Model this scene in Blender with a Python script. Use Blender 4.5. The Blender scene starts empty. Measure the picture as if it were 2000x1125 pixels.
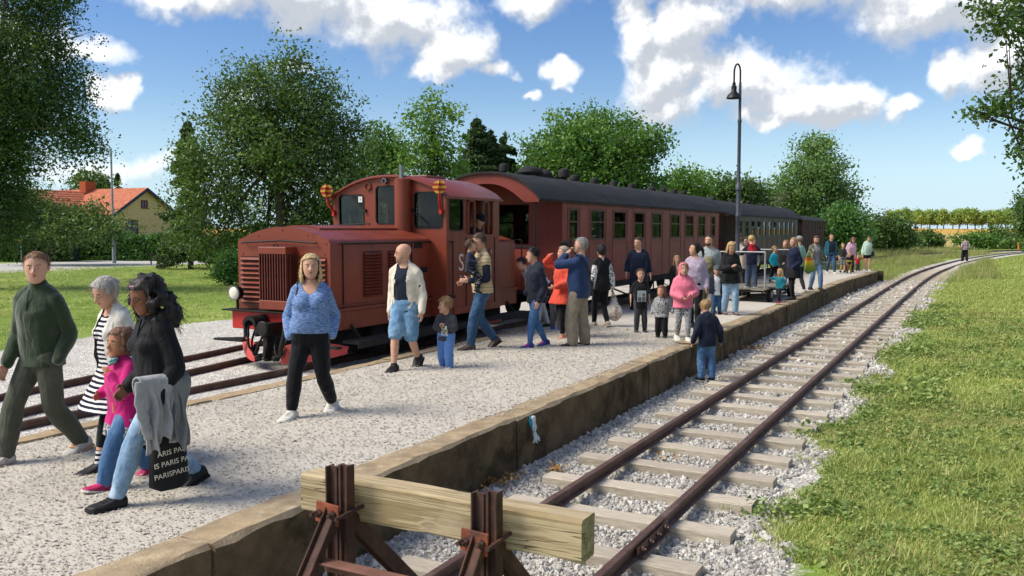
import bpy, bmesh, math, random
import numpy as np
from mathutils import Vector, Matrix

scene = bpy.context.scene
COL = scene.collection
rnd = random.Random(7)
rng = np.random.default_rng(11)
PI = math.pi
R = math.radians

# ------------------------------------------------------------------ camera
CAM_YAW, CAM_PITCH, CAM_H = 0.48829, 0.06608, 1.85
cam_data = bpy.data.cameras.new('camera')
cam = bpy.data.objects.new('camera', cam_data)
COL.objects.link(cam)
cam.location = (0, 0, CAM_H)
fwd = Vector((math.cos(CAM_YAW) * math.cos(CAM_PITCH), math.sin(CAM_YAW) * math.cos(CAM_PITCH), -math.sin(CAM_PITCH)))
cam.rotation_euler = fwd.to_track_quat('-Z', 'Y').to_euler()
cam_data.sensor_width = 36
cam_data.lens = 36 * 1700 / 2000
cam_data.clip_start = 0.1
cam_data.clip_end = 3000
scene.camera = cam

# ------------------------------------------------------------------ node helper
class NT:
    """small wrapper to write node graphs as expressions"""
    def __init__(s, tree):
        s.t = tree; s.n = tree.nodes; s.l = tree.links
    def new(s, kind, **kw):
        n = s.n.new(kind)
        for k, v in kw.items(): setattr(n, k, v)
        return n
    def put(s, sock, v):
        if v is None: return
        if hasattr(v, 'is_output'): s.l.new(v, sock)
        elif isinstance(v, (tuple, list)) and sock.type == 'RGBA' and len(v) == 3: sock.default_value = (*v, 1)
        else: sock.default_value = v
    def m(s, op, a, b=None, c=None, clamp=False):
        n = s.new('ShaderNodeMath', operation=op, use_clamp=clamp)
        s.put(n.inputs[0], a); s.put(n.inputs[1], b)
        if c is not None: s.put(n.inputs[2], c)
        return n.outputs[0]
    def add(s, a, b): return s.m('ADD', a, b)
    def sub(s, a, b): return s.m('SUBTRACT', a, b)
    def mul(s, a, b): return s.m('MULTIPLY', a, b)
    def mx(s, a, b): return s.m('MAXIMUM', a, b)
    def smooth(s, v, lo, hi, a=0.0, b=1.0):
        n = s.new('ShaderNodeMapRange', interpolation_type='SMOOTHSTEP')
        s.put(n.inputs[0], v); s.put(n.inputs[1], lo); s.put(n.inputs[2], hi); s.put(n.inputs[3], a); s.put(n.inputs[4], b)
        return n.outputs[0]
    def noise(s, vec, scale=5, detail=4, rough=.55, dist=0, out=0, dim='3D'):
        n = s.new('ShaderNodeTexNoise', noise_dimensions=dim)
        s.put(n.inputs['Vector'], vec); s.put(n.inputs['Scale'], scale); s.put(n.inputs['Detail'], detail)
        s.put(n.inputs['Roughness'], rough); s.put(n.inputs['Distortion'], dist)
        return n.outputs[out]
    def voro(s, vec, scale=5, feature='F1', out='Distance', rand=1.0):
        n = s.new('ShaderNodeTexVoronoi', feature=feature)
        s.put(n.inputs['Vector'], vec); s.put(n.inputs['Scale'], scale); s.put(n.inputs['Randomness'], rand)
        return n.outputs[out]
    def mix(s, f, a, b, blend='MIX'):
        n = s.new('ShaderNodeMix', data_type='RGBA', blend_type=blend)
        s.put(n.inputs[0], f); s.put(n.inputs[6], a); s.put(n.inputs[7], b)
        return n.outputs[2]
    def xyz(s, vec):
        n = s.new('ShaderNodeSeparateXYZ'); s.put(n.inputs[0], vec); return n.outputs
    def comb(s, x, y, z):
        n = s.new('ShaderNodeCombineXYZ')
        for i, v in enumerate((x, y, z)): s.put(n.inputs[i], v)
        return n.outputs[0]
    def vm(s, op, a, b=None):
        n = s.new('ShaderNodeVectorMath', operation=op)
        s.put(n.inputs[0], a); s.put(n.inputs[1], b)
        return n.outputs[0]
    def scalev(s, a, k):
        n = s.new('ShaderNodeVectorMath', operation='SCALE'); s.put(n.inputs[0], a); s.put(n.inputs['Scale'], k); return n.outputs[0]
    def ramp(s, f, stops, interp='LINEAR'):
        n = s.new('ShaderNodeValToRGB'); s.put(n.inputs[0], f)
        cr = n.color_ramp; cr.interpolation = interp
        while len(cr.elements) < len(stops): cr.elements.new(.5)
        for e, (p, c) in zip(cr.elements, stops):
            e.position = p; e.color = (*c, 1) if len(c) == 3 else c
        return n.outputs[0]
    def obj(s): return s.new('ShaderNodeTexCoord').outputs['Object']
    def geo(s): return s.new('ShaderNodeNewGeometry').outputs['Position']
    def rand(s): return s.new('ShaderNodeObjectInfo').outputs['Random']
    def attr(s, name, out='Fac'): return s.new('ShaderNodeAttribute', attribute_name=name).outputs[out]
    def bump(s, h, strength=.3, dist=.02, normal=None):
        n = s.new('ShaderNodeBump'); s.put(n.inputs['Height'], h); s.put(n.inputs['Strength'], strength)
        s.put(n.inputs['Distance'], dist); s.put(n.inputs['Normal'], normal); return n.outputs[0]

# ------------------------------------------------------------------ sky, clouds and sun
SUN_EL, SUN_AZ = R(48), R(128)          # direction towards the sun, azimuth counter-clockwise from the rails (+X)
world = bpy.data.worlds.new('World')
scene.world = world
world.use_nodes = True
W = NT(world.node_tree)
W.n.clear()
w_out = W.new('ShaderNodeOutputWorld')
w_bg = W.new('ShaderNodeBackground')
W.l.new(w_bg.outputs[0], w_out.inputs[0])
sky = W.new('ShaderNodeTexSky', sky_type='NISHITA')
sky.sun_disc = False
sky.sun_elevation = SUN_EL
sky.sun_rotation = PI / 2 - SUN_AZ
sky.altitude = 50; sky.air_density = 1.0; sky.dust_density = .15; sky.ozone_density = 1.3
SKY_STRENGTH = 0.11
wdir = W.vm('NORMALIZE', W.new('ShaderNodeTexCoord').outputs['Generated'])
wx, wy, wz = W.xyz(wdir)
az = W.m('ARCTAN2', wy, wx)
el = W.m('ARCSINE', wz)
# the clouds are placed by azimuth and elevation; their outlines are broken up by noise
warp = W.noise(wdir, 5.0, 2, .55, out=1)
wpx, wpy, wpz = W.xyz(warp)
warp2 = W.noise(wdir, 22.0, 3, .6, out=1)
w2x, w2y, w2z = W.xyz(warp2)
azw = W.add(az, W.add(W.mul(W.sub(wpx, .5), .16), W.mul(W.sub(w2x, .5), .05)))
elw = W.add(el, W.add(W.mul(W.sub(wpy, .5), .09), W.mul(W.sub(w2y, .5), .05)))
azel = W.comb(azw, elw, 0)
def pix_dir(px, py):
    a = CAM_YAW - math.atan((px - 1000) / 1700)
    e = math.atan((450 - py) / 1700 * math.cos(math.atan((px - 1000) / 1700)))
    return a, e
CLOUDS = [  # x, y, half width, half height (pixels of the photograph), weight
    (520, -5, 340, 70, 1.15), (760, 45, 190, 75, 1.1), (880, 105, 95, 62, 1.1), (845, 150, 75, 30, .9), (950, 150, 48, 28, .9), (330, 5, 150, 45, .9),
    (1083, 150, 50, 26, 1.0), (1022, 200, 36, 15, .8),
    (1270, 75, 75, 75, 1.2), (1370, 75, 85, 70, 1.25), (1330, 150, 120, 75, 1.25), (1360, 215, 90, 42, 1.1), (1480, 165, 150, 62, 1.2), (1600, 205, 115, 50, 1.2), (1735, 217, 55, 34, 1.05), (1545, 240, 60, 25, 1.0),
    (1060, 5, 130, 50, 1.0), (1300, -25, 260, 55, 1.1), (1560, -8, 260, 58, 1.1), (1800, 18, 240, 72, 1.1), (1935, 105, 85, 90, 1.1),
    (1852, 155, 44, 48, 1.15), (1897, 288, 38, 22, 1.1), (215, 180, 50, 34, 1.1), (170, 105, 80, 28, .8), (250, 320, 170, 34, .55), (60, 100, 110, 60, .9),
    (560, 130, 60, 30, .6), (480, 210, 50, 30, .5),
    (-300, 60, 240, 90, 1.1), (2250, 120, 180, 90, 1.1), (2400, -60, 260, 120, 1.1)]
def cloud_field(vec):
    out = None
    for (cx, cy, rx, ry, wt) in CLOUDS:
        a0, e0 = pix_dir(cx, cy)
        rx *= .92 / 1700; ry *= 1.0 / 1700
        q = W.new('ShaderNodeVectorMath', operation='MULTIPLY_ADD'); W.put(q.inputs[0], vec); q.inputs[1].default_value = (1 / rx, 1 / ry, 0); q.inputs[2].default_value = (-a0 / rx, -e0 / ry, 0)
        d = W.new('ShaderNodeVectorMath', operation='LENGTH'); W.l.new(q.outputs[0], d.inputs[0])
        f = W.m('MULTIPLY_ADD', d.outputs['Value'], -wt, wt)
        out = f if out is None else W.m('SMOOTH_MAX', out, f, .25)
    return out
field = cloud_field(azel)
field_up = cloud_field(W.vm('ADD', azel, (.012, .022, 0)))          # a little towards the light
# the rest of the sky carries clouds of the same kind
ca, sa = math.cos(CAM_YAW), math.sin(CAM_YAW)
ahead = W.add(W.mul(wx, ca), W.mul(wy, sa))
other = W.mul(W.smooth(ahead, .62, .80, 1.0, 0.0), 1)
over = W.smooth(el, .34, .46)
else_mask = W.mx(other, over)
flat = W.scalev(wdir, W.m('DIVIDE', 1.0, W.add(W.m('ABSOLUTE', wz), .18)))
gen = W.mul(W.sub(W.noise(flat, 1.6, 3, .55), .50), 5.0)
field = W.mx(field, W.sub(gen, W.mul(W.sub(1, else_mask), 9.0)))
puff = W.noise(wdir, 26.0, 5, .66)
field2 = W.add(field, W.mul(W.sub(puff, .5), .80))
dens = W.smooth(field2, -.02, .58)
puff2 = W.noise(W.vm('ADD', wdir, (-.006, .008, .014)), 26.0, 5, .66)
relief = W.add(W.mul(W.sub(puff, puff2), 1.1), W.mul(W.sub(field, field_up), .75))
lit = W.smooth(W.sub(relief, W.mul(W.smooth(field, .25, .95), .16)), -.30, .26)
ccol = W.mix(lit, (3.5, 3.75, 4.15), (6.9, 7.0, 7.1))
hsv = W.new('ShaderNodeHueSaturation')
hsv.inputs['Saturation'].default_value = 1.30
hsv.inputs['Hue'].default_value = .512
hsv.inputs['Value'].default_value = .80
W.l.new(sky.outputs[0], hsv.inputs['Color'])
lowsky = W.mix(W.mul(W.smooth(el, .16, -.01), .75), hsv.outputs[0], (3.0, 4.5, 6.3))
skymix = W.mix(W.mul(dens, W.smooth(el, -.02, .03)), lowsky, ccol)
W.l.new(skymix, w_bg.inputs[0])
w_bg.inputs[1].default_value = SKY_STRENGTH
world.cycles.sampling_method = 'MANUAL'
world.cycles.sample_map_resolution = 512

sun_data = bpy.data.lights.new('sun', 'SUN')
sun = bpy.data.objects.new('sun', sun_data)
COL.objects.link(sun)
sun_data.energy = 3.2
sun_data.angle = R(28)
sun_data.color = (1.0, .93, .82)
sdir = Vector((math.cos(SUN_EL) * math.cos(SUN_AZ), math.cos(SUN_EL) * math.sin(SUN_AZ), math.sin(SUN_EL)))
sun.rotation_euler = sdir.to_track_quat('Z', 'Y').to_euler()
sun.location = (-20, 30, 40)

vs = scene.view_settings
vs.view_transform = 'Standard'
vs.look = 'None'
vs.exposure = 0.64
vs.gamma = 1.0
vs.use_curve_mapping = False
scene.cycles.max_bounces = 5
scene.cycles.diffuse_bounces = 2
scene.cycles.glossy_bounces = 2
scene.cycles.transmission_bounces = 3
scene.cycles.transparent_max_bounces = 8
scene.cycles.caustics_reflective = False
scene.cycles.caustics_refractive = False
scene.cycles.use_denoising = True
scene.cycles.use_adaptive_sampling = True
scene.cycles.adaptive_threshold = .02

# ------------------------------------------------------------------ materials
def lin(h):
    """hex sRGB -> linear"""
    h = h.lstrip('#'); o = []
    for i in (0, 2, 4):
        c = int(h[i:i + 2], 16) / 255
        o.append(c / 12.92 if c <= .04045 else ((c + .055) / 1.055) ** 2.4)
    return tuple(o)
def C3(c): return lin(c) if isinstance(c, str) else tuple(c)
def sc(c, k): return tuple(min(1, x * k) for x in c)
MATS = {}
def base_mat(name, rough=.7, metal=0, spec=.5):
    m = bpy.data.materials.new(name); m.use_nodes = True
    g = NT(m.node_tree)
    b = g.n['Principled BSDF']
    b.inputs['Roughness'].default_value = rough; b.inputs['Metallic'].default_value = metal
    b.inputs['Specular IOR Level'].default_value = spec
    MATS[name] = m
    return m, g, b
def mat(name, col, rough=.7, metal=0, var=.15, scale=6, bump=0.0, bscale=60, bdist=.01, spec=.4, col2=None, c2lo=.5, c2hi=.7, c2scale=3, rvar=0.0, stretch=None, objvar=0.0):
    """colour with two octaves of variation, an optional second colour in patches (wear, dirt, rust) and fine relief"""
    if name in MATS: return MATS[name]
    m, g, b = base_mat(name, rough, metal, spec)
    col = C3(col)
    co = g.obj()
    if stretch: co = g.vm('MULTIPLY', co, stretch)
    n = g.noise(co, scale, 5, .6)
    c = g.mix(g.smooth(n, .3, .7), sc(col, 1 - var), sc(col, 1 + var))
    if col2 is not None:
        n2 = g.noise(co, c2scale, 6, .65)
        c = g.mix(g.smooth(n2, c2lo, c2hi), c, C3(col2))
    if objvar:
        k = g.m('MULTIPLY_ADD', g.rand(), objvar * 2, 1 - objvar)
        c = g.mix(1.0, c, g.comb(k, k, k), 'MULTIPLY')
    g.put(b.inputs['Base Color'], c)
    if rvar: g.put(b.inputs['Roughness'], g.m('MULTIPLY_ADD', n, rvar * 2, rough - rvar, clamp=True))
    if bump: g.put(b.inputs['Normal'], g.bump(g.noise(co, bscale, 4, .6), bump, bdist))
    return m

# ------------------------------------------------------------------ mesh helpers
class MB:
    """collects shapes; build() links them as ONE mesh object"""
    def __init__(s): s.v = []; s.f = []; s.mi = []; s.cur = 0
    def raw(s, V, F):
        o = len(s.v); s.v.extend([tuple(map(float, p)) for p in V])
        s.f.extend([tuple(i + o for i in f) for f in F]); s.mi.extend([s.cur] * len(F)); return s
    def box(s, c, d, rot=None, taper=1.0):
        x, y, z = (k / 2 for k in d)
        V = [Vector((sx * x * (taper if sz > 0 else 1), sy * y * (taper if sz > 0 else 1), sz * z)) for sz in (-1, 1) for sy in (-1, 1) for sx in (-1, 1)]
        if rot is not None: V = [rot @ p for p in V]
        c = Vector(c)
        return s.raw([p + c for p in V], [(0, 2, 3, 1), (4, 5, 7, 6), (0, 1, 5, 4), (2, 6, 7, 3), (0, 4, 6, 2), (1, 3, 7, 5)])
    def span(s, a, b):
        return s.box([(p + q) / 2 for p, q in zip(a, b)], [abs(q - p) for p, q in zip(a, b)])
    def bar(s, p, q, w, h, up=(0, 0, 1)):
        p, q = Vector(p), Vector(q); t = q - p; L = t.length; t.normalize()
        up = Vector(up)
        if abs(t.dot(up)) > .98: up = Vector((1, 0, 0))
        a = up.cross(t).normalized(); b = t.cross(a)
        M = Matrix((t, a, b)).transposed()
        return s.box((p + q) / 2, (L, w, h), M)
    def tube(s, pts, r, seg=8, caps=True):
        pts = [Vector(p) for p in pts]; n = len(pts)
        rr = r if isinstance(r, (list, tuple)) else [r] * n
        t0 = (pts[1] - pts[0]).normalized()
        a = t0.orthogonal().normalized()
        V = []
        for i in range(n):
            t = (pts[min(i + 1, n - 1)] - pts[max(i - 1, 0)]).normalized()
            a = (a - t * a.dot(t)).normalized(); b = t.cross(a)
            for k in range(seg):
                th = 2 * PI * k / seg
                V.append(pts[i] + (a * math.cos(th) + b * math.sin(th)) * rr[i])
        F = [(i * seg + k, i * seg + (k + 1) % seg, (i + 1) * seg + (k + 1) % seg, (i + 1) * seg + k) for i in range(n - 1) for k in range(seg)]
        if caps: F += [tuple(reversed(range(seg))), tuple((n - 1) * seg + k for k in range(seg))]
        return s.raw(V, F)
    def lathe(s, prof, c=(0, 0, 0), M=None, seg=16):
        """prof: (radius, height) pairs about local z, M a rotation"""
        V = []; c = Vector(c)
        for (r, h) in prof:
            for k in range(seg):
                th = 2 * PI * k / seg
                p = Vector((r * math.cos(th), r * math.sin(th), h))
                V.append((M @ p if M is not None else p) + c)
        n = len(prof)
        F = [(i * seg + k, i * seg + (k + 1) % seg, (i + 1) * seg + (k + 1) % seg, (i + 1) * seg + k) for i in range(n - 1) for k in range(seg)]
        F += [tuple(reversed(range(seg))), tuple((n - 1) * seg + k for k in range(seg))]
        return s.raw(V, F)
    def prism(s, poly, o, u, w, ext):
        """polygon (a, b) pairs -> o + a*u + b*w, extruded by the vector ext"""
        o, u, w, ext = Vector(o), Vector(u), Vector(w), Vector(ext)
        A = [o + u * a + w * b for a, b in poly]; n = len(A)
        F = [tuple(range(n)), tuple(reversed(range(n, 2 * n)))] + [(i, i + n, (i + 1) % n + n, (i + 1) % n) for i in range(n)]
        return s.raw(A + [p + ext for p in A], F)
    def loft(s, rings, closed=True, caps=True):
        m = len(rings[0]); V = [p for r in rings for p in r]; n = len(rings)
        rngk = range(m) if closed else range(m - 1)
        F = [(i * m + k, i * m + (k + 1) % m, (i + 1) * m + (k + 1) % m, (i + 1) * m + k) for i in range(n - 1) for k in rngk]
        if caps: F += [tuple(reversed(range(m))), tuple((n - 1) * m + k for k in range(m))]
        return s.raw(V, F)
    def ball(s, c, r, seg=12, rings=8, M=None):
        r = r if isinstance(r, (tuple, list)) else (r, r, r)
        V = []; c = Vector(c)
        for i in range(rings + 1):
            ph = PI * i / rings
            for k in range(seg):
                th = 2 * PI * k / seg
                p = Vector((r[0] * math.sin(ph) * math.cos(th), r[1] * math.sin(ph) * math.sin(th), r[2] * math.cos(ph)))
                V.append((M @ p if M is not None else p) + c)
        F = [(i * seg + k, (i + 1) * seg + k, (i + 1) * seg + (k + 1) % seg, i * seg + (k + 1) % seg) for i in range(rings) for k in range(seg)]
        return s.raw(V, F)
    def build(s, name, m, parent=None, smooth=None, bevel=0, loc=None):
        me = bpy.data.meshes.new(name)
        me.from_pydata(s.v, [], s.f)
        ms = m if isinstance(m, (list, tuple)) else [m]
        for q in ms: me.materials.append(q)
        if len(ms) > 1: me.polygons.foreach_set('material_index', s.mi)
        bm = bmesh.new(); bm.from_mesh(me)
        bmesh.ops.remove_doubles(bm, verts=bm.verts, dist=1e-6)
        bmesh.ops.recalc_face_normals(bm, faces=bm.faces); bm.to_mesh(me); bm.free()
        return link(name, me, parent, smooth, bevel, loc)
def link(name, me, parent=None, smooth=None, bevel=0, loc=None):
    if smooth is not None:
        me.polygons.foreach_set('use_smooth', [True] * len(me.polygons))
        me.set_sharp_from_angle(angle=R(smooth))
    o = bpy.data.objects.new(name, me); COL.objects.link(o)
    if parent is not None: o.parent = parent
    if loc is not None: o.location = loc
    if bevel:
        b = o.modifiers.new('bevel', 'BEVEL'); b.width = bevel; b.segments = 2; b.limit_method = 'ANGLE'; b.angle_limit = R(40)
    return o
def np_mesh(name, V, F, mats, parent=None, attrs=None, smooth=False, mi=None):
    """V (n,3), F (m,k) numpy"""
    me = bpy.data.meshes.new(name)
    m, k = F.shape
    me.vertices.add(len(V)); me.vertices.foreach_set('co', np.ascontiguousarray(V, np.float32).ravel())
    me.loops.add(m * k); me.loops.foreach_set('vertex_index', np.ascontiguousarray(F, np.int32).ravel())
    me.polygons.add(m); me.polygons.foreach_set('loop_start', np.arange(0, m * k, k, dtype=np.int32))
    for q in (mats if isinstance(mats, (list, tuple)) else [mats]): me.materials.append(q)
    if mi is not None: me.polygons.foreach_set('material_index', np.ascontiguousarray(mi, np.int32))
    if smooth: me.polygons.foreach_set('use_smooth', np.ones(m, bool))
    for an, (dom, arr) in (attrs or {}).items():
        at = me.attributes.new(an, 'FLOAT', dom); at.data.foreach_set('value', np.ascontiguousarray(arr, np.float32))
    me.update(calc_edges=True)
    o = bpy.data.objects.new(name, me); COL.objects.link(o)
    if parent is not None: o.parent = parent
    return o
def tag(o, label=None, cat=None, group=None, kind=None):
    if label: o['label'] = label
    if cat: o['category'] = cat
    if group: o['group'] = group
    if kind: o['kind'] = kind
    return o
def empty(name, loc=(0, 0, 0), rz=0):
    o = bpy.data.objects.new(name, None); COL.objects.link(o)
    o.location = loc; o.rotation_euler = (0, 0, rz); o.empty_display_size = .2
    return o
def copy_tree(o, parent=None):
    c = o.copy(); COL.objects.link(c); c.parent = parent
    for ch in list(o.children): copy_tree(ch, c)
    return c
def text_mesh(name, body, size, m, parent, M, extrude=.002, align='CENTER', xs=1.0):
    """flat lettering as a mesh; M places it (text runs along local x, up local y)"""
    cu = bpy.data.curves.new(name, 'FONT'); cu.body = body; cu.size = size; cu.extrude = extrude
    cu.align_x = align; cu.align_y = 'CENTER'; cu.resolution_u = 3; cu.space_line = .8
    t = bpy.data.objects.new(name, cu)
    me = bpy.data.meshes.new_from_object(t)
    bpy.data.objects.remove(t)
    me.transform(M @ Matrix.Diagonal((xs, 1, 1, 1)))
    me.materials.clear(); me.materials.append(m)
    return link(name, me, parent)
def axes(o, x, y):
    """matrix with local x -> x, local y -> y at origin o"""
    x = Vector(x).normalized(); y = Vector(y).normalized(); z = x.cross(y)
    M = Matrix((x, y, z)).transposed().to_4x4(); M.translation = Vector(o)
    return M
def fbm2(x, y, seed=0, octv=4, f=1.0):
    """cheap value noise on numpy arrays, about -1..1"""
    r = np.random.default_rng(seed); out = np.zeros_like(x, float); amp = 1.0; tot = 0
    for _ in range(octv):
        for _k in range(4):
            a = r.uniform(0, 2 * PI); ph = r.uniform(0, 2 * PI)
            out += amp * np.sin((x * np.cos(a) + y * np.sin(a)) * f * r.uniform(.7, 1.4) * 2 * PI + ph + 1.3 * np.sin((x * np.sin(a) - y * np.cos(a)) * f * 2.1 + ph)) / 4
        tot += amp; amp *= .55; f *= 2.1
    return out / tot * 1.6
# ------------------------------------------------------------------ track paths
def crom(pts, step=.5):
    P = np.array(pts, float); out = []
    P = np.vstack([2 * P[0] - P[1], P, 2 * P[-1] - P[-2]])
    for i in range(1, len(P) - 2):
        n = max(2, int(np.linalg.norm(P[i + 1] - P[i]) / step))
        t = np.linspace(0, 1, n, endpoint=False)[:, None]
        out.append(.5 * (2 * P[i] + (P[i + 1] - P[i - 1]) * t + (2 * P[i - 1] - 5 * P[i] + 4 * P[i + 1] - P[i + 2]) * t * t + (-P[i - 1] + 3 * P[i] - 3 * P[i + 1] + P[i + 2]) * t ** 3))
    out.append(P[-2][None])
    return np.vstack(out)
SIDING = crom([(3.6, 2.52), (12, 2.52), (22, 2.50), (34, 2.46), (44, 2.36), (52, 2.1), (60, 1.62), (68, .98), (76, .2), (86, -1.2), (94, -2.6), (103, -4.6), (113, -7.4), (130, -13)])
MAIN = crom([(-14, 9.13), (10, 9.13), (30, 9.13), (52, 9.13), (61, 8.95), (68, 8.35), (75, 7.25), (84, 5.3), (92, 3.1), (99, .8), (105, -1.7), (111, -4.6), (120, -9.4), (132, -16)])
LEFT = crom([(1.5, 8.9), (4.5, 9.45), (7.0, 9.98), (10.0, 10.48), (13, 10.95), (20, 11.9), (32, 13.2)])
SID_Z, MAIN_Z = -.33, -.12           # rail tops
def dist_path(X, Y, path, step=3):
    P = path[::step]; D = np.full(X.shape, 1e9)
    for i in range(len(P) - 1):
        a, b = P[i], P[i + 1]; ab = b - a
        t = np.clip(((X - a[0]) * ab[0] + (Y - a[1]) * ab[1]) / (ab @ ab), 0, 1)
        D = np.minimum(D, np.hypot(X - a[0] - ab[0] * t, Y - a[1] - ab[1] * t))
    return D
def sstep(x, a, b):
    t = np.clip((x - a) / (b - a), 0, 1); return t * t * (3 - 2 * t)
def edge_y(x):                        # face of the platform towards the siding
    return 3.87 + .011 * (np.minimum(x, 30) - 3.3) - .035 * np.maximum(np.asarray(x) - 33, 0)
PLAT_X0, PLAT_X1, PLAT_YL = -7.0, 42.6, 7.46
def ground_z(X, Y):
    X = np.asarray(X, float); Y = np.asarray(Y, float)
    near = -.525 + .315 * sstep(Y, 4.2, 7.2)                        # the train stands higher than the siding
    far = np.full(X.shape, -.43)
    far = far + .05 * sstep(Y, 3, 9)
    z = near + (far - near) * sstep(X, 42, 62) * sstep(20 - Y, 0, 8)
    lawn = sstep(-Y, -1.5, -.4) * (1 - sstep(X, 60, 75) * .7)
    z = z + lawn * (.07 + .03 * fbm2(X, Y, 3, 3, .16)) + .012 * fbm2(X, Y, 5, 3, .5)
    left = sstep(Y, 14, 17)
    z = z + left * .03 * fbm2(X, Y, 8, 2, .08)
    D = X * math.cos(CAM_YAW) + Y * math.sin(CAM_YAW)
    z = z + sstep(X, 105, 290) * 2.9 * sstep(D, 90, 300)
    return z
# ------------------------------------------------------------------ ground sheet
def coords(segs):
    out = []
    for a, b, st in segs: out.append(np.arange(a, b, st))
    return np.concatenate(out + [[segs[-1][1]]])
gx = coords([(-700, -60, 80), (-60, -6, 4), (-6, 30, .2), (30, 60, .5), (60, 135, 1.0), (135, 300, 8), (300, 1500, 100)])
gy = coords([(-1200, -100, 100), (-100, -20, 6), (-20, -6, 1.0), (-6, 18, .2), (18, 60, 1.2), (60, 130, 5), (130, 1300, 90)])
GX, GY = np.meshgrid(gx, gy, indexing='ij')
GZ = ground_z(GX, GY)
nx, ny = GX.shape
idx = np.arange(nx * ny).reshape(nx, ny)
GF = np.stack([idx[:-1, :-1], idx[1:, :-1], idx[1:, 1:], idx[:-1, 1:]], -1).reshape(-1, 4)
ds, dm, dl = dist_path(GX, GY, SIDING), dist_path(GX, GY, MAIN), dist_path(GX, GY, LEFT)
right_edge = 1.32 + .18 * np.sin(GX * .75 + .6) + .14 * np.sin(GX * 1.9)
sd = np.maximum(1.3 - ds, np.minimum(1.35 - dm, 5))
sd = np.maximum(sd, np.minimum(np.minimum(GY - right_edge, 15.0 + .35 * np.sin(GX * .6) - GY), 41.5 - GX + 0 * GY))
far_track = np.maximum(1.25 - ds, 1.45 - dm)
sd = np.where(GX > 38, np.maximum(far_track, np.minimum(sd, 44 - GX)), sd)
road = np.minimum(GY - (41.6 + .075 * (GX - 30) ** 1 * .5), 53 + .05 * (GX - 30) - GY)
road = np.where((GX > 60), -2, road)
DD = GX * math.cos(CAM_YAW) + GY * math.sin(CAM_YAW)
fieldA = np.where((GX > 90), DD - 118 - .05 * GY, -5)
fieldB = np.where((GX > 90), DD - 212, -5)
gm, g, b = base_mat('ground_mix', .95, spec=.2)
pos = g.geo()
n1 = g.noise(pos, 2.2, 5, .65); n2 = g.noise(pos, .35, 3, .5); n3 = g.noise(pos, 22, 4, .7); n4 = g.noise(pos, 75, 3, .7)
grass = g.mix(g.smooth(n1, .32, .68), lin('#5a7628'), lin('#7d943c'))
grass = g.mix(g.smooth(n2, .42, .66), grass, lin('#8f9f50'))
grass = g.mix(g.smooth(n3, .5, .8), grass, lin('#4c6a22'))
dry = g.mix(g.smooth(g.noise(pos, .8, 4, .6), .55, .72), grass, lin('#8a8a48'))
vor = g.voro(pos, 34, out='Color'); vx = g.xyz(vor)[0]
gravc = g.ramp(vx, [(0, lin('#9a958c')), (.35, lin('#bcb7ac')), (.7, lin('#d4cfc4')), (1, lin('#e9e5da'))])
gravc = g.mix(g.smooth(g.noise(pos, 1.1, 5, .65), .5, .78), gravc, lin('#9a948a'))
grav_mask = g.smooth(g.add(g.attr('gravel'), g.mul(g.sub(n1, .5), .9)), -.04, .05)
c = g.mix(grav_mask, dry, gravc)
c = g.mix(g.smooth(g.add(g.attr('road'), g.mul(g.sub(n1, .5), .4)), -.05, .1), c, lin('#b9b6b0'))
fa = g.mix(g.smooth(g.noise(pos, .05, 4, .6), .35, .7), lin('#a8935a'), lin('#b9a266'))
c = g.mix(g.smooth(g.add(g.attr('field'), g.mul(g.sub(n2, .5), 6)), -1, 1.5), c, fa)
c = g.mix(g.smooth(g.attr('corn'), -3, 3), c, lin('#c49a4a'))
g.put(b.inputs['Base Color'], c)
hb = g.add(g.mul(g.voro(pos, 34), g.mul(grav_mask, 1.0)), g.mul(n3, g.sub(1.0, grav_mask)))
g.put(b.inputs['Normal'], g.bump(hb, .7, .03))
ground = np_mesh('ground', np.stack([GX, GY, GZ], -1).reshape(-1, 3), GF, gm, smooth=True, attrs={
    'gravel': ('POINT', sd.ravel()), 'road': ('POINT', road.ravel()), 'field': ('POINT', fieldA.ravel()), 'corn': ('POINT', fieldB.ravel())})
tag(ground, kind='structure')

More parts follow.
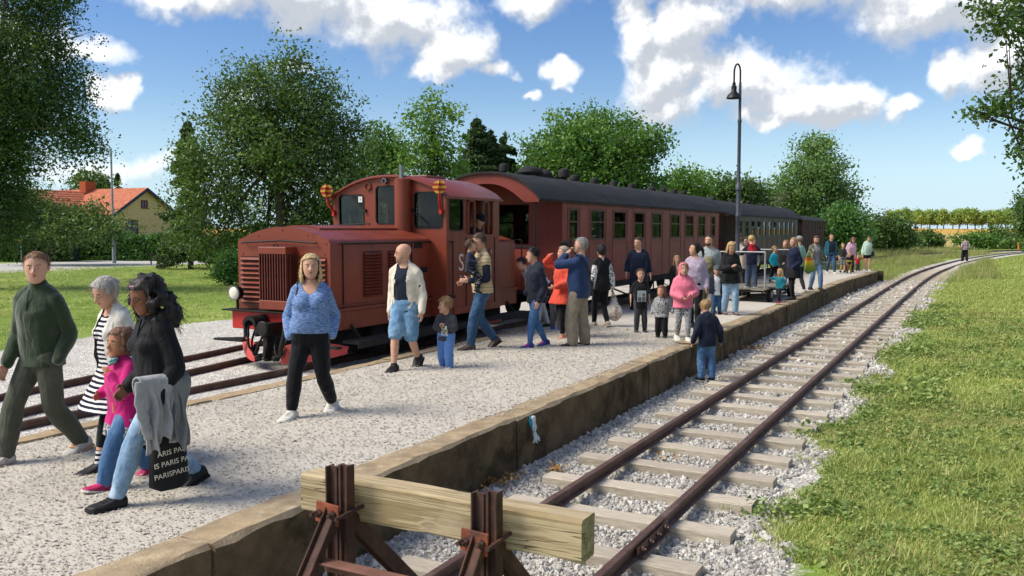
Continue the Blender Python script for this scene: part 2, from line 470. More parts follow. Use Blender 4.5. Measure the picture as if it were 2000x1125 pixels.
# ------------------------------------------------------------------ scattered stones and grass (geometry nodes on point clouds)
def stone_mat(name, stops, rough=.9):
    m, g, b = base_mat(name, rough, spec=.25)
    co = g.obj()
    c = g.ramp(g.rand(), stops)
    c = g.mix(g.smooth(g.noise(co, 60, 4, .6), .45, .75), c, (.36, .345, .32))
    g.put(b.inputs['Base Color'], c)
    return m
M_STONE = stone_mat('ballast_stone', [(0, lin('#96918a')), (.3, lin('#aeaaa0')), (.65, lin('#c0bcb2')), (1, lin('#d6d2c8'))])
M_GRIT = stone_mat('platform_grit', [(0, lin('#aaa293')), (.3, lin('#bbb3a4')), (.6, lin('#c5bdae')), (1, lin('#d2cbbd'))])
def scatter(name, P, S, Rv, material, proto=None, kind='stuff', parent=None, rough=.35):
    """points with per-point scale and rotation; instances a knobbly stone or a prototype mesh"""
    me = bpy.data.meshes.new(name)
    n = len(P)
    me.vertices.add(n); me.vertices.foreach_set('co', np.ascontiguousarray(P, np.float32).ravel())
    for an, arr in (('scl', S), ('rot', Rv)):
        at = me.attributes.new(an, 'FLOAT_VECTOR', 'POINT'); at.data.foreach_set('vector', np.ascontiguousarray(arr, np.float32).ravel())
    me.materials.append(material)
    o = bpy.data.objects.new(name, me); COL.objects.link(o)
    ng = bpy.data.node_groups.new(name, 'GeometryNodeTree')
    ng.interface.new_socket('Geometry', in_out='INPUT', socket_type='NodeSocketGeometry')
    ng.interface.new_socket('Geometry', in_out='OUTPUT', socket_type='NodeSocketGeometry')
    N, L = ng.nodes, ng.links
    gi, go = N.new('NodeGroupInput'), N.new('NodeGroupOutput')
    inst = N.new('GeometryNodeInstanceOnPoints')
    L.new(gi.outputs[0], inst.inputs['Points'])
    if proto is None:
        ico = N.new('GeometryNodeMeshIcoSphere'); ico.inputs['Radius'].default_value = 1; ico.inputs['Subdivisions'].default_value = 2
        sp = N.new('GeometryNodeSetPosition'); no = N.new('ShaderNodeTexNoise')
        no.inputs['Scale'].default_value = 1.1; no.inputs['Detail'].default_value = 2
        vm = N.new('ShaderNodeVectorMath'); vm.operation = 'SUBTRACT'; vm.inputs[1].default_value = (.5, .5, .5)
        vs2 = N.new('ShaderNodeVectorMath'); vs2.operation = 'SCALE'; vs2.inputs['Scale'].default_value = 2.2
        L.new(no.outputs['Color'], vm.inputs[0]); L.new(vm.outputs[0], vs2.inputs[0]); L.new(vs2.outputs[0], sp.inputs['Offset'])
        L.new(ico.outputs[0], sp.inputs['Geometry'])
        sm = N.new('GeometryNodeSetMaterial'); sm.inputs['Material'].default_value = material
        L.new(sp.outputs[0], sm.inputs[0]); L.new(sm.outputs[0], inst.inputs['Instance'])
    else:
        oi = N.new('GeometryNodeObjectInfo'); oi.inputs['Object'].default_value = proto
        L.new(oi.outputs['Geometry'], inst.inputs['Instance'])
    for an, sock in (('scl', 'Scale'), ('rot', 'Rotation')):
        na = N.new('GeometryNodeInputNamedAttribute'); na.data_type = 'FLOAT_VECTOR'; na.inputs['Name'].default_value = an
        L.new(na.outputs['Attribute'], inst.inputs[sock])
    L.new(inst.outputs[0], go.inputs[0])
    o.modifiers.new('scatter', 'NODES').node_group = ng
    if parent is not None: o.parent = parent
    o['kind'] = kind
    return o
def rand_rot(n): return rng.uniform(0, 2 * PI, (n, 3))
# ballast of the siding
bl = []
for (x0, x1, dens, s0) in ((3.2, 9, 1500, .016), (9, 15, 950, .0195), (15, 26, 330, .029), (26, 44, 80, .045)):
    n = int((x1 - x0) * 2.95 * dens)
    x = rng.uniform(x0, x1, n); y = rng.uniform(1.0, 3.95, n)
    e = 1.36 + .18 * np.sin(x * .75 + .6) + .14 * np.sin(x * 1.9) + .30 * fbm2(x, y, 21, 3, .5)
    keep = (y > e) & (y < edge_y(x) - .02)
    x, y = x[keep], y[keep]
    s = s0 * np.exp(rng.normal(0, .28, len(x)))
    bl.append(np.column_stack([x, y, ground_z(x, y) + s * rng.uniform(-.2, .8, len(x)), s]))
bl = np.vstack(bl)
sv = bl[:, 3:4] * rng.uniform(.65, 1.25, (len(bl), 3))
gravel = scatter('gravel', bl[:, :3], sv, rand_rot(len(bl)), M_STONE)
tag(gravel, 'loose grey ballast stones around the siding track', 'gravel')

# ------------------------------------------------------------------ platform
M_PLAT, g, b = base_mat('platform_gravel', .95, spec=.2)
pos = g.geo()
v1 = g.xyz(g.voro(pos, 95, out='Color'))[0]; v2 = g.xyz(g.voro(pos, 42, out='Color'))[1]
pc = g.ramp(g.add(g.mul(v1, .7), g.mul(v2, .3)), [(0, lin('#aea697')), (.35, lin('#bbb3a4')), (.65, lin('#c5bdae')), (1, lin('#d2cbbd'))])
pc = g.mix(g.smooth(g.noise(pos, .8, 5, .65), .48, .75), pc, lin('#aca698'))
pc = g.mix(g.mul(g.smooth(g.noise(pos, .35, 4, .6), .5, .7), .5), pc, lin('#c4bfb3'))
pc = g.mix(g.mul(g.smooth(g.noise(g.vm('MULTIPLY', pos, (.35, 1.6, 1)), 1.3, 4, .6), .54, .72), .55), pc, lin('#a39c8c'))
g.put(b.inputs['Base Color'], pc)
hh = g.add(g.mul(g.voro(pos, 95), .6), g.add(g.mul(g.voro(pos, 42), .5), g.mul(g.noise(pos, 9, 4, .6), .8)))
g.put(b.inputs['Normal'], g.bump(hh, .26, .012))
px_ = np.concatenate([np.arange(PLAT_X0, 26, .22), np.arange(26, PLAT_X1, .6), [PLAT_X1]])
tv = np.linspace(0, 1, 18)
PX, TT = np.meshgrid(px_, tv, indexing='ij')
PY = (edge_y(PX) + .27) * (1 - TT) + (PLAT_YL - .22) * TT
PZ = .004 + .010 * fbm2(PX, PY, 31, 3, .35) + .02 * np.sin(TT * PI)
n0, n1_ = PX.shape
ii = np.arange(n0 * n1_).reshape(n0, n1_)
pf = np.stack([ii[:-1, :-1], ii[1:, :-1], ii[1:, 1:], ii[:-1, 1:]], -1).reshape(-1, 4)
platform = np_mesh('platform', np.stack([PX, PY, PZ], -1).reshape(-1, 3), pf, M_PLAT, smooth=True)
tag(platform, kind='structure')
M_KERB = mat('kerb_concrete', '#a08d70', .95, var=.22, scale=5, bump=.6, bscale=55, bdist=.012, col2='#b9aa8e', c2scale=9, c2lo=.5, c2hi=.75, spec=.2, objvar=.07)
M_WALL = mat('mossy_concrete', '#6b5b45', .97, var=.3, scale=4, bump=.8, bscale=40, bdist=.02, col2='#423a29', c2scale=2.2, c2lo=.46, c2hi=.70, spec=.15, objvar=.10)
M_KERBL = mat('edge_stone', '#a89272', .95, var=.22, scale=6, bump=.6, bscale=45, bdist=.012, col2='#7c6b54', c2scale=6, spec=.2, objvar=.08)
def kerb_block(x0, x1, yin, yout, z0, zt, mats, name, seed, far=False):
    r = random.Random(seed); rings = []
    n = 3 if far else max(3, int((x1 - x0) / .16))
    sgn = 1 if yin > yout else -1
    dz = r.uniform(-.012, .012); dy = r.uniform(-.018, .018)
    for i in range(n + 1):
        x = x0 + (x1 - x0) * i / n
        yo, yi = (yout(x) if callable(yout) else yout) + dy, (yin(x) if callable(yin) else yin)
        j = lambda a: r.uniform(-a, a)
        ch = .02 + abs(r.gauss(0, .012))
        z = zt + dz + j(.005)
        rings.append([(x, yi, z0), (x, yi, z + j(.004)), (x, (yo + yi) / 2, z + j(.006)), (x, yo + sgn * ch, z + j(.005)), (x, yo + j(.006), z - ch * .9), (x, yo + j(.01), (z + z0) / 2), (x, yo + j(.01), z0)])
    mb = MB(); mb.loft(rings)
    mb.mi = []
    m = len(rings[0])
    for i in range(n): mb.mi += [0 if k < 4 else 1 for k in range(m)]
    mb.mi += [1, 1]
    return mb.build(name, mats, platform, smooth=35)
_kb = [lambda x: float(edge_y(x)) + .30, lambda x: float(edge_y(x))]
x = PLAT_X0; k = 0
class _F:                              # callable with an order, for kerb_block
    def __init__(s, f, v): s.f = f; s.v = v
    def __call__(s, x): return s.f(x)
    def __gt__(s, o): return s.v > o.v
while x < PLAT_X1 - .4:
    L = rnd.uniform(1.7, 2.9); x1 = min(x + L, PLAT_X1)
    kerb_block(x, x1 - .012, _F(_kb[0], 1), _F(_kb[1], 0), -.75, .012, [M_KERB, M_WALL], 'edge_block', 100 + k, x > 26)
    x = x1; k += 1
x = PLAT_X0
while x < PLAT_X1 - .4:
    L = rnd.uniform(1.1, 2.2); x1 = min(x + L, PLAT_X1); o = rnd.uniform(-.03, .03)
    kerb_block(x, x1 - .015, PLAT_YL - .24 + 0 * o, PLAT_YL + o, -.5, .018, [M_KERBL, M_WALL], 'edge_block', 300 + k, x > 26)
    x = x1; k += 1
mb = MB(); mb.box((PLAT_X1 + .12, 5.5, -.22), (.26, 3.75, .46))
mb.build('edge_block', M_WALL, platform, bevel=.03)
# loose grit on the near part of the platform
n = 46000
x = 2.4 + 13 * rng.random(n) ** 1.6; y = rng.uniform(3.95, 7.4, n)
keep = (y > edge_y(x) + .10 + .2 * rng.random(n)); x, y = x[keep], y[keep]
s = .0040 * np.exp(rng.normal(0, .33, len(x))) * (1 + .05 * x)
grit = scatter('grit', np.column_stack([x, y, .012 + .010 * fbm2(x, y, 31, 3, .35) + .02 * np.sin((y - 4.2) / 3.05 * PI) - s * .05]), s[:, None] * rng.uniform(.7, 1.2, (len(x), 3)) * [1.2, 1.2, .35], rand_rot(len(x)) * [.06, .06, 1], M_GRIT)
tag(grit, 'fine pale grit lying on the platform', 'grit')

# ------------------------------------------------------------------ rails and sleepers
M_RAIL = mat('rusty_rail', '#5c4238', .62, metal=.25, var=.25, scale=7, bump=.25, bscale=90, bdist=.004, col2='#6f5a50', c2scale=4, c2lo=.5, c2hi=.7, spec=.5)
M_SLEEP = mat('grey_sleeper_wood', '#b5aa98', .9, var=.2, scale=9, stretch=(6, .7, 6), bump=.5, bscale=26, bdist=.008, col2='#8f8676', c2scale=7, c2lo=.5, c2hi=.75, spec=.2, objvar=.12)
RAIL_PROF = [(-.048, -.1), (.048, -.1), (.048, -.088), (.010, -.078), (.010, -.03), (.029, -.024), (.029, -.004), (.024, 0), (-.024, 0), (-.029, -.004), (-.029, -.024), (-.010, -.03), (-.010, -.078), (-.048, -.088)]
def path_frames(path):
    T = np.gradient(path, axis=0); T /= np.linalg.norm(T, axis=1)[:, None]
    return np.column_stack([-T[:, 1], T[:, 0]])
def add_rail(parent, path, off, zf, x0=None, x1=None, name='rail'):
    Nn = path_frames(path); q = path + Nn * off
    if x0 is not None: q, Nn = q[(path[:, 0] >= x0)], Nn[(path[:, 0] >= x0)]
    if x1 is not None: q, Nn = q[q[:, 0] <= x1], Nn[q[:, 0] <= x1]
    mb = MB()
    mb.loft([[(p[0] + n_[0] * a, p[1] + n_[1] * a, zf(p[0]) + h) for a, h in RAIL_PROF] for p, n_ in zip(q, Nn)])
    return mb.build(name, M_RAIL, parent, smooth=30)
def zsid(x): return SID_Z + 0 * x
def zmain(x): return MAIN_Z - .17 * float(sstep(np.array(x), 44, 66))
def sleeper_meshes(n, L, w, h):
    out = []
    for k in range(n):
        r = random.Random(900 + k); rings = []
        for i in range(7):
            y = -L / 2 + L * i / 6; j = lambda a: r.uniform(-a, a); c = .008
            rings.append([(-w / 2 + j(.006), y, -h), (-w / 2 + j(.006), y, -c), (-w / 2 + c + j(.004), y, j(.004)), (w / 2 - c + j(.004), y, j(.004)), (w / 2 + j(.006), y, -c), (w / 2 + j(.006), y, -h)])
        mb = MB(); mb.loft(rings)
        o = mb.build('sleeper', M_SLEEP); out.append(o.data); bpy.data.objects.remove(o)
    return out
SLM = sleeper_meshes(5, 1.92, .205, .14)
def add_sleepers(parent, path, x0, x1, step, zf, dz=0.0, jit=.02):
    s = np.concatenate([[0], np.cumsum(np.linalg.norm(np.diff(path, axis=0), axis=1))])
    Nn = path_frames(path); d = np.interp(x0, path[:, 0], s)
    while True:
        x = np.interp(d, s, path[:, 0]); y = np.interp(d, s, path[:, 1])
        if x > x1 or d >= s[-1]: break
        n_ = (np.interp(d, s, Nn[:, 0]), np.interp(d, s, Nn[:, 1]))
        o = bpy.data.objects.new('sleeper', rnd.choice(SLM)); COL.objects.link(o); o.parent = parent
        o.location = (x, y + rnd.uniform(-jit, jit), zf(x) - .102 + dz + rnd.uniform(-.006, .006))
        o.rotation_euler = (rnd.uniform(-.006, .006), 0, math.atan2(-n_[0], n_[1]) + rnd.uniform(-.015, .015) + (PI if rnd.random() < .5 else 0))
        d += step * rnd.uniform(.975, 1.025)
siding = tag(empty('railway_track', (0, 0, 0)), 'rusty siding track with grey wooden sleepers beside the platform', 'track')
for sgn in (-1, 1): add_rail(siding, SIDING, sgn * .474, zsid)
add_sleepers(siding, SIDING, 4.07, 112, .80, zsid)
main = tag(empty('railway_track', (0, 0, 0)), 'rusty main line that the red train stands on', 'track')
add_rail(main, MAIN, -.474, zmain)
add_rail(main, MAIN, .474, zmain, x0=10.9)
add_sleepers(main, MAIN, 43, 112, 1.1, zmain, -.02)
leftt = tag(empty('railway_track', (0, 0, 0)), 'rusty track curving away behind the locomotive', 'track')
add_rail(leftt, LEFT, -.474, zmain); add_rail(leftt, LEFT, .474, zmain)
add_sleepers(leftt, LEFT, 2.2, 22, .95, zmain, -.012, .05)
# fishplate and bolts at the joint of the nearer rail
mb = MB(); mb.span((5.62, 2.0, -.405), (6.30, 2.008, -.352)); mb.box((5.96, 1.985, -.424), (.62, .05, .012))
fp = mb.build('fishplate', M_RAIL, siding, bevel=.004)
for i in range(4):
    mb = MB(); mb.lathe([(.021, 0), (.021, .018), (.011, .02), (.011, .036)], (5.70 + i * .17, 2.0, -.378), Matrix.Rotation(R(90), 3, 'X'), 6)
    mb.build('bolt', M_RAIL, fp)
# ------------------------------------------------------------------ buffer stop in front
M_RUST = mat('rusty_iron', '#4a342c', .75, metal=.2, var=.3, scale=9, bump=.4, bscale=70, bdist=.005, col2='#6b4634', c2scale=5, c2lo=.5, c2hi=.72)
M_RUSTO = mat('orange_rust_plate', '#8a4a30', .85, var=.25, scale=14, bump=.4, bscale=60, bdist=.004, col2='#5a3a30', c2scale=9, c2lo=.48, c2hi=.62)
M_BEAM, g, b = base_mat('weathered_timber', .85, spec=.25)
co = g.vm('MULTIPLY', g.obj(), (7.0, .22, 7.0))
kn = g.voro(g.vm('MULTIPLY', g.obj(), (1, 2.2, 3.4)), 1.6)
rg = g.m('SINE', g.mul(g.add(g.noise(co, 2.2, 4, .55, .6), g.mul(g.smooth(kn, .0, .35), .35)), 26.0))
wc = g.mix(g.smooth(rg, -.7, 1.0), lin('#94825f'), lin('#b8a682'))
wc = g.mix(g.smooth(g.noise(g.obj(), 2.4, 4, .6), .45, .7), wc, lin('#a8987a'))
wc = g.mix(g.smooth(kn, .10, .05), wc, lin('#4e3a26'))
crack = g.smooth(g.m('ABSOLUTE', g.sub(g.noise(g.vm('MULTIPLY', g.obj(), (3, .5, 9)), 1.6, 3, .5), .5)), .012, .0)
wc = g.mix(g.mul(crack, .8), wc, lin('#3a2c1e'))
g.put(b.inputs['Base Color'], wc)
g.put(b.inputs['Normal'], g.bump(g.add(g.mul(rg, .15), g.mul(crack, -1.2)), .5, .008))
bs = tag(empty('buffer_stop', (3.85, 2.56, -.45)), 'rusty rail buffer stop with a thick wooden beam at the track end', 'buffer stop')
def L3(x, y, z): return (x - 3.85, y - 2.56, z + .45)
mb = MB(); rings = []; r_ = random.Random(4)
for i in range(15):
    y = -.86 + 1.76 * i / 14; j = lambda: r_.uniform(-.004, .004); c = .012
    prof = [(-.055, -.118), (.085, -.118), (.095, -.108), (.095, .085), (.083, .097), (-.05, .097), (-.065, .083), (-.065, -.106)]
    rings.append([(a + j(), y, h + j()) for a, h in prof])
mb.loft(rings)
beam = mb.build('beam', M_BEAM, bs, loc=(0.0, -.07, .808))
def rail_section(p0, p1, ang, m=M_RUST, name='post', k=1.0):
    """a length of rail standing on end"""
    mb = MB(); c_, s_ = math.cos(ang), math.sin(ang)
    mb.loft([[(p[0] + (a * c_ - h * s_) * k, p[1] + (a * s_ + h * c_) * k, p[2]) for a, h in RAIL_PROF] for p in (p0, p1)])
    return mb.build(name, m, bs, smooth=30)
for yy in (3.03, 2.105):
    z1 = .575 if yy > 2.5 else .56
    rail_section(L3(3.70, yy, -.5), L3(3.70, yy, z1), R(0), k=.7)
    rail_section(L3(3.696, yy + .004, -.5), L3(3.696, yy + .004, z1 - .015), R(180), k=.7)
    mb = MB(); mb.bar(L3(3.66, yy, .33), L3(3.02, yy + .02, -.52), .055, .05); mb.bar(L3(3.655, yy + .035, .33), L3(3.02, yy + .055, -.52), .012, .09)
    mb.build('front_strut', M_RUST, bs, bevel=.006)
    mb = MB(); mb.bar(L3(3.70, yy - .03, .31), L3(4.50, yy - .03, -.46), .06, .07); mb.bar(L3(3.70, yy + .005, .31), L3(4.50, yy + .005, -.46), .012, .11)
    mb.build('back_strut', M_RUST, bs, bevel=.006)
    mb = MB(); mb.box(L3(3.625, yy + .03, .315), (.014, .155, .115), Matrix.Rotation(R(4), 3, 'X'))
    pl = mb.build('clamp_plate', M_RUSTO, bs, bevel=.004)
    for s in (-1, 1):
        mb = MB(); mb.lathe([(.022, 0), (.022, .018), (.019, .02), (.012, .022), (.012, .045), (.008, .047)], L3(3.617, yy + .03 + s * .045, .315 + s * -.003), Matrix.Rotation(R(-90), 3, 'Y'), 6)
        mb.build('bolt', M_RUST, pl)
        mb = MB(); mb.tube([L3(3.55, yy + s * .085, .32), L3(3.80, yy + s * .085, .33)], .011, 8)
        mb.build('tie_rod', M_RUST, bs, smooth=40)
mb = MB(); mb.bar(L3(3.53, 3.04, .09), L3(3.53, 2.10, .09), .085, .012); mb.bar(L3(3.575, 3.04, .055), L3(3.575, 2.10, .055), .012, .075)
mb.build('cross_channel', mat('brown_channel', '#7a5546', .75, metal=.1, var=.2, scale=6, col2='#5c4036', c2scale=4, bump=.2, bscale=60), bs, bevel=.004)

# ------------------------------------------------------------------ shared train materials
def paint(name, col, rough=.45, dirt='#3c1c14', var=.1):
    m, g, b = base_mat(name, rough, spec=.45)
    co = g.geo(); c0 = C3(col)
    n = g.noise(co, 1.6, 5, .6); n2 = g.noise(g.vm('MULTIPLY', co, (3, 3, .6)), 2.2, 6, .65); n3 = g.noise(co, 18, 4, .6)
    c = g.mix(g.smooth(n, .3, .7), sc(c0, 1 - var), sc(c0, 1 + var))
    c = g.mix(g.mul(g.smooth(n2, .5, .78), .55), c, C3(dirt))
    c = g.mix(g.mul(g.smooth(n3, .62, .75), .3), c, sc(c0, 1.5))
    g.put(b.inputs['Base Color'], c)
    g.put(b.inputs['Roughness'], g.m('MULTIPLY_ADD', n2, .3, rough - .12, clamp=True))
    g.put(b.inputs['Normal'], g.bump(g.add(g.mul(n, .7), g.mul(n3, .12)), .12, .03))
    return m
M_RED = paint('oxide_red_paint', '#7f3926', .36, '#472014')
M_RED2 = paint('coach_red_paint', '#803426', .5, '#481f16')
M_SIGRED = paint('bright_red_paint', '#b3241c', .45, '#6a1c16')
M_PLOUGH = paint('faded_red_paint', '#c04a44', .6, '#8a342e')
M_BLACK = mat('black_iron', '#1a1816', .6, metal=.2, var=.3, scale=8, col2='#2e2622', c2scale=5, bump=.2, bscale=50, bdist=.005)
M_UNDER = mat('sooty_underframe', '#161412', .85, var=.3, scale=6, col2='#2a2420', c2scale=4)
M_STEEL = mat('bare_steel', '#8f8f8c', .35, metal=.9, var=.12, scale=20)
M_ROOF = mat('tarred_roof_felt', '#242322', .8, var=.2, scale=3, stretch=(.4, 2, 2), bump=.35, bscale=40, bdist=.01, col2='#323130', c2scale=1.5, c2lo=.45, c2hi=.7, spec=.35)
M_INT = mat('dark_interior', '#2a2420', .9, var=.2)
M_RUBBER = mat('window_rubber', '#0e0e0e', .6, var=.2)
def glass_mat(name, tint=.8, col=(.86, .93, .9)):
    m = bpy.data.materials.new(name); m.use_nodes = True; g = NT(m.node_tree); g.n.clear()
    out = g.new('ShaderNodeOutputMaterial'); gl = g.new('ShaderNodeBsdfGlossy'); tr = g.new('ShaderNodeBsdfTransparent'); mx = g.new('ShaderNodeMixShader')
    gl.inputs['Roughness'].default_value = .03; gl.inputs['Color'].default_value = (.9, .95, 1, 1)
    tr.inputs['Color'].default_value = (*[c * tint for c in col], 1)
    fr = g.new('ShaderNodeFresnel'); fr.inputs[0].default_value = 1.52
    g.put(fr.inputs['Normal'], g.bump(g.noise(g.obj(), 2.5, 2, .5), .03, .05))
    g.l.new(g.m('MULTIPLY', fr.outputs[0], .5, clamp=True), mx.inputs[0]); g.l.new(tr.outputs[0], mx.inputs[1]); g.l.new(gl.outputs[0], mx.inputs[2]); g.l.new(mx.outputs[0], out.inputs[0])
    MATS[name] = m; return m
M_GLASS = glass_mat('cab_glass', .6)
M_CGLASS = glass_mat('coach_glass', .62, (.84, .9, .84))

def rrect(y0, y1, z0, z1, r, n=4):
    out = []
    for (cy, cz, a0) in ((y1 - r, z1 - r, 0), (y0 + r, z1 - r, 90), (y0 + r, z0 + r, 180), (y1 - r, z0 + r, 270)):
        for i in range(n + 1):
            a = R(a0 + 90 * i / n); out.append((cy + r * math.cos(a), cz + r * math.sin(a)))
    return out
def holed_wall(mb, outline, holes, plane, pos_, thick):
    """wall with openings by bmesh triangle fill; plane 'x' (coords y,z) or 'y' (coords x,z)"""
    bm = bmesh.new()
    def P(a, c): return (pos_, a, c) if plane == 'x' else (a, pos_, c)
    es = []
    for loop in [outline] + holes:
        vs_ = [bm.verts.new(P(*p)) for p in loop]
        es += [bm.edges.new((vs_[i], vs_[(i + 1) % len(vs_)])) for i in range(len(vs_))]
    bmesh.ops.triangle_fill(bm, edges=es, use_beauty=True)
    ext = bmesh.ops.extrude_face_region(bm, geom=bm.faces[:])
    d = Vector((thick, 0, 0)) if plane == 'x' else Vector((0, thick, 0))
    bmesh.ops.translate(bm, vec=d, verts=[e for e in ext['geom'] if isinstance(e, bmesh.types.BMVert)])
    bm.verts.index_update()
    mb.raw([v.co[:] for v in bm.verts], [[v.index for v in f.verts] for f in bm.faces])
    bm.free()
def pane_and_seal(parent, plane, pos_, rect, r, inward, seal=.022, glass=None, frame_mat=None, name='window', open_top=0):
    """a glazed window: seal ring proud of the wall, its pane as a sub-part"""
    y0, y1, z0, z1 = rect
    out = rrect(y0 - seal, y1 + seal, z0 - seal, z1 + seal, r + seal); inn = rrect(y0, y1, z0, z1, r)
    mb = MB(); n = len(out)
    def P(a, c, d): return (pos_ + d, a, c) if plane == 'x' else (a, pos_ + d, c)
    V = [P(a, c, -inward * .008) for a, c in out] + [P(a, c, -inward * .008) for a, c in inn] + [P(a, c, inward * .03) for a, c in inn] + [P(a, c, inward * .004) for a, c in out]
    F = []
    for i in range(n):
        j = (i + 1) % n
        F += [(i, j, n + j, n + i), (n + i, n + j, 2 * n + j, 2 * n + i), (3 * n + i, 3 * n + j, j, i)]
    mb.raw(V, F)
    w = mb.build(name, frame_mat or M_RUBBER, parent)
    mb = MB(); mb.prism(inn, (0, 0, 0) if False else P(0, 0, inward * .018), P(1, 0, -pos_), P(0, 1, -pos_), P(0, 0, -pos_ + inward * .004))
    mb.build('pane', glass or M_GLASS, w)
    return w

# ------------------------------------------------------------------ locomotive
LY = 9.1
loco = tag(empty('locomotive', (0, 0, 0)), 'red brown diesel locomotive with a long front hood and tall cab', 'locomotive')
def hood_prof(hw, z0, zs, za, n=9):
    """half-round hood outline (y, z), from lower one side over the top"""
    pts = [(-hw, z0), (-hw, zs - .07)]
    for i in range(1, 5): a = R(180 - 18 * i); pts.append((-hw + .10 + .10 * math.cos(a), zs - .07 + .10 * math.sin(a) * .8))
    for i in range(1, n): t = -1 + 2 * i / n; pts.append(((hw - .08) * t, za - (za - zs - .005) * t * t))
    for i in range(4, 0, -1): a = R(18 * i); pts.append((hw - .10 + .10 * math.cos(a), zs - .07 + .10 * math.sin(a) * .8))
    pts += [(hw, zs - .07), (hw, z0)]
    return pts
def hood(name, x0, x1, hw, z0, zs, za):
    mb = MB(); pr = hood_prof(hw, z0, zs, za)
    mb.loft([[(x, LY + y, z) for y, z in pr] for x in (x0, x1)])
    return mb.build(name, M_RED, loco, smooth=32)
h1 = hood('front_hood', 9.85, 12.49, .9, .66, 1.72, 1.905)
h2 = hood('rear_hood', 14.34, 15.6, .88, .60, 1.66, 1.80)
mb = MB(); mb.loft([[(x, LY + y, 1.905 - .17 * (y / .82) ** 2 + .025 * k) for y in np.linspace(-.42, .42, 7)] + [(x, LY + y, 1.86 - .17 * (y / .82) ** 2) for y in np.linspace(.42, -.42, 7)] for x, k in ((10.2, 1), (12.2, 1))])
mb.build('hood_lid', M_RED, h1, smooth=30)
mb = MB(); mb.lathe([(.06, 0), (.06, .03), (.03, .035)], (10.05, 9.35, 1.885)); mb.build('filler_cap', M_BLACK, h1, smooth=40)
mb = MB()
for (x, y) in ((11.55, 9.95), (12.45, 9.95), (11.55, 9.0), (12.45, 9.0)): pass
mb.tube([(12.1, 10.1, 1.70), (12.1, 10.1, 1.93), (12.1, 9.2, 1.97), (12.1, 9.2, 1.87)], .011, 6); mb.tube([(12.1, 9.8, 1.75), (12.1, 9.8, 1.945)], .009, 6)
mb.build('hood_railing', M_BLACK, h1)
# front wall: rivets, hand rail, louvres, radiator
rv = MB(); rv.lathe([(.016, 0), (.013, .008), (.004, .011)], (0, 0, 0), Matrix.Rotation(R(-90), 3, 'Y'), 8)
ro = rv.build('rivet', M_RED); rdata = ro.data; bpy.data.objects.remove(ro)
for (y, z) in [(8.27, 1.66), (9.93, 1.66), (8.62, 1.78), (9.58, 1.78), (9.1, 1.86), (8.25, 1.3), (8.25, 1.0), (9.95, 1.3), (9.95, 1.0), (9.95, .78), (8.25, .78), (8.72, 1.5), (9.42, 1.52), (8.3, 1.5), (9.9, 1.5)]:
    o = bpy.data.objects.new('rivet', rdata); COL.objects.link(o); o.parent = h1; o.location = (9.85, y, z)
mb = MB(); mb.tube([(9.80, 8.42, 1.665), (9.80, 9.1, 1.70), (9.80, 9.85, 1.665)], .013, 8)
for y in (8.45, 9.82): mb.tube([(9.80, y, 1.665), (9.855, y, 1.665)], .009, 6)
mb.build('hand_rail', M_BLACK, h1, smooth=50)
def slat_mesh(w):
    mb = MB(); mb.prism([(0, 0), (-.038, -.03), (-.034, -.036), (.004, -.008)], (0, -w / 2, 0), (1, 0, 0), (0, 0, 1), (0, w, 0))
    o = mb.build('slat', M_RED); d = o.data; bpy.data.objects.remove(o); return d
def louvre(parent, plane, pos_, a0, a1, z0, z1, n):
    mb = MB()
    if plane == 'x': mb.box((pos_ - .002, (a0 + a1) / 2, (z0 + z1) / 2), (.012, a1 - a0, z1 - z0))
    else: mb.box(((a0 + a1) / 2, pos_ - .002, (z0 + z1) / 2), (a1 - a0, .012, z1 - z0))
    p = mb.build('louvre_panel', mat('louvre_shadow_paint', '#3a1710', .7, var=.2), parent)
    d = slat_mesh(a1 - a0)
    for i in range(n):
        o = bpy.data.objects.new('slat', d); COL.objects.link(o); o.parent = p
        z = z1 - (i + .3) * (z1 - z0) / n
        if plane == 'x': o.location = (pos_ - .008, (a0 + a1) / 2, z)
        else: o.location = ((a0 + a1) / 2, pos_ - .008, z); o.rotation_euler = (0, 0, PI / 2)
louvre(loco, 'x', 9.85, 9.42, 9.93, .74, 1.46, 10)
louvre(loco, 'x', 9.85, 8.27, 8.78, .74, 1.46, 10)
louvre(loco, 'y', 8.2, 10.62, 11.08, .84, 1.53, 14)
louvre(loco, 'y', 8.2, 11.26, 11.72, .84, 1.53, 14)
mb = MB(); mb.span((9.62, 8.83, .68), (9.86, 9.37, .82)); mb.span((9.62, 8.83, 1.5), (9.86, 9.37, 1.61)); mb.span((9.72, 8.86, .8), (9.86, 9.34, 1.52))
rad = mb.build('radiator', M_RED, loco, bevel=.012)
mb = MB(); mb.box((0, 0, 0), (.055, .016, .70)); bo = mb.build('radiator_bar', mat('radiator_bar_paint', '#5e2a20', .55, var=.2)); bd = bo.data; bpy.data.objects.remove(bo)
for i in range(11):
    o = bpy.data.objects.new('radiator_bar', bd); COL.objects.link(o); o.parent = rad; o.location = (9.655, 8.845 + i * .051, 1.16)
for i in range(3):
    o = bpy.data.objects.new('radiator_bar', bd); COL.objects.link(o); o.parent = rad; o.location = (9.71 + i * .055, 8.835, 1.16); o.rotation_euler = (0, 0, PI / 2)
mb = MB(); mb.span((9.69, 8.85, .82), (9.715, 9.35, 1.5)); mb.build('radiator_core', M_BLACK, rad)
mb = MB(); mb.tube([(9.70, 9.05, 1.61), (9.70, 9.06, 1.645), (9.70, 9.12, 1.65), (9.70, 9.14, 1.61)], .009, 6); mb.build('lifting_eye', M_BLACK, rad)
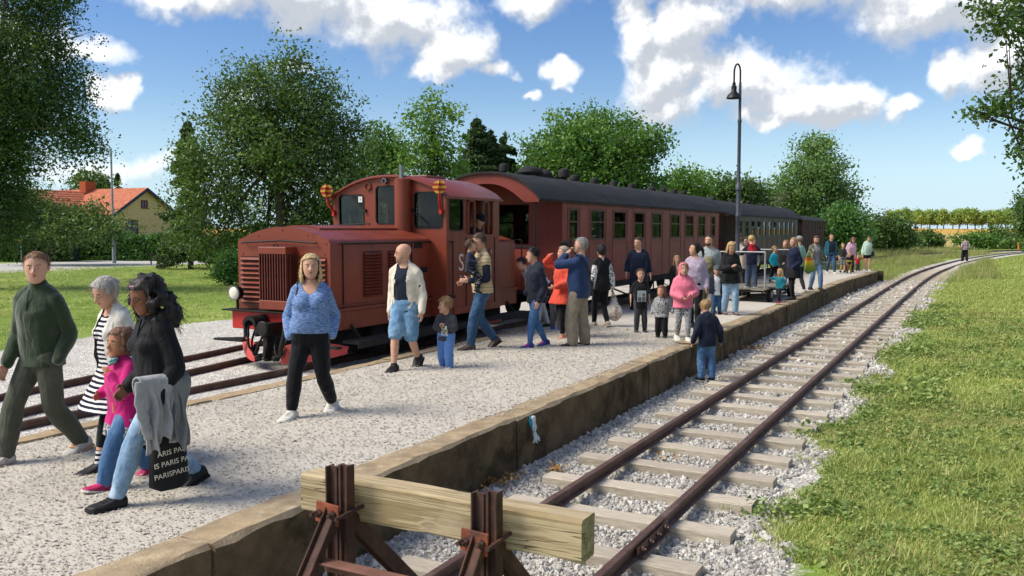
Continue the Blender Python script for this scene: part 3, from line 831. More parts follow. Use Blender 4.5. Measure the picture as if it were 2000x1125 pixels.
# side of the hood: rails, door seams, plates
mb = MB(); mb.tube([(10.05, 8.175, 1.655), (12.48, 8.175, 1.655)], .012, 6); mb.build('gutter_rail', M_BLACK, h1)
for xx in (10.13, 11.9):
    mb = MB(); mb.box((xx, 8.192, 1.15), (.016, .012, .98)); mb.build('door_seam', M_BLACK, h1)
for (a, c) in ((11.98, 1.60), (12.12, 1.19)):
    mb = MB(); mb.box((a + .12, 8.194, c), (.23, .012, .09)); mb.build('black_plate', M_RUBBER, h1, bevel=.004)
mb = MB(); mb.span((9.9, 8.15, .66), (15.6, 8.21, .70)); mb.span((9.9, 8.16, .735), (12.45, 8.2, .75)); mb.build('side_bead', M_RED, h1, bevel=.008)
# frame below
mb = MB(); mb.span((9.82, 8.19, .38), (15.62, 8.24, .662)); mb.span((9.82, 9.96, .38), (15.62, 10.01, .662)); mb.span((9.86, 8.24, .5), (15.6, 9.96, .6))
fr = mb.build('frame', M_RED, loco, bevel=.006)
mb = MB(); mb.span((9.70, 8.20, .36), (9.82, 10.0, .625)); mb.build('headstock', M_SIGRED, loco, bevel=.008)
mb = MB(); mb.span((9.62, 8.06, .632), (9.86, 10.14, .655)); mb.build('footplate', M_BLACK, loco, bevel=.004)
mb = MB(); mb.span((10.0, 7.82, .20), (15.5, 8.12, .245)); mb.span((10.0, 7.82, .14), (15.5, 7.835, .20))
mb.build('running_board', mat('board_grey_black', '#2b2a28', .8, var=.2, scale=5), loco, bevel=.004)
for xx in (10.3, 11.9, 13.5, 15.2):
    mb = MB(); mb.bar((xx, 8.0, .22), (xx, 8.2, .45), .03, .03); mb.build('bracket', M_BLACK, loco)
mb = MB(); mb.span((10.1, 8.45, -.02), (15.4, 9.75, .38)); mb.span((12.0, 8.28, .0), (13.0, 9.9, .42)); mb.build('underframe', M_UNDER, loco)
for xx in (11.15, 14.05):
    for sy in (-1, 1):
        mb = MB(); My = Matrix.Rotation(R(90), 3, 'X')
        mb.lathe([(.12, -.05), (.36, -.045), (.385, -.05), (.385, .03), (.415, .035), (.415, .06), (.3, .06), (.1, .05)], (xx, 9.13 + sy * .475, MAIN_Z + .385), My if sy < 0 else Matrix.Rotation(R(-90), 3, 'X'), 28)
        mb.build('wheel', M_BLACK, loco, smooth=35)
    mb = MB(); mb.span((xx - .18, 8.3, .12), (xx + .18, 8.42, .42)); mb.build('axle_box', M_UNDER, loco, bevel=.02)
# ploughs, coupler, hoses
def plough(yi, yo, name='plough'):
    mb = MB(); rings = []
    for t in np.linspace(0, 1, 7):
        y = yi + (yo - yi) * t; x = 9.50 + .52 * t ** 1.3
        top = .17 + .07 * math.sin(t * PI) - .02 * t; bot = -.09 + .14 * t ** 2
        rings.append([(x - .02 * k + .06 * k * k, y, bot + (top - bot) * k) for k in np.linspace(0, 1, 5)] + [(x + .012 - .02 * k + .06 * k * k, y, bot + (top - bot) * k) for k in np.linspace(1, 0, 5)])
    mb.loft(rings); return mb.build(name, M_PLOUGH, loco, smooth=40)
plough(8.85, 8.05); plough(9.36, 10.12)
cp = MB(); cp.span((9.42, 9.0, .33), (9.72, 9.2, .50)); cp.lathe([(.10, 0), (.115, .02), (.115, .05), (.06, .09)], (9.38, 9.1, .42), Matrix.Rotation(R(90), 3, 'Y'), 18)
cpl = cp.build('coupler', M_BLACK, loco, smooth=35)
mb = MB(); mb.tube([(9.5, 9.1, .34), (9.46, 9.1, .12), (9.42, 9.09, -.02), (9.38, 9.08, .0)], [.03, .035, .03, .02], 8); mb.span((9.45, 9.06, -.06), (9.56, 9.14, .3)); mb.build('hook', M_BLACK, cpl, smooth=40)
cs_ = MB(); cs_.loft([[(x, 9.36 + .13 * math.cos(a), .47 + .13 * math.sin(a)) for a in np.linspace(PI, 0, 9)] + [(x, 9.36 + .09 * math.cos(a), .44 + .10 * math.sin(a)) for a in np.linspace(0, PI, 9)] for x in (9.40, 9.70)]); cs_.span((9.42, 9.23, .30), (9.5, 9.27, .5)); cs_.span((9.42, 9.45, .28), (9.5, 9.49, .5)); cs_.build('coupling_bracket', M_BLACK, loco, smooth=40)
for (y, s, r0) in ((9.40, .6, .03), (8.74, -1, .055)):
    mb = MB(); pts = [(9.66, y, .50), (9.54, y + .02 * s, .53), (9.46, y + .03 * s, .46), (9.43, y + .02 * s, .32), (9.42, y - .03 * s, .14), (9.5, y - .10 * s, .04), (9.52, y - .2 * s, .0)]
    q = crom(pts, .05); mb.tube([tuple(p) for p in q], r0 * .62, 8); mb.lathe([(.05, 0), (.06, .02), (.06, .06), (.03, .08)], (9.5, y - .2 * s, -.05), None, 10)
    mb.build('brake_hose', M_RUBBER, loco, smooth=50)
    mb = MB(); pts = [(9.6, y + .02 * s, .42), (9.48, y - .02 * s, .2), (9.46, y - .12 * s, .02), (9.48, y - .2 * s, .14), (9.58, y - .24 * s, .3)]
    mb.tube([tuple(p) for p in crom(pts, .05)], .018, 6); mb.build('chain', M_BLACK, loco)
    mb = MB(); mb.tube([tuple(p) for p in crom([(9.55, y - .14 * s, .12), (9.5, y - .10 * s, .02), (9.5, y - .03 * s, .06), (9.52, y - .05 * s, .16), (9.55, y - .14 * s, .12)], .03)], .02, 6)
    mb.build('shackle', M_RUSTO if s < 0 else M_BLACK, loco)
mb = MB(); mb.tube([(9.7, 9.75, .36), (9.7, 9.75, .22), (9.66, 10.2, .19)], .02, 6); mb.span((9.6, 9.72, .17), (9.72, 10.3, .2)); mb.build('shunter_step', M_BLACK, loco)
mb = MB(); mb.tube([(9.7, 8.45, .36), (9.7, 8.45, .22), (9.66, 8.0, .19)], .02, 6); mb.span((9.6, 7.9, .17), (9.72, 8.48, .2)); mb.build('shunter_step', M_BLACK, loco)
mb = MB(); mb.tube([(9.74, 8.6, .42), (9.7, 8.6, .62), (9.7, 8.6, .82)], .016, 6); mb.build('coupling_lever', M_SIGRED, loco)
M_LAMP = mat('headlight_lens', '#e8dfc8', .12, var=.2, scale=30, col2='#f6efdc', c2scale=20, spec=.8)
for yy in (9.86, 8.34):
    mb = MB(); mb.lathe([(.045, .13), (.095, .10), (.112, .03), (.112, 0), (.10, -.012)], (9.62, yy, .905), Matrix.Rotation(R(90), 3, 'Y'), 20); mb.tube([(9.68, yy, .65), (9.68, yy, .82)], .022, 8)
    hl = mb.build('headlight', M_BLACK, loco, smooth=40)
    mb = MB(); mb.lathe([(.101, .004), (.09, -.018), (.05, -.032), (.01, -.036)], (9.615, yy, .905), Matrix.Rotation(R(90), 3, 'Y'), 20); mb.build('lens', M_LAMP, hl, smooth=60)
    mb = MB(); mb.lathe([(.100, 0), (.114, 0), (.114, -.014), (.100, -.014)], (9.612, yy, .905), Matrix.Rotation(R(90), 3, 'Y'), 20); mb.build('rim', M_STEEL, hl, smooth=40)
# cab
CX0, CX1, CY0, CY1 = 12.49, 14.34, 7.89, 10.31
def roof_z(y, z_e=2.45, z_a=2.78): t = (y - LY) / 1.21; return z_e + (z_a - z_e) * (1 - abs(t) ** 2.2)
arc = [(y, roof_z(y)) for y in np.linspace(CY1, CY0, 15)]
front_out = [(CY0, .40), (CY1, .40)] + arc
W1, W2, W3 = (9.63, 10.16, 1.94, 2.47), (8.90, 9.34, 1.98, 2.61), (7.98, 8.52, 1.90, 2.49)
mb = MB(); holed_wall(mb, front_out, [rrect(*w, .05) for w in (W1, W2, W3)], 'x', CX0, .04)
cabf = mb.build('cab_front', M_RED, loco, smooth=20)
for w in (W1, W2, W3): pane_and_seal(cabf, 'x', CX0, w, .05, 1)
mb = MB(); holed_wall(mb, front_out, [rrect(*w, .05) for w in (W1, W3)], 'x', CX1, -.04)
cabr = mb.build('cab_back', M_RED, loco, smooth=20)
for w in (W1, W3): pane_and_seal(cabr, 'x', CX1, w, .05, -1)
sw = (12.60, 13.02, 1.86, 2.38); dw = (13.17, 14.10, 1.78, 2.40)
for (yy, inn) in ((CY0, 1), (CY1, -1)):
    mb = MB(); holed_wall(mb, [(CX0 + .04, .40), (CX1 - .04, .40), (CX1 - .04, 2.46), (CX0 + .04, 2.46)], [rrect(*sw, .05), rrect(*dw, .03)], 'y', yy, inn * .04)
    cs = mb.build('cab_side', M_RED, loco, smooth=20)
    pane_and_seal(cs, 'y', yy, sw, .05, inn)
    mb = MB(); mb.tube([tuple(p) for p in crom([(13.19, yy - inn * .015, 1.80), (13.19, yy - inn * .015, 2.3), (13.22, yy - inn * .015, 2.36), (13.36, yy - inn * .015, 2.37), (13.40, yy - inn * .015, 2.3), (13.40, yy - inn * .015, 1.8)], .04)], .022, 6)
    mb.build('sliding_frame', M_RED, cs, smooth=50)
    mb = MB(); mb.tube([tuple(p) for p in crom([(13.72, yy - inn * .015, 1.80), (13.72, yy - inn * .015, 2.3), (13.75, yy - inn * .015, 2.36), (13.86, yy - inn * .015, 2.37), (13.90, yy - inn * .015, 2.3), (13.90, yy - inn * .015, 1.8)], .04)], .022, 6)
    mb.build('sliding_frame', M_RED, cs, smooth=50)
    mb = MB(); mb.tube([(12.62, yy - inn * .045, 1.66), (12.62, yy - inn * .045, .75)], .014, 6); mb.box((12.62, yy - inn * .03, 1.66), (.10, .03, .02)); mb.box((12.62, yy - inn * .03, .72), (.14, .05, .05)); mb.build('grab_rail', M_BLACK, cs)
    mb = MB(); mb.box((13.13, yy - inn * .004, 1.08), (.014, .012, 1.3)); mb.box((14.16, yy - inn * .004, 1.08), (.014, .012, 1.3)); mb.build('door_seam', M_BLACK, cs)
    mb = MB(); mb.tube([(13.25, yy - inn * .02, 1.3), (13.25, yy - inn * .05, 1.28), (13.36, yy - inn * .05, 1.28)], .012, 6); mb.build('door_handle', M_STEEL, cs)
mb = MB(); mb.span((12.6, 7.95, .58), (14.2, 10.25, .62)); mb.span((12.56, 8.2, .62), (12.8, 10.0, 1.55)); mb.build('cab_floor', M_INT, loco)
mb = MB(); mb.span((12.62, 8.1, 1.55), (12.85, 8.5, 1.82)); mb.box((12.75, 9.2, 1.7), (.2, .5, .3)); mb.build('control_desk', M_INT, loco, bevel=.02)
mb = MB(); rings = []
for x, dz in ((CX0 - .06, -.012), (CX0 - .02, .01), (CX1 + .02, .01), (CX1 + .08, -.012)):
    ys = np.linspace(CY0 - .05, CY1 + .05, 21)
    top = [(x, y, roof_z(min(max(y, CY0), CY1)) + .03 + dz - (.06 if y < CY0 or y > CY1 else 0)) for y in ys]
    bot = [(x, y, roof_z(min(max(y, CY0), CY1)) - .005 - (.06 if y < CY0 or y > CY1 else 0)) for y in ys[::-1]]
    rings.append(top + bot)
mb.loft(rings); cr_ = mb.build('cab_roof', M_RED, loco, smooth=38)
mb = MB(); mb.span((13.2, 8.75, 2.8), (13.8, 9.35, 2.845)); mb.build('roof_hatch', M_RED, cr_, bevel=.01)
mb = MB(); mb.lathe([(.15, 1.80), (.15, 2.73), (.12, 2.745), (.06, 2.75)], (12.42, 8.72, 0), None, 24); pc_ = mb.build('exhaust_casing', M_RED, loco, smooth=35)
mb = MB(); mb.lathe([(.042, 2.74), (.042, 2.96), (.036, 2.96), (.034, 2.80)], (12.42, 8.75, 0), None, 16); mb.build('exhaust_pipe', M_STEEL, loco, smooth=40)
mb = MB(); mb.lathe([(.066, 0), (.066, -.03), (.055, -.03), (.055, -.005), (.01, -.004)], (12.488, 9.51, 2.625), Matrix.Rotation(R(90), 3, 'Y'), 18); mb.build('lamp_socket', M_RED, cabf, smooth=40)
mb = MB(); mb.lathe([(.05, 0), (.05, -.06), (.04, -.062), (.038, -.02)], (12.488, 9.13, 2.71), Matrix.Rotation(R(90), 3, 'Y'), 18); mb.lathe([(.038, -.02), (.01, -.021)], (12.488, 9.13, 2.71), Matrix.Rotation(R(90), 3, 'Y'), 18); mb.build('top_lamp', M_STEEL, cabf, smooth=40)
for (y0_, z0_, y1_, z1_) in ((9.58, 2.2, 9.88, 2.46), (8.57, 2.2, 8.28, 1.95)):
    mb = MB(); mb.bar((12.47, y0_, z0_), (12.46, y1_, z1_), .014, .014); mb.box((12.475, y0_, z0_), (.05, .05, .05)); mb.build('wiper', M_RUBBER, cabf)
mb = MB(); mb.box((12.482, 9.69, 2.40), (.004, .085, .10)); nt = mb.build('paper_notice', mat('white_paper', '#e6e6e2', .8, var=.05), cabf)
text_mesh('notice_letter', '5', .07, mat('black_ink', '#161616', .8), nt, axes((12.4785, 9.69, 2.405), (0, -1, 0), (0, 0, 1)), .0005)
M_STRIPE, g, b = base_mat('red_yellow_stripes', .5)
zz = g.xyz(g.obj())[2]
g.put(b.inputs['Base Color'], g.mix(g.smooth(g.m('SINE', g.m('MULTIPLY_ADD', zz, 2 * PI / .082, PI / 2 + .2)), -.15, .15), lin('#a3261f'), lin('#dba63a')))
for (x, y, z) in ((12.34, 10.33, 2.56), (12.34, 7.93, 2.575)):
    mb = MB()
    for ang in (22, 112): mb.lathe([(.115, -.006), (.115, .006)], (0, 0, 0), Matrix.Rotation(R(ang), 3, 'Z') @ Matrix.Rotation(R(90), 3, 'Y'), 26)
    mb.build('signal_disc', M_STRIPE, loco, loc=(x, y, z))
    s = -1 if y < 9 else 1
    mb = MB(); mb.tube([(x, y, z - .11), (x + .03, y - .01 * s, z - .24), (x + .14, y - .06 * s, z - .40)], [.022, .03, .02], 8); mb.box((x + .13, y - .05 * s, z - .40), (.06, .05, .1)); mb.build('disc_bracket', M_SIGRED, loco, smooth=40)
for (y, z) in ((8.1, 1.0), (8.1, 1.3), (8.0, .8)):
    o = bpy.data.objects.new('rivet', rdata); COL.objects.link(o); o.parent = cabf; o.location = (12.49, y, z)
M_LET = mat('cream_lettering', '#d8d2c0', .6, var=.08)
text_mesh('lettering', 'S', .42, M_LET, loco, axes((12.96, 7.884, 1.28), (1, 0, 0), (0, 0, 1)), .002)
text_mesh('lettering', '3', .17, M_LET, loco, axes((12.94, 7.884, 1.0), (1, 0, 0), (0, 0, 1)), .002)
mb = MB(); mb.span((12.7, 7.86, .40), (14.3, 7.9, .52)); mb.span((13.2, 7.7, .16), (14.1, 7.95, .2)); mb.build('cab_step', M_RED, loco, bevel=.006)
mb = MB(); mb.tube([(14.45, 8.17, 1.62), (14.45, 8.12, 1.62), (14.5, 8.12, .8), (14.5, 8.18, .75)], .012, 6); mb.tube([(15.66, 8.17, 1.66), (15.66, 8.1, 1.66), (15.66, 8.1, .6), (15.66, 8.18, .55)], .013, 6); mb.tube([(14.4, 8.17, 1.66), (15.66, 8.17, 1.66)], .01, 6); mb.build('grab_rail', M_BLACK, loco)
mb = MB(); mb.span((15.6, 8.25, .36), (15.72, 9.95, .62)); mb.build('headstock', M_SIGRED, loco, bevel=.008)

# ------------------------------------------------------------------ coaches
CYC = 9.13
def coach(label, x0, x1, rx0, rx1, hw, z0, ze, za, wins, m_low, m_up, wz, vents, cat='railway carriage', vest=True, frame_m=None, curtains=False, bogies=True):
    root = tag(empty('railway_carriage', (0, 0, 0)), label, cat, 'carriages of the train')
    ys = (CYC - hw, CYC + hw)
    def rz(y): t = abs((y - CYC) / (hw + .06)); return ze + (za - ze) * (1 - t ** 2.6)
    # roof
    mb = MB(); rings = []
    for x in (rx0, rx0 + .06, rx1 - .06, rx1):
        yy = np.linspace(CYC - hw - .06, CYC + hw + .06, 25)
        rings.append([(x, y, rz(y) + .035) for y in yy] + [(x, y, rz(y) - .015) for y in yy[::-1]])
    mb.loft(rings); roof = mb.build('roof', M_ROOF, root, smooth=35)
    nb = int((rx1 - rx0) / 4.0)
    for i in range(1, nb + 1):
        x = rx0 + (rx1 - rx0) * i / (nb + 1)
        mb = MB(); yy = np.linspace(CYC - hw - .062, CYC + hw + .062, 25)
        mb.loft([[(xx, y, rz(y) + .041) for y in yy] + [(xx, y, rz(y) + .03) for y in yy[::-1]] for xx in (x, x + .09)]); mb.build('roof_seam', M_ROOF, roof, smooth=35)
    for (x, r, h, dy) in vents:
        mb = MB()
        if r > .3:
            mb.span((x - .75, CYC + dy - .3, za - .02), (x + .55, CYC + dy + .3, za + .06)); mb.ball((x - .4, CYC + dy, za + .14), (.36, .3, .15), 14, 8); mb.ball((x + .3, CYC + dy, za + .12), (.22, .22, .14), 12, 8)
        else:
            mb.lathe([(r * .55, -.06), (r * .55, h * .35), (r, h * .38), (r, h * .75), (r * .85, h), (r * .35, h * 1.12)], (x, CYC + dy, za), None, 14)
        mb.build('roof_vent', M_ROOF, roof, smooth=35)
    # sides with real window openings
    zb, zt = wz
    for y, inn in ((ys[0], 1), (ys[1], -1)):
        mb = MB(); holed_wall(mb, [(x0, zb - .05), (x1, zb - .05), (x1, ze + .02), (x0, ze + .02)], [[(a, zb), (b_, zb), (b_, zt), (a, zt)] for a, b_ in wins], 'y', y, inn * .04)
        sd_ = mb.build('side_wall', m_up, root)
        mb = MB(); mb.span((x0, min(y, y + inn * .04), z0), (x1, max(y, y + inn * .04), zb - .05)); mb.build('lower_panel', m_low, sd_)
        edges = sorted([x0 + .01] + [q for a, b_ in wins for q in (a - .085, b_ + .085)] + [x1 - .03])
        for q in edges:
            mb = MB(); mb.span((q, y - inn * .010, z0), (q + .035, y, ze - .02)); mb.build('batten', m_low if m_low is m_up else M_RED2 if m_up is M_RED2 else m_low, sd_, bevel=.003)
        mb = MB(); mb.span((x0, y - inn * .02, zb - .075), (x1, y - .0 * inn, zb - .045)); mb.span((x0, y - inn * .012, ze - .10), (x1, y, ze - .06)); mb.build('waist_rail', m_up, sd_, bevel=.004)
        for k, (a, b_) in enumerate(wins):
            fm = frame_m or mat('window_wood', '#4a3228', .6, var=.2)
            mb = MB(); t = .045; yo, yi = y - inn * .006, y + inn * .05
            for s_ in ((a, zb, a + t, zt), (b_ - t, zb, b_, zt), (a + t, zb, b_ - t, zb + t), (a + t, zt - t, b_ - t, zt)):
                mb.span((s_[0], min(yo, yi), s_[1]), (s_[2], max(yo, yi), s_[3]))
            if b_ - a > .35: mb.span((a + t, min(yo, yi) + .004, zb + (zt - zb) * .56), (b_ - t, max(yo, yi) - .004, zb + (zt - zb) * .56 + .04))
            w = mb.build('window', fm, sd_)
            opened = (b_ - a > .35) and (k in (2, 3, 6)) and inn > 0
            mb = MB(); mb.span((a + t, y + inn * .02 - .002, zb + t), (b_ - t, y + inn * .02 + .002, zb + (zt - zb) * .56 if opened else zt - t)); mb.build('pane', M_CGLASS, w)
            if curtains and inn > 0:
                for side in (0, 1):
                    if opened and side: continue
                    cx = a + .10 if side == 0 else b_ - .10
                    mb = MB(); nn = 9
                    top = [(cx + (i / (nn - 1) - .5) * .15, y + inn * (.08 + .018 * math.sin(i * 2.2)), zt) for i in range(nn)]
                    bot = [(cx + (i / (nn - 1) - .5) * .10, y + inn * (.08 + .018 * math.sin(i * 2.2)), zb) for i in range(nn)]
                    mb.loft([top, bot], closed=False, caps=False); mb.build('curtain', mat('pale_curtain', '#8f957f', .9, var=.15, scale=8), w, smooth=60)
    # ends
    for xe, s in ((x0, 1), (x1, -1)):
        arc_ = [(y, rz(y) + .01) for y in np.linspace(ys[1], ys[0], 17)]
        mb = MB(); holed_wall(mb, [(ys[0], z0), (ys[1], z0)] + arc_, [[(CYC - .44, z0 + .12), (CYC + .36, z0 + .12), (CYC + .36, ze - .05), (CYC - .44, ze - .05)]], 'x', xe + s * .02, s * .04)
        e_ = mb.build('end_wall', m_low, root)
        mb = MB(); mb.span((xe + s * .03, CYC - .44, z0 + .12), (xe + s * .05, CYC + .36, z0 + .95)); mb.build('end_door', m_low, e_)
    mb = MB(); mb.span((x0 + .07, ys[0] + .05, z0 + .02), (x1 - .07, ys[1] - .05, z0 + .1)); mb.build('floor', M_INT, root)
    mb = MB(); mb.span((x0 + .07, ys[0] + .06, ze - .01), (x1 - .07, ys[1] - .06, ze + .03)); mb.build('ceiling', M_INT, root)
    if vest:
        for xr, xe, s in ((rx0, x0, 1), (rx1, x1, -1)):
            up = [(y, rz(y) - .005) for y in np.linspace(ys[1], ys[0], 19)]
            dn = [(y, ze - .04 + .40 * (1 - abs((y - CYC) / (hw * .72)) ** 2.2) if abs(y - CYC) < hw * .72 else ze - .04) for y in np.linspace(ys[0], ys[1], 25)]
            mb = MB(); mb.prism(up + dn, (xr + s * .05, 0, 0), (0, 1, 0), (0, 0, 1), (s * .04, 0, 0)); mb.build('canopy_fascia', m_low, root)
            mb = MB(); mb.span((min(xr, xe), ys[0] + .12, z0 - .08), (max(xr, xe), ys[1] - .12, z0 + .02)); mb.build('vestibule_floor', M_UNDER, root)
            mb = MB()
            for y in (ys[0] + .1, ys[1] - .1):
                mb.tube([(xr + s * .08, y, z0), (xr + s * .08, y, ze - .03)], .018, 6)
            mb.tube([(xr + s * .08, ys[0] + .1, z0 + .9), (xr + s * .08, CYC - .4, z0 + .9), (xr + s * .08, CYC - .4, z0)], .016, 6)
            mb.tube([(xr + s * .08, ys[1] - .1, z0 + .9), (xr + s * .08, CYC + .4, z0 + .9), (xr + s * .08, CYC + .4, z0)], .016, 6)
            mb.build('railing', M_BLACK, root)
            mb = MB(); mb.span((xr + s * .06, ys[0] + .11, z0 + .02), (xr + s * .075, CYC - .42, z0 + .86)); mb.span((xr + s * .06, CYC + .42, z0 + .02), (xr + s * .075, ys[1] - .11, z0 + .86)); mb.build('dash_panel', m_low, root)
            mb = MB(); a0 = min(xr, xe) + .25
            for k in range(2): mb.span((a0, ys[0] + .0 - .05 * k, z0 - .22 - .24 * k), (a0 + .75, ys[0] + .28 - .05 * k, z0 - .19 - .24 * k))
            mb.bar((a0, ys[0] + .15, z0 - .02), (a0, ys[0] + .05, z0 - .46), .02, .05); mb.bar((a0 + .75, ys[0] + .15, z0 - .02), (a0 + .75, ys[0] + .05, z0 - .46), .02, .05)
            mb.build('step', M_BLACK, root)
            mb = MB(); xh = xe - s * .02
            mb.tube([(xh, ys[0] - .015, z0 + .35), (xh, ys[0] - .05, z0 + .4), (xh, ys[0] - .05, z0 + 1.0), (xh, ys[0] - .015, z0 + 1.05)], .012, 6); mb.build('grab_rail', M_BLACK, root)
    # underframe, truss and bogies
    mb = MB()
    for y in (ys[0] + .06, ys[1] - .06): mb.span((rx0 + .1, y - .03, z0 - .16), (rx1 - .1, y + .03, z0 + .005))
    mb.build('solebar', M_UNDER, root)
    xm = (x0 + x1) / 2; L = x1 - x0
    for y in (ys[0] + .14, ys[1] - .14):
        mb = MB(); q = (x0 + L * .22, x0 + L * .36, x0 + L * .64, x0 + L * .78)
        mb.tube([(q[0], y, z0 - .1), (q[1], y, z0 - .48), (q[2], y, z0 - .48), (q[3], y, z0 - .1)], .022, 6)
        for xx in (q[1], q[2], xm): mb.tube([(xx, y, z0 - .12), (xx, y, z0 - .48)], .02, 6)
        mb.tube([(q[1], y, z0 - .48), (xm, y, z0 - .12), (q[2], y, z0 - .48)], .014, 6)
        mb.build('truss', M_UNDER, root)
    for xb in ((x0 + L * .13, x1 - L * .13) if bogies else (x0 + L * .2, x1 - L * .2)):
        mb = MB()
        for y in (CYC - .62, CYC + .62): mb.span((xb - .95, y - .05, .10), (xb + .95, y + .05, .26)); mb.span((xb - .25, y - .07, .22), (xb + .25, y + .07, z0 - .1))
        mb.span((xb - .15, CYC - .6, .2), (xb + .15, CYC + .6, z0)); bo_ = mb.build('bogie', M_UNDER, root)
        for dx in (-.65, .65):
            for sy in (-1, 1):
                mb = MB(); mb.lathe([(.1, -.04), (.29, -.04), (.31, -.045), (.31, .03), (.34, .035), (.34, .06), (.1, .05)], (xb + dx, CYC + sy * .475, MAIN_Z + .312), Matrix.Rotation(R(-90 * sy), 3, 'X'), 20); mb.build('wheel', M_BLACK, bo_, smooth=35)
    return root
WINS = [(17.36, 17.66), (18.36, 19.02), (19.52, 20.18), (20.68, 21.34), (21.84, 22.50), (23.0, 23.66), (24.16, 24.82), (25.32, 25.98)]
def wx(px, y=7.88): return y / math.tan(CAM_YAW - math.atan((px - 1000) / 1700))
W_A = [(wx(a), wx(b_)) for a, b_ in ((1111, 1128.5), (1153, 1180), (1198, 1222), (1238, 1258), (1273, 1291), (1309, 1326.5), (1338, 1353), (1363, 1376), (1388, 1395.5))]
vA = [(16.9, .11, .24, .05), (18.6, .4, .2, .05), (19.75, .15, .30, -.1), (19.2, .12, .2, .1), (20.6, .14, .2, .0), (20.95, .11, .17, .2), (22.15, .12, .2, .1), (23.6, .12, .2, .1), (25.1, .12, .2, .1), (26.6, .16, .14, .0), (26.95, .12, .2, .1), (28.1, .12, .2, .1), (29.3, .12, .2, .1), (30.4, .12, .2, .1)]
carA = coach('dark red wooden passenger carriage with black roof, behind the locomotive', wx(1097), wx(1403), 15.95, 31.3, 1.25, .60, 2.47, 3.05, W_A, M_RED2, M_RED2, (1.62, 2.34), vA, curtains=True)
M_OLIVE = paint('grey_green_paint', '#4c4d42', .6, '#3a3a30'); M_BROWN = paint('faded_brown_paint', '#5b4a3c', .65, '#3a2c24')
wB = [(x, x + .62) for x in np.arange(33.1, 45.0, 1.09)]
carB = coach('grey green and brown passenger carriage, middle one of the train', 32.7, 45.6, 31.5, 46.5, 1.22, .55, 2.42, 2.98, wB, M_BROWN, M_OLIVE, (1.60, 2.26), [(x, .11, .18, 0) for x in (34, 37, 40, 43)], frame_m=mat('grey_window_wood', '#57594e', .7, var=.2))
M_VAN = paint('dull_brown_red', '#4c2a22', .7, '#2c1a16')
carC = coach('small brown red goods van at the far end of the train', 47.0, 54.6, 46.8, 54.9, 1.2, .5, 2.36, 2.66, [(48.2, 48.7), (52.6, 53.1)], M_VAN, M_VAN, (1.9, 2.2), [], cat='goods van', vest=False, bogies=False)
for x in np.arange(47.5, 54.5, .62):
    mb = MB(); mb.span((x, CYC - 1.225, .5), (x + .05, CYC - 1.2, 2.3)); mb.build('batten', M_VAN, carC)
# ------------------------------------------------------------------ people
def V3(*a): return np.array(a, float)
def unit(v): return v / (np.linalg.norm(v) + 1e-12)
def rotz(a): c, s = math.cos(a), math.sin(a); return np.array([[c, -s, 0], [s, c, 0], [0, 0, 1.]])
def roty(a): c, s = math.cos(a), math.sin(a); return np.array([[c, 0, s], [0, 1, 0], [-s, 0, c]])   # positive pitches +x down
def rotx(a): c, s = math.cos(a), math.sin(a); return np.array([[1, 0, 0], [0, c, -s], [0, s, c]])
class Blob:
    """overlapping closed shapes that a voxel remesh turns into one continuous surface"""
    def __init__(s): s.V = []; s.F = []; s.n = 0
    def add(s, V, F): s.V.append(np.asarray(V, float)); s.F += [tuple(i + s.n for i in f) for f in F]; s.n += len(V)
    def loft(s, rings):
        m = len(rings[0]); n = len(rings); V = np.vstack(rings + [rings[0].mean(0)[None], rings[-1].mean(0)[None]])
        F = [(i * m + k, i * m + (k + 1) % m, (i + 1) * m + (k + 1) % m, (i + 1) * m + k) for i in range(n - 1) for k in range(m)]
        F += [(n * m, (k + 1) % m, k) for k in range(m)] + [(n * m + 1, (n - 1) * m + k, (n - 1) * m + (k + 1) % m) for k in range(m)]
        s.add(V, F)
    def tube(s, pts, rad, seg=12, flat=False):
        """limb through pts; radii per point; rounded ends unless flat"""
        pts = np.asarray(pts, float); rad = np.asarray(rad, float)
        if len(pts) > 2:                         # smooth the bends a little
            P = [pts[0]]; Q = [rad[0]]
            for i in range(1, len(pts) - 1):
                P += [pts[i] * .8 + pts[i - 1] * .2, pts[i] * .94 + (pts[i - 1] + pts[i + 1]) * .03, pts[i] * .8 + pts[i + 1] * .2]
                Q += [rad[i] * .8 + rad[i - 1] * .2, rad[i], rad[i] * .8 + rad[i + 1] * .2]
            pts = np.array(P + [pts[-1]]); rad = np.array(Q + [rad[-1]])
        t0, t1 = unit(pts[1] - pts[0]), unit(pts[-1] - pts[-2])
        if not flat:
            a = [(.95, .35), (.6, .8)]
            pts = np.vstack([[pts[0] - t0 * rad[0] * a[0][0] * .9], [pts[0] - t0 * rad[0] * .6], pts, [pts[-1] + t1 * rad[-1] * .6], [pts[-1] + t1 * rad[-1] * .86]])
            rad = np.concatenate([[rad[0] * .4], [rad[0] * .8], rad, [rad[-1] * .8], [rad[-1] * .4]])
        n = len(pts); T = np.gradient(pts, axis=0)
        a = np.cross(unit(T[0]), [0.3, .9, .2]); a = unit(a); rings = []
        th = np.linspace(0, 2 * PI, seg, endpoint=False)
        for i in range(n):
            t = unit(T[i]); a = unit(a - t * (a @ t)); b = np.cross(t, a)
            rings.append(pts[i] + rad[i] * (np.cos(th)[:, None] * a + np.sin(th)[:, None] * b))
        s.loft(rings)
    def ball(s, c, r, M=None, seg=14, nr=9):
        r = np.array(r if np.ndim(r) else (r, r, r), float); rings = []
        th = np.linspace(0, 2 * PI, seg, endpoint=False)
        for i in range(nr):
            ph = PI * (i + .35) / (nr - .3)
            q = np.column_stack([np.sin(ph) * np.cos(th), np.sin(ph) * np.sin(th), np.full(seg, np.cos(ph))]) * r
            rings.append((q @ M.T if M is not None else q) + c)
        s.loft(rings[::-1])
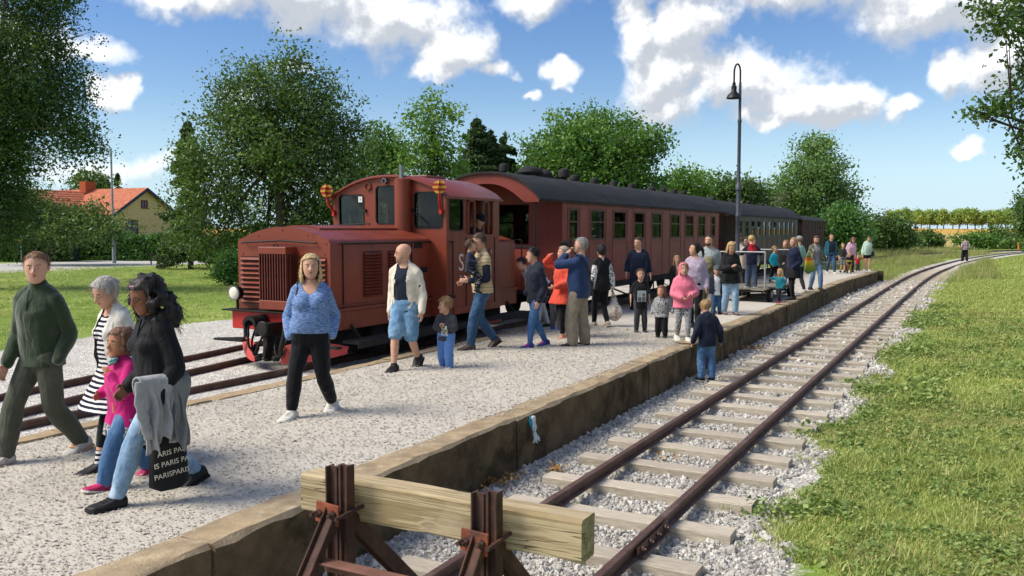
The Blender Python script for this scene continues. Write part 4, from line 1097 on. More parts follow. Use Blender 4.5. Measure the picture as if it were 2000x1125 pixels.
JOBS = []
def wrinkle(V, amp, seed, f=9.0):
    r = np.random.default_rng(seed); out = np.zeros(len(V))
    W_ = V.copy()
    for k in range(3):
        d = unit(r.normal(size=3)); W_ = W_ + .02 * np.sin(V @ d[:, None] * 22 + r.uniform(0, 6)) * unit(r.normal(size=3))
    for k in range(7):
        d = unit(r.normal(size=3) * [1, 1, 1.6]); out += np.sin(W_ @ d * 2 * PI * f * r.uniform(.5, 1.7) + r.uniform(0, 6))
    return amp * out / 2.6
def queue(blob, name, material, parent, vox, smooth=2, wr=0.0, cut=None, seed=0, f=9.0):
    me = bpy.data.meshes.new('tmp'); me.from_pydata(np.vstack(blob.V).tolist(), [], blob.F)
    o = bpy.data.objects.new('tmp', me); COL.objects.link(o)
    md = o.modifiers.new('r', 'REMESH'); md.mode = 'VOXEL'; md.voxel_size = vox; md.use_smooth_shade = True
    JOBS.append((o, name, material, parent, smooth, wr, cut, seed, f))
def flush_jobs():
    dg = bpy.context.evaluated_depsgraph_get()
    for (o, name, material, parent, smooth, wr, cut, seed, f) in JOBS:
        me = bpy.data.meshes.new_from_object(o.evaluated_get(dg))
        n = len(me.vertices)
        if n == 0: bpy.data.objects.remove(o); continue
        co = np.empty(n * 3, np.float32); me.vertices.foreach_get('co', co); co = co.reshape(-1, 3).astype(float)
        ed = np.empty(len(me.edges) * 2, np.int32); me.edges.foreach_get('vertices', ed); ed = ed.reshape(-1, 2)
        deg = np.bincount(ed.ravel(), minlength=n)[:, None]
        for _ in range(smooth):
            acc = np.zeros_like(co)
            for k in range(3):
                acc[:, k] = np.bincount(ed[:, 0], co[ed[:, 1], k], n) + np.bincount(ed[:, 1], co[ed[:, 0], k], n)
            co = co * .45 + acc / np.maximum(deg, 1) * .55
        me.vertices.foreach_set('co', co.astype(np.float32).ravel()); me.update()
        if wr:
            nr = np.empty(n * 3, np.float32); me.vertices.foreach_get('normal', nr)
            co = co + nr.reshape(-1, 3) * wrinkle(co, wr, seed, f)[:, None]
            me.vertices.foreach_set('co', co.astype(np.float32).ravel()); me.update()
        if cut is not None:
            kill = cut(co)
            bm = bmesh.new(); bm.from_mesh(me); bm.verts.ensure_lookup_table()
            bmesh.ops.delete(bm, geom=[bm.verts[i] for i in np.nonzero(kill)[0]], context='VERTS'); bm.to_mesh(me); bm.free()
        me.polygons.foreach_set('use_smooth', np.ones(len(me.polygons), bool))
        me.materials.clear(); me.materials.append(material)
        old = o.data; bpy.data.objects.remove(o); bpy.data.meshes.remove(old)
        no = bpy.data.objects.new(name, me); COL.objects.link(no); no.parent = parent
        if name == 'hair' and parent is not None and parent.location.x < 17:          # loose strands break up the outline
            n = len(me.vertices); co = np.empty(n * 3, np.float32); me.vertices.foreach_get('co', co); co = co.reshape(-1, 3).astype(float)
            nr = np.empty(n * 3, np.float32); me.vertices.foreach_get('normal', nr); nr = nr.reshape(-1, 3).astype(float)
            r = np.random.default_rng(seed); m = 650; i = r.integers(n, size=m); p0 = co[i]; N_ = nr[i]
            top_ = co[:, 2].max(); cx = co.mean(0); d = (p0 - V3(cx[0] + .0, cx[1], top_)) * [1, 1, .4]; d[:, 2] -= .06 + r.random(m) * .05
            d = d / np.linalg.norm(d, axis=1)[:, None]; d = d - N_ * (np.sum(d * N_, 1)[:, None] * .85) + r.normal(size=(m, 3)) * .22; d /= np.linalg.norm(d, axis=1)[:, None]
            L = (.018 + .03 * r.random(m))[:, None] * (2.0 if smooth == 1 and (co[:, 2].max() - co[:, 2].min()) > .34 else 1.0); sdv = np.cross(d, N_); sdv /= np.linalg.norm(sdv, axis=1)[:, None] + 1e-9; w = .0016
            a = p0 - N_ * .002; b = p0 + d * L * .5 + N_ * .006; c = p0 + d * L + N_ * (.002 + .008 * r.random(m))[:, None]
            V = np.stack([a - sdv * w, a + sdv * w, b - sdv * w, b + sdv * w, c - sdv * w * .3, c + sdv * w * .3], 1).reshape(-1, 3); k6 = np.arange(m)[:, None] * 6
            F = np.vstack([k6 + [0, 1, 3, 2], k6 + [2, 3, 5, 4]])
            so = np_mesh('strands', V, F, material, no); so['kind'] = 'stuff'
    JOBS.clear()

# fabrics
def cloth(name, col, rough=.9, var=.12, scale=14, bump=.25, bscale=160, sheen=.15, col2=None, c2scale=5, c2lo=.5, c2hi=.7):
    if name in MATS: return MATS[name]
    m = mat(name, col, rough, var=var, scale=scale, bump=bump, bscale=bscale, bdist=.004, col2=col2, c2scale=c2scale, c2lo=c2lo, c2hi=c2hi, spec=.15)
    g = NT(m.node_tree); b = g.n['Principled BSDF']; b.inputs['Sheen Weight'].default_value = sheen
    co = g.obj(); fold = g.noise(g.vm('MULTIPLY', co, (1.3, 1.3, .55)), 9, 2, .45, .8)
    g.put(b.inputs['Normal'], g.bump(g.noise(co, bscale, 3, .6), bump, .004, g.bump(fold, .4, .05)))
    return m
def denim(name, col, fade): return cloth(name, col, .9, .14, 30, .2, 200, .1, col2=fade, c2scale=4.5, c2lo=.46, c2hi=.66)
def skin_mat(name, col): 
    if name in MATS: return MATS[name]
    m = mat(name, col, .55, var=.07, scale=22, spec=.35, bump=.08, bscale=90, bdist=.003)
    bb = m.node_tree.nodes['Principled BSDF']; bb.inputs['Subsurface Weight'].default_value = .12; bb.inputs['Subsurface Radius'].default_value = (.012, .005, .003); bb.inputs['Subsurface Scale'].default_value = .6
    return m
def hair_mat(name, col):
    if name in MATS: return MATS[name]
    return mat(name, col, .55, var=.35, scale=30, stretch=(1, 1, .25), bump=.6, bscale=70, bdist=.008, spec=.4)
def pattern_mat(name, fn, rough=.9):
    if name in MATS: return MATS[name]
    m, g, b = base_mat(name, rough, spec=.15); g.put(b.inputs['Base Color'], fn(g)); g.put(b.inputs['Normal'], g.bump(g.noise(g.obj(), 150, 3, .6), .2, .004)); return m
SK = skin_mat('fair_skin', '#c99a80'); SKT = skin_mat('tanned_skin', '#b98468'); SKB = skin_mat('brown_skin', '#8a5a40'); SKM = skin_mat('light_brown_skin', '#b07a58')
M_EYEW = mat('eye_white', '#d8d2cc', .3, var=.03); M_EYED = mat('iris_dark', '#2c221c', .25, var=.1); M_LIP = mat('lip', '#a5635a', .5, var=.08); M_BROW = mat('brow_hair', '#4a3828', .8, var=.2); M_BROWL = mat('brow_blond', '#8f7350', .8, var=.2)
M_SOLE = mat('shoe_sole', '#cfccc4', .8, var=.1); M_SOLED = mat('dark_sole', '#1d1b1a', .8, var=.15)

def ik(A, B, l1, l2, hint):
    d = B - A; L = np.linalg.norm(d); L = min(L, (l1 + l2) * .999); u = unit(d); B = A + u * L
    h = hint - u * (hint @ u); h = unit(h)
    x = (l1 * l1 - l2 * l2 + L * L) / (2 * L); y = math.sqrt(max(l1 * l1 - x * x, 0))
    return A + u * x + h * y, B
PEOPLE = []
def person(label, at, H, face, feet=((.10, 0, 0), (-.10, 0, 0)), arms=None, lean=0, twist=0, head=(0, 0), z=0.0, sex='m', fat=1.0, hs=1.05, skin=SK, wid=1.0,
           hair=('short', '#5a4630'), top=None, coat=None, bottom=None, shoes=None, socks=None, eyes=True, beard=None, hat=None, glasses=None, group=None, sit=None, vox=None, brow=None, bust=0.0, cut_extra=None, blob_extra=None):
    """face: world heading in degrees the person faces. feet: (forward, out, pitch deg[, yaw]) left then right, in heights.
    arms: wrist positions relative to the shoulder (forward, outward, up) in heights, left then right; 'pocket' hides the hand."""
    root = tag(empty('person', (at[0], at[1], z), R(face)), label, 'person', group)
    seed = len(PEOPLE) * 17 + 3; wid = wid * .93
    D = at[0] * math.cos(CAM_YAW) + at[1] * math.sin(CAM_YAW)
    vx = vox or min(max(.0072, .00115 * D), .022)
    k = H; hd = .133 * hs; bs_ = (1 - hd) / (1 - .133)            # body fractions shrink as the head grows
    f = lambda q: q * bs_ * k
    body = Blob()
    shw = (.097 if sex == 'm' else .084) * wid * k
    hipw = .050 * k * wid
    thigh, shin, ankh = f(.245), f(.235), f(.043)
    # feet
    fl = .148 * k * (1.05 if hs > 1.2 else 1.0)
    ank, fdir = [], []
    for i, (s, ft) in enumerate(zip((1, -1), feet)):
        ff = list(ft) + [0] * (4 - len(ft)); p = R(ff[2]); yw = R(ff[3])
        base = V3(ff[0] * k, s * (hipw * .9 + ff[1] * k), 0)
        Rf = rotz(yw) @ roty(p)
        piv = V3(.47 * fl, 0, 0) if p > 0 else V3(-.22 * fl, 0, 0)
        ank.append(base + rotz(yw) @ piv + Rf @ (V3(0, 0, ankh) - piv)); fdir.append((Rf, base + rotz(yw) @ piv - Rf @ piv))
        if len(ft) > 4: ank[-1][2] += ft[4] * k; fdir[-1] = (fdir[-1][0], fdir[-1][1] + V3(0, 0, ft[4] * k))
    Lg = (thigh + shin) * .992
    px_ = np.mean([a[0] for a in ank]) * .35
    hz = min(a[2] + math.sqrt(max(Lg ** 2 - (a[0] - px_) ** 2 - (a[1] - s * hipw) ** 2, .01)) for a, s in zip(ank, (1, -1)))
    if sit is not None: hz = sit * k
    pel = V3(px_, 0, hz); off = hz - f(.525)
    T = rotz(R(twist)) @ roty(R(lean))
    def tor(p): return pel + T @ (np.asarray(p, float) - V3(0, 0, f(.525)))     # upright torso coordinates -> leaned
    legs = []
    for i, s in enumerate((1, -1)):
        hip = pel + V3(0, s * hipw, 0); kn, an = ik(hip, ank[i], thigh, shin, fdir[i][0] @ V3(1, 0, 0) + V3(.2, s * .06, 0.2)); legs.append((hip, kn, an))
    fem = sex == 'f'
    prof = [(.452, .055, .050, 0), (.485, .088, .066, -.004), (.525, .099 if not fem else .106, .074, -.008), (.575, .092, .066, -.002), (.62, .086 if not fem else .078, .060, .004), (.675, .094 if not fem else .083, .064, .004), (.73, .098 if not fem else .088, .068, .004), (.772, .098 if not fem else .087, .061, -.002), (.803, .080 if not fem else .070, .050, -.008), (.83, .046, .038, -.008), (.85, .034, .034, -.004)]
    belly = lambda zf: 1 + (fat - 1) * math.exp(-((zf - .60) / .11) ** 2)
    def ring(zf, w, d, xo, o=0.0, n=22):
        th = np.linspace(0, 2 * PI, n, endpoint=False); c_, s_ = np.cos(th), np.sin(th); e = .82
        w_, d_ = w * k * wid * belly(zf) ** .6 + o, d * k * wid ** .7 * belly(zf) + o
        return np.array([tor((xo * k + d_ * np.sign(c) * abs(c) ** e + (belly(zf) - 1) * .03 * k, w_ * np.sign(q) * abs(q) ** e, f(zf))) for c, q in zip(c_, s_)])
    body.loft([ring(*p) for p in prof])
    if bust:
        for s in (1, -1): body.ball(tor((.046 * k, s * .042 * k, f(.715))), (.036 * k * bust, .036 * k * bust, .035 * k * bust), T)
    lr = (.055, .047, .0335, .0345, .0215); lr = [q * k * wid * (1 + (fat - 1) * .22) for q in lr]
    def leg_tube(B, i, o=0.0, upto=1.0, loose=0.0, r0=1.0):
        hip, kn, an = legs[i]; P = [hip, (hip + kn) / 2, kn, kn + (an - kn) * .35, an]; Rr = [lr[0] * r0 + o, lr[1] + o + loose * .3, lr[2] + o + loose * .7, lr[3] + o + loose, lr[4] + o + loose]
        if upto < 1:
            L_ = np.array([0, .25, .5, .68, 1.0]); m_ = L_ < upto; t = np.interp(upto, L_, range(5)); a = int(t); q = t - a
            P = [p for p, u in zip(P, m_) if u] + [P[a] + (P[min(a + 1, 4)] - P[a]) * q]; Rr = [p for p, u in zip(Rr, m_) if u] + [Rr[a] + (Rr[min(a + 1, 4)] - Rr[a]) * q]
        B.tube(P, Rr, 14)
    for i in (0, 1):
        leg_tube(body, i); Rf, fo = fdir[i]
        body.ball(fo + Rf @ V3(.16 * fl, 0, .016 * k), (.34 * fl, .020 * k, .013 * k), Rf)
    # arms
    la, lf = f(.168), f(.146); sh = [tor((-.006 * k, s * shw, f(.780))) for s in (1, -1)]
    arms = arms or ((.03, .04, -.30), (.03, .04, -.30)); AR = []
    for i, s in enumerate((1, -1)):
        a = arms[i]; pocket = len(a) > 3 and a[3] == 'p'
        tgt = sh[i] + T @ (V3(a[0], s * a[1], a[2]) * k * bs_)
        hint = T @ (V3(*a[4]) * [1, s, 1] if len(a) > 4 else V3(-1, s * .28, 0.1))
        el, wr_ = ik(sh[i], tgt, la, lf, hint); AR.append((sh[i], el, wr_, pocket))
        ar = [q * k * wid for q in (.033, .028, .0235, .0235, .0160)]
        body.ball(sh[i], .031 * k * wid); body.tube([tor((-.010 * k, s * .012 * k, f(.838))), tor((-.010 * k, s * .055 * k * wid, f(.815))), tor((-.008 * k, s * .085 * k * wid, f(.792)))], [.030 * k, .027 * k, .027 * k], 10); body.tube([sh[i], (sh[i] + el) / 2, el, el + (wr_ - el) * .4, wr_], ar, 12)
        if pocket: continue
        # hand: palm, four fingers of different length, thumb from the side of the palm
        fd = unit(wr_ - el); inn = unit(np.cross(fd, np.cross(T @ V3(0, -s, .15), fd))); side = np.cross(fd, inn) * s
        if len(a) > 5: inn = unit(T @ (V3(*a[5]) * [1, s, 1])); inn = unit(inn - fd * (inn @ fd)); side = np.cross(fd, inn) * s
        hk = k * .98 * (1.0 if hs < 1.2 else .95); curl = .75
        pal = wr_ + fd * .030 * hk; Mh = np.column_stack([fd, side, inn])
        body.ball(pal + fd * .004 * hk, (.030 * hk, .0235 * hk, .0115 * hk), Mh, 12, 8)
        fwd_side = unit(side if (side @ (T @ V3(1, 0, .2))) > 0 else -side)
        for q, (o_, ln) in enumerate(((.017, .040), (.006, .045), (-.006, .042), (-.016, .033))):
            b0 = wr_ + fd * .052 * hk + fwd_side * o_ * hk; d1 = unit(fd + inn * .25 * curl); d2 = unit(fd + inn * 1.1 * curl); d3 = unit(fd * .6 + inn * 1.4 * curl)
            p1 = b0 + d1 * ln * .42 * hk; p2 = p1 + d2 * ln * .34 * hk; p3 = p2 + d3 * ln * .24 * hk
            body.tube([b0 - fd * .01 * hk, p1, p2, p3], np.array([.0066, .0060, .0054, .0044]) * hk, 8)
        t0 = wr_ + fd * .018 * hk + fwd_side * .019 * hk; t1 = t0 + unit(fd * .7 + fwd_side * .8 + inn * .5) * .024 * hk; t2 = t1 + unit(fd + inn * .6) * .022 * hk
        body.tube([t0 - fwd_side * .008 * hk, t1, t2], np.array([.0085, .0070, .0055]) * hk, 8)
    # head and neck
    nb = tor((-.010 * k, 0, f(.835))); hy, hp = head; HR = T @ roty(R(-lean * .75)) @ rotz(R(hy)) @ roty(R(hp))
    u = hd * k / 2                                               # half the head height
    hc = nb + T @ V3(.004 * k, 0, f(.03)) + HR @ V3(.16 * u, 0, .92 * u)
    def hp_(x, y, z_): return hc + HR @ (V3(x, y, z_) * u)
    nr_ = .0335 * k * (1 if sex == 'm' else .88) * wid ** .5 * (1 + .12 * (hs - 1))
    body.tube([nb - T @ V3(0, 0, f(.02)), nb + T @ V3(.002 * k, 0, f(.012)), hp_(-.15, 0, -.35)], [nr_ * 1.35, nr_ * 1.05, nr_], 14)
    body.ball(hp_(-.10, 0, .26), (.86 * u, .72 * u, .74 * u), HR, 20, 12)
    jaw = [(-1.0, .56, .15, .20), (-.93, .46, .32, .30), (-.78, .36, .45, .42), (-.55, .26, .56, .52), (-.28, .20, .63, .58), (0, .14, .67, .64), (.3, .04, .67, .72), (.5, -.02, .6, .68)]
    th = np.linspace(0, 2 * PI, 20, endpoint=False)
    body.loft([np.array([hp_(xo + (dp if c > 0 else dp * .9) * (np.sign(c) * abs(c) ** .85), w * (np.sign(q) * abs(q) ** .9), zf) for c, q in zip(np.cos(th), np.sin(th))]) for zf, xo, w, dp in jaw])
    body.tube([hp_(.76, 0, .16), hp_(.86, 0, -.06), hp_(.95, 0, -.24)], [.055 * u, .085 * u, .115 * u], 8)        # nose
    for s in (1, -1):
        body.ball(hp_(.83, s * .10, -.25), (.09 * u, .08 * u, .075 * u), HR, 8, 6)
        body.ball(hp_(-.08, s * .70, -.03), (.16 * u, .06 * u, .25 * u), HR @ rotz(s * -.25), 10, 7)                  # ears
        body.ball(hp_(.62, s * .24, .20), (.14 * u, .22 * u, .065 * u), HR, 10, 6)                              # brows
        body.ball(hp_(.50, s * .36, -.16), (.20 * u, .19 * u, .17 * u), HR, 10, 6)                              # cheeks
    body.ball(hp_(.72, 0, -.50), (.11 * u, .20 * u, .10 * u), HR, 10, 6); body.ball(hp_(.66, 0, -.86), (.14 * u, .17 * u, .12 * u), HR, 10, 6)
    if blob_extra: blob_extra(body, tor, hp_, u)
    queue(body, 'body', skin, root, vx, 2)
    # face features
    if eyes:
        bm_ = brow or M_BROW
        for s in (1, -1):
            mb = MB(); Mx = Matrix(HR.tolist())
            mb.ball(hp_(.685, s * .265, .035), (.080 * u, .110 * u, .046 * u), 10, 6, Mx); e = mb.build('eye', M_EYEW, root, smooth=80)
            mb = MB(); mb.ball(hp_(.745, s * .262, .035), (.035 * u, .050 * u, .046 * u), 8, 6, Mx); mb.build('iris', M_EYED, e, smooth=80)
            mb = MB(); mb.tube([tuple(hp_(.745, s * .13, .205)), tuple(hp_(.76, s * .27, .25)), tuple(hp_(.66, s * .42, .20))], [.035 * u, .042 * u, .025 * u], 6); mb.build('eyebrow', bm_, root, smooth=80)
        mb = MB(); mb.tube([tuple(hp_(.70, .21, -.475)), tuple(hp_(.805, .07, -.45)), tuple(hp_(.805, -.07, -.45)), tuple(hp_(.70, -.21, -.475))], [.02 * u, .046 * u, .046 * u, .02 * u], 6); mb.tube([tuple(hp_(.70, .2, -.485)), tuple(hp_(.79, 0, -.53)), tuple(hp_(.70, -.2, -.485))], [.02 * u, .055 * u, .02 * u], 6); mb.build('mouth', M_LIP, root, smooth=80)
    if beard:
        B = Blob(); B.loft([np.array([hp_(xo + .03 + (dp * 1.02 if c > 0 else dp * .5) * (np.sign(c) * abs(c) ** .85), w * 1.03 * (np.sign(q) * abs(q) ** .9), zf - .03) for c, q in zip(np.cos(th), np.sin(th))]) for zf, xo, w, dp in jaw[:5]])
        queue(B, 'beard', hair_mat('beard_' + beard, beard), root, vx, 1)
    if glasses:
        mb = MB()
        for s in (1, -1):
            mb.tube([tuple(hp_(.80, s * .27 + .19 * math.cos(a), .03 + .14 * math.sin(a))) for a in np.linspace(0, 2 * PI, 13)], .018 * u, 5)
            mb.tube([tuple(hp_(.78, s * .46, .06)), tuple(hp_(.0, s * .70, .08))], .018 * u, 5)
        mb.tube([tuple(hp_(.84, .09, .05)), tuple(hp_(.84, -.09, .05))], .018 * u, 5); mb.build('glasses', mat('glasses_' + glasses, glasses, .4, var=.1), root)
    # hair
    ht, hcol = hair; hm = hair_mat('hair_' + hcol, hcol); B = Blob(); HI = HR.T
    loc_h = lambda V: (V - hc) @ HR / u
    if ht != 'bald':
        g_ = {'buzz': .035, 'short': .09, 'tousled': .15}.get(ht, .12)
        B.ball(hp_(-.13, 0, .30), ((.86 + g_) * u, (.72 + g_) * u, (.74 + g_) * u), HR, 20, 12)
        if ht in ('long', 'pony', 'bun', 'bob', 'curly', 'side'): B.ball(hp_(-.28, 0, -.15), (.62 * u, .70 * u, .62 * u), HR)
        if ht == 'tousled' or ht == 'curlshort':
            r = random.Random(seed)
            for q in range(26): a = r.uniform(0, 2 * PI); e = r.uniform(.15, 1.4); B.ball(hp_(-.15 + .88 * math.cos(e) * math.cos(a), .72 * math.cos(e) * math.sin(a), .34 + .80 * math.sin(e)), r.uniform(.14, .24) * u)
        r = random.Random(seed)
        if ht in ('long', 'bob'):
            ln = 1.9 if ht == 'long' else 1.0
            for a in np.linspace(R(62), R(298), 13):
                x, y = math.cos(a), math.sin(a)
                B.tube([hp_(-.15 + .70 * x, .66 * y, .35), hp_(-.17 + .76 * x, .74 * y, -.35), hp_(-.18 + .80 * x, .82 * y, -.35 - ln * .55), hp_(-.12 + .72 * x + r.uniform(-.1, .1), .74 * y, -.35 - ln)], [.18 * u, .20 * u, .18 * u, .09 * u], 8)
        if ht == 'curly':
            for q in range(230):
                a = r.uniform(R(48), R(312)); z_ = r.uniform(-2.6, 1.0); rr = 1.05 + .25 * r.random() + (.32 if z_ < -.3 else 0)
                B.ball(hp_(-.28 + (.8 * rr) * math.cos(a) * math.cos(max(z_, 0) * .9), .82 * rr * math.sin(a) * math.cos(max(z_, 0) * .9), .1 + z_ * .9), r.uniform(.13, .26) * u, None, 8, 6)
        if ht == 'curlyshort':
            for q in range(90):
                a = r.uniform(R(55), R(305)); z_ = r.uniform(-1.0, 1.1); B.ball(hp_(-.18 + .86 * math.cos(a) * math.cos(max(z_, 0) * .8), .82 * math.sin(a) * math.cos(max(z_, 0) * .8), .05 + z_ * .82), r.uniform(.12, .24) * u, None, 8, 6)
        if ht == 'pony':
            B.tube([hp_(-.85, 0, .35), hp_(-1.35, 0, .1), hp_(-1.5, .05, -.7), hp_(-1.4, .1, -1.5)], [.18 * u, .28 * u, .26 * u, .08 * u], 10)
        if ht == 'bun': B.ball(hp_(-1.05, 0, .25), (.26 * u, .3 * u, .3 * u), HR)
        low = {'buzz': .02, 'short': -.12, 'tousled': -.10, 'curlshort': -.10}.get(ht, -9)
        def hcut(V, low=low, ht=ht):
            q = loc_h(V); facez = (q[:, 0] > .16) & (q[:, 2] < .62 + .10 * np.cos(q[:, 1] * 3) - .35 * np.clip(.55 - q[:, 0], 0, 1)) & (np.abs(q[:, 1]) < (1.2 if ht in ('buzz', 'short') else .70 - .12 * (q[:, 2] < -.6)))
            if ht == 'curlshort' or ht == 'tousled' or ht == 'buzz' or ht == 'short': facez |= (q[:, 2] < low - .55 * np.clip(-q[:, 0] - .1, 0, 1) ) & (q[:, 0] > -2)
            return facez
        queue(B, 'hair', hm, root, min(vx * 1.15, .02), 1, .0025 * (k / 1.7), hcut, seed, 22)
    if hat:
        B = Blob(); hk_, hc2 = hat; B.ball(hp_(-.12, 0, .34), (.98 * u, .80 * u, .82 * u), HR, 20, 12)
        if hk_ == 'cap': B.ball(hp_(.95, 0, .42), (.55 * u, .52 * u, .07 * u), HR @ roty(.15))
        if hk_ == 'beanie': B.ball(hp_(-.15, 0, .75), (.7 * u, .62 * u, .55 * u), HR)
        queue(B, 'hat', cloth('hat_' + hc2, hc2), root, vx, 1, 0, lambda V: loc_h(V)[:, 2] < .25 - .08 * loc_h(V)[:, 0])
    # garments
    lo = lambda V: (V - pel) @ T + V3(0, 0, f(.525))             # back to upright torso coordinates
    def upper(spec, name0):
        B = Blob(); o = spec.get('o', .012) * .72 * (k / 1.7) ** .5; hem = spec.get('hem', .47); boxy = spec.get('boxy', .5); flare = spec.get('flare', 0)
        wmax = max(p[1] for p in prof[1:7]); dmax = max(p[2] for p in prof[1:7])
        zs = [hem] + [p[0] for p in prof if p[0] > hem + .012 and p[0] <= spec.get('neck', .845)]
        rs = []
        for zf in zs:
            w = np.interp(zf, [p[0] for p in prof], [p[1] for p in prof]); d = np.interp(zf, [p[0] for p in prof], [p[2] for p in prof]); xo = np.interp(zf, [p[0] for p in prof], [p[3] for p in prof])
            if zf < .5: w, d = max(w, .100), max(d, .074)
            if zf < .74: w += (wmax - w) * boxy; d += (dmax - d) * boxy
            if zf < .56: w += flare * (.56 - zf) * 1.6; d += flare * (.56 - zf) * 1.6
            if zf > .80: o_ = o * .7
            else: o_ = o
            rs.append(ring(zf, w, d, xo, o_ + (.004 if zf == hem else 0)))
        B.loft(rs)
        if bust:
            for s in (1, -1): B.ball(tor((.052 * k, s * .042 * k, f(.715))), .042 * k * bust + o * .5, T)
        sl = spec.get('sleeve', 1.0)
        for i in (0, 1):
            if sl <= 0: continue
            S_, E_, W_, pk = AR[i]; oa = o * spec.get('so', .9) + .002
            q = (.0345, .0305, .027, .0265, .0205); q = [x * k * wid + oa for x in q]
            P = [S_, (S_ + E_) / 2, E_, E_ + (W_ - E_) * .45, W_ - (W_ - E_) * .02]; L_ = np.array([0, .25, .5, .72, 1.0])
            if sl < 1:
                t = np.interp(sl, L_, range(5)); a = int(t); fr_ = t - a
                P = P[:a + 1] + [P[a] + (P[min(a + 1, 4)] - P[a]) * fr_]; q = q[:a + 1] + [q[a] + (q[min(a + 1, 4)] - q[a]) * fr_]
            s = 1 - 2 * i; B.ball(S_, q[0] - .002); B.tube([tor((-.010 * k, s * .035 * k, f(.822))), tor((-.010 * k, s * .06 * k * wid, f(.812))), tor((-.008 * k, s * .085 * k * wid, f(.792)))], [.028 * k + o, .027 * k + o, .028 * k + o], 10); B.tube(P, q, 12)
        if spec.get('collar'): B.tube([tor((-.010 * k, 0, f(.815))), tor((-.008 * k, 0, f(.850)))], [nr_ * 1.35 + o, nr_ * 1.18 + .006], 14)
        if spec.get('hood') == 'down': B.ball(tor((-.055 * k, 0, f(.825))), (.040 * k, .062 * k, .035 * k), T)
        if spec.get('hood') == 'up': B.ball(hp_(-.12, 0, .12), (1.02 * u, .86 * u, 1.0 * u), HR, 20, 12); B.ball(hp_(-.2, 0, -.6), (.8 * u, .8 * u, .7 * u), HR)
        cuts = []
        if spec.get('open'):
            w0, w1 = spec['open']; cuts.append(lambda V: (lo(V)[:, 0] > .015 * k) & (np.abs(lo(V)[:, 1] - spec.get('oy', 0) * k) < (w0 + (w1 - w0) * np.clip((lo(V)[:, 2] / k / bs_ - hem) / (.82 - hem), 0, 1)) * k) & (lo(V)[:, 2] < f(.9)))
        if spec.get('open'): cuts.append(lambda V: (lo(V)[:, 2] < f(hem) + .010 * k) & (np.abs(lo(V)[:, 1]) < .085 * k) & (np.abs(lo(V)[:, 0]) < .055 * k))
        if spec.get('scoop'):
            sw_, sz_ = spec['scoop']; cuts.append(lambda V: (lo(V)[:, 2] > f(.835) - f(sz_) * np.clip(1 - (np.abs(lo(V)[:, 1]) / (sw_ * k)) ** 2, -9, 1)) & (lo(V)[:, 0] > -.03 * k) & (np.abs(lo(V)[:, 1]) < sw_ * k) & (lo(V)[:, 2] < f(.9)))
        if spec.get('hood') == 'up': cuts.append(lambda V: (loc_h(V)[:, 0] > .30) & (np.abs(loc_h(V)[:, 1]) < .50) & (np.abs(loc_h(V)[:, 2] + .12) < .82))
        cf = (lambda V: np.any([c_(V) for c_ in cuts], axis=0)) if cuts else None
        queue(B, spec.get('name', name0), spec['m'], root, vx, 2, spec.get('wr', .0035) * .55 * (k / 1.7), cf, seed + len(JOBS), spec.get('f', 7))
        if spec.get('hang'): pass
    if bottom:
        B = Blob(); o = bottom.get('o', .010) * (k / 1.7) ** .5
        if bottom.get('skirt'):
            zs = np.linspace(bottom['skirt'], .60, 7); B.loft([ring(zf, np.interp(zf, [bottom['skirt'], .5, .62], [bottom.get('sw', .125), .108, .085]), np.interp(zf, [bottom['skirt'], .5, .62], [bottom.get('sw', .125) * .85, .08, .065]), 0, o) for zf in zs])
        if not bottom.get('nolegs'):
            B.loft([ring(zf, w, d, xo, o) for zf, w, d, xo in prof[:5] if zf <= bottom.get('waist', .60)])
            for i in (0, 1): leg_tube(B, i, o, bottom.get('len', .985), bottom.get('loose', 0) * k, 1.02)
        queue(B, bottom.get('name', 'trousers'), bottom['m'], root, vx, 2, bottom.get('wr', .003) * .6 * (k / 1.7), None, seed + 5, bottom.get('f', 7))
        if bottom.get('tights'):
            B = Blob()
            for i in (0, 1): leg_tube(B, i, .004, bottom.get('tlen', .99))
            queue(B, 'tights', bottom['tights'], root, vx, 2)
    if socks:
        for i in (0, 1):
            B = Blob(); hip, kn, an = legs[i]; B.tube([an + (kn - an) * socks[1], an - (kn - an) * .02], [lr[4] + (lr[3] - lr[4]) * socks[1] + .004, lr[4] + .005]); queue(B, 'sock', socks[0], root, vx, 1)
    if top: upper(top, 'top')
    if coat: upper(coat, 'jacket')
    if shoes:
        for i in (0, 1):
            Rf, fo = fdir[i]; B = Blob(); sm = shoes['m']; hgt_ = shoes.get('h', .056) * k; w = .0385 * k * (1 + .25 * (hs - 1)) * wid ** .3
            rr = []
            for t, hw_, top_ in ((-.26, .62, .75), (-.24, .80, 1.0), (-.10, .86, 1.05), (.08, .90, 1.0), (.28, 1.0, .72), (.48, 1.05, .52), (.66, .88, .42), (.76, .5, .30)):
                a = np.linspace(0, 2 * PI, 14, endpoint=False)
                rr.append(np.array([fo + Rf @ V3(t * fl, w * hw_ * np.sign(math.cos(q)) * abs(math.cos(q)) ** .7, max(.012 * k * .4, hgt_ * top_ * .5 * (1 + np.sign(math.sin(q)) * abs(math.sin(q)) ** .8))) for q in a]))
            B.loft(rr)
            if shoes.get('name') != 'sandal': B.tube([legs[i][2] + unit(legs[i][1] - legs[i][2]) * .018 * k, legs[i][2] - V3(0, 0, .02 * k)], [lr[4] + .008, lr[4] + .012])
            if shoes.get('boot'): B.tube([legs[i][2] + unit(legs[i][1] - legs[i][2]) * shoes['boot'] * k, legs[i][2] - V3(0, 0, .01 * k)], [lr[4] + .012, lr[4] + .013])
            queue(B, shoes.get('name', 'shoe'), sm, root, vx * .9, 1)
            mb = MB(); sr = []
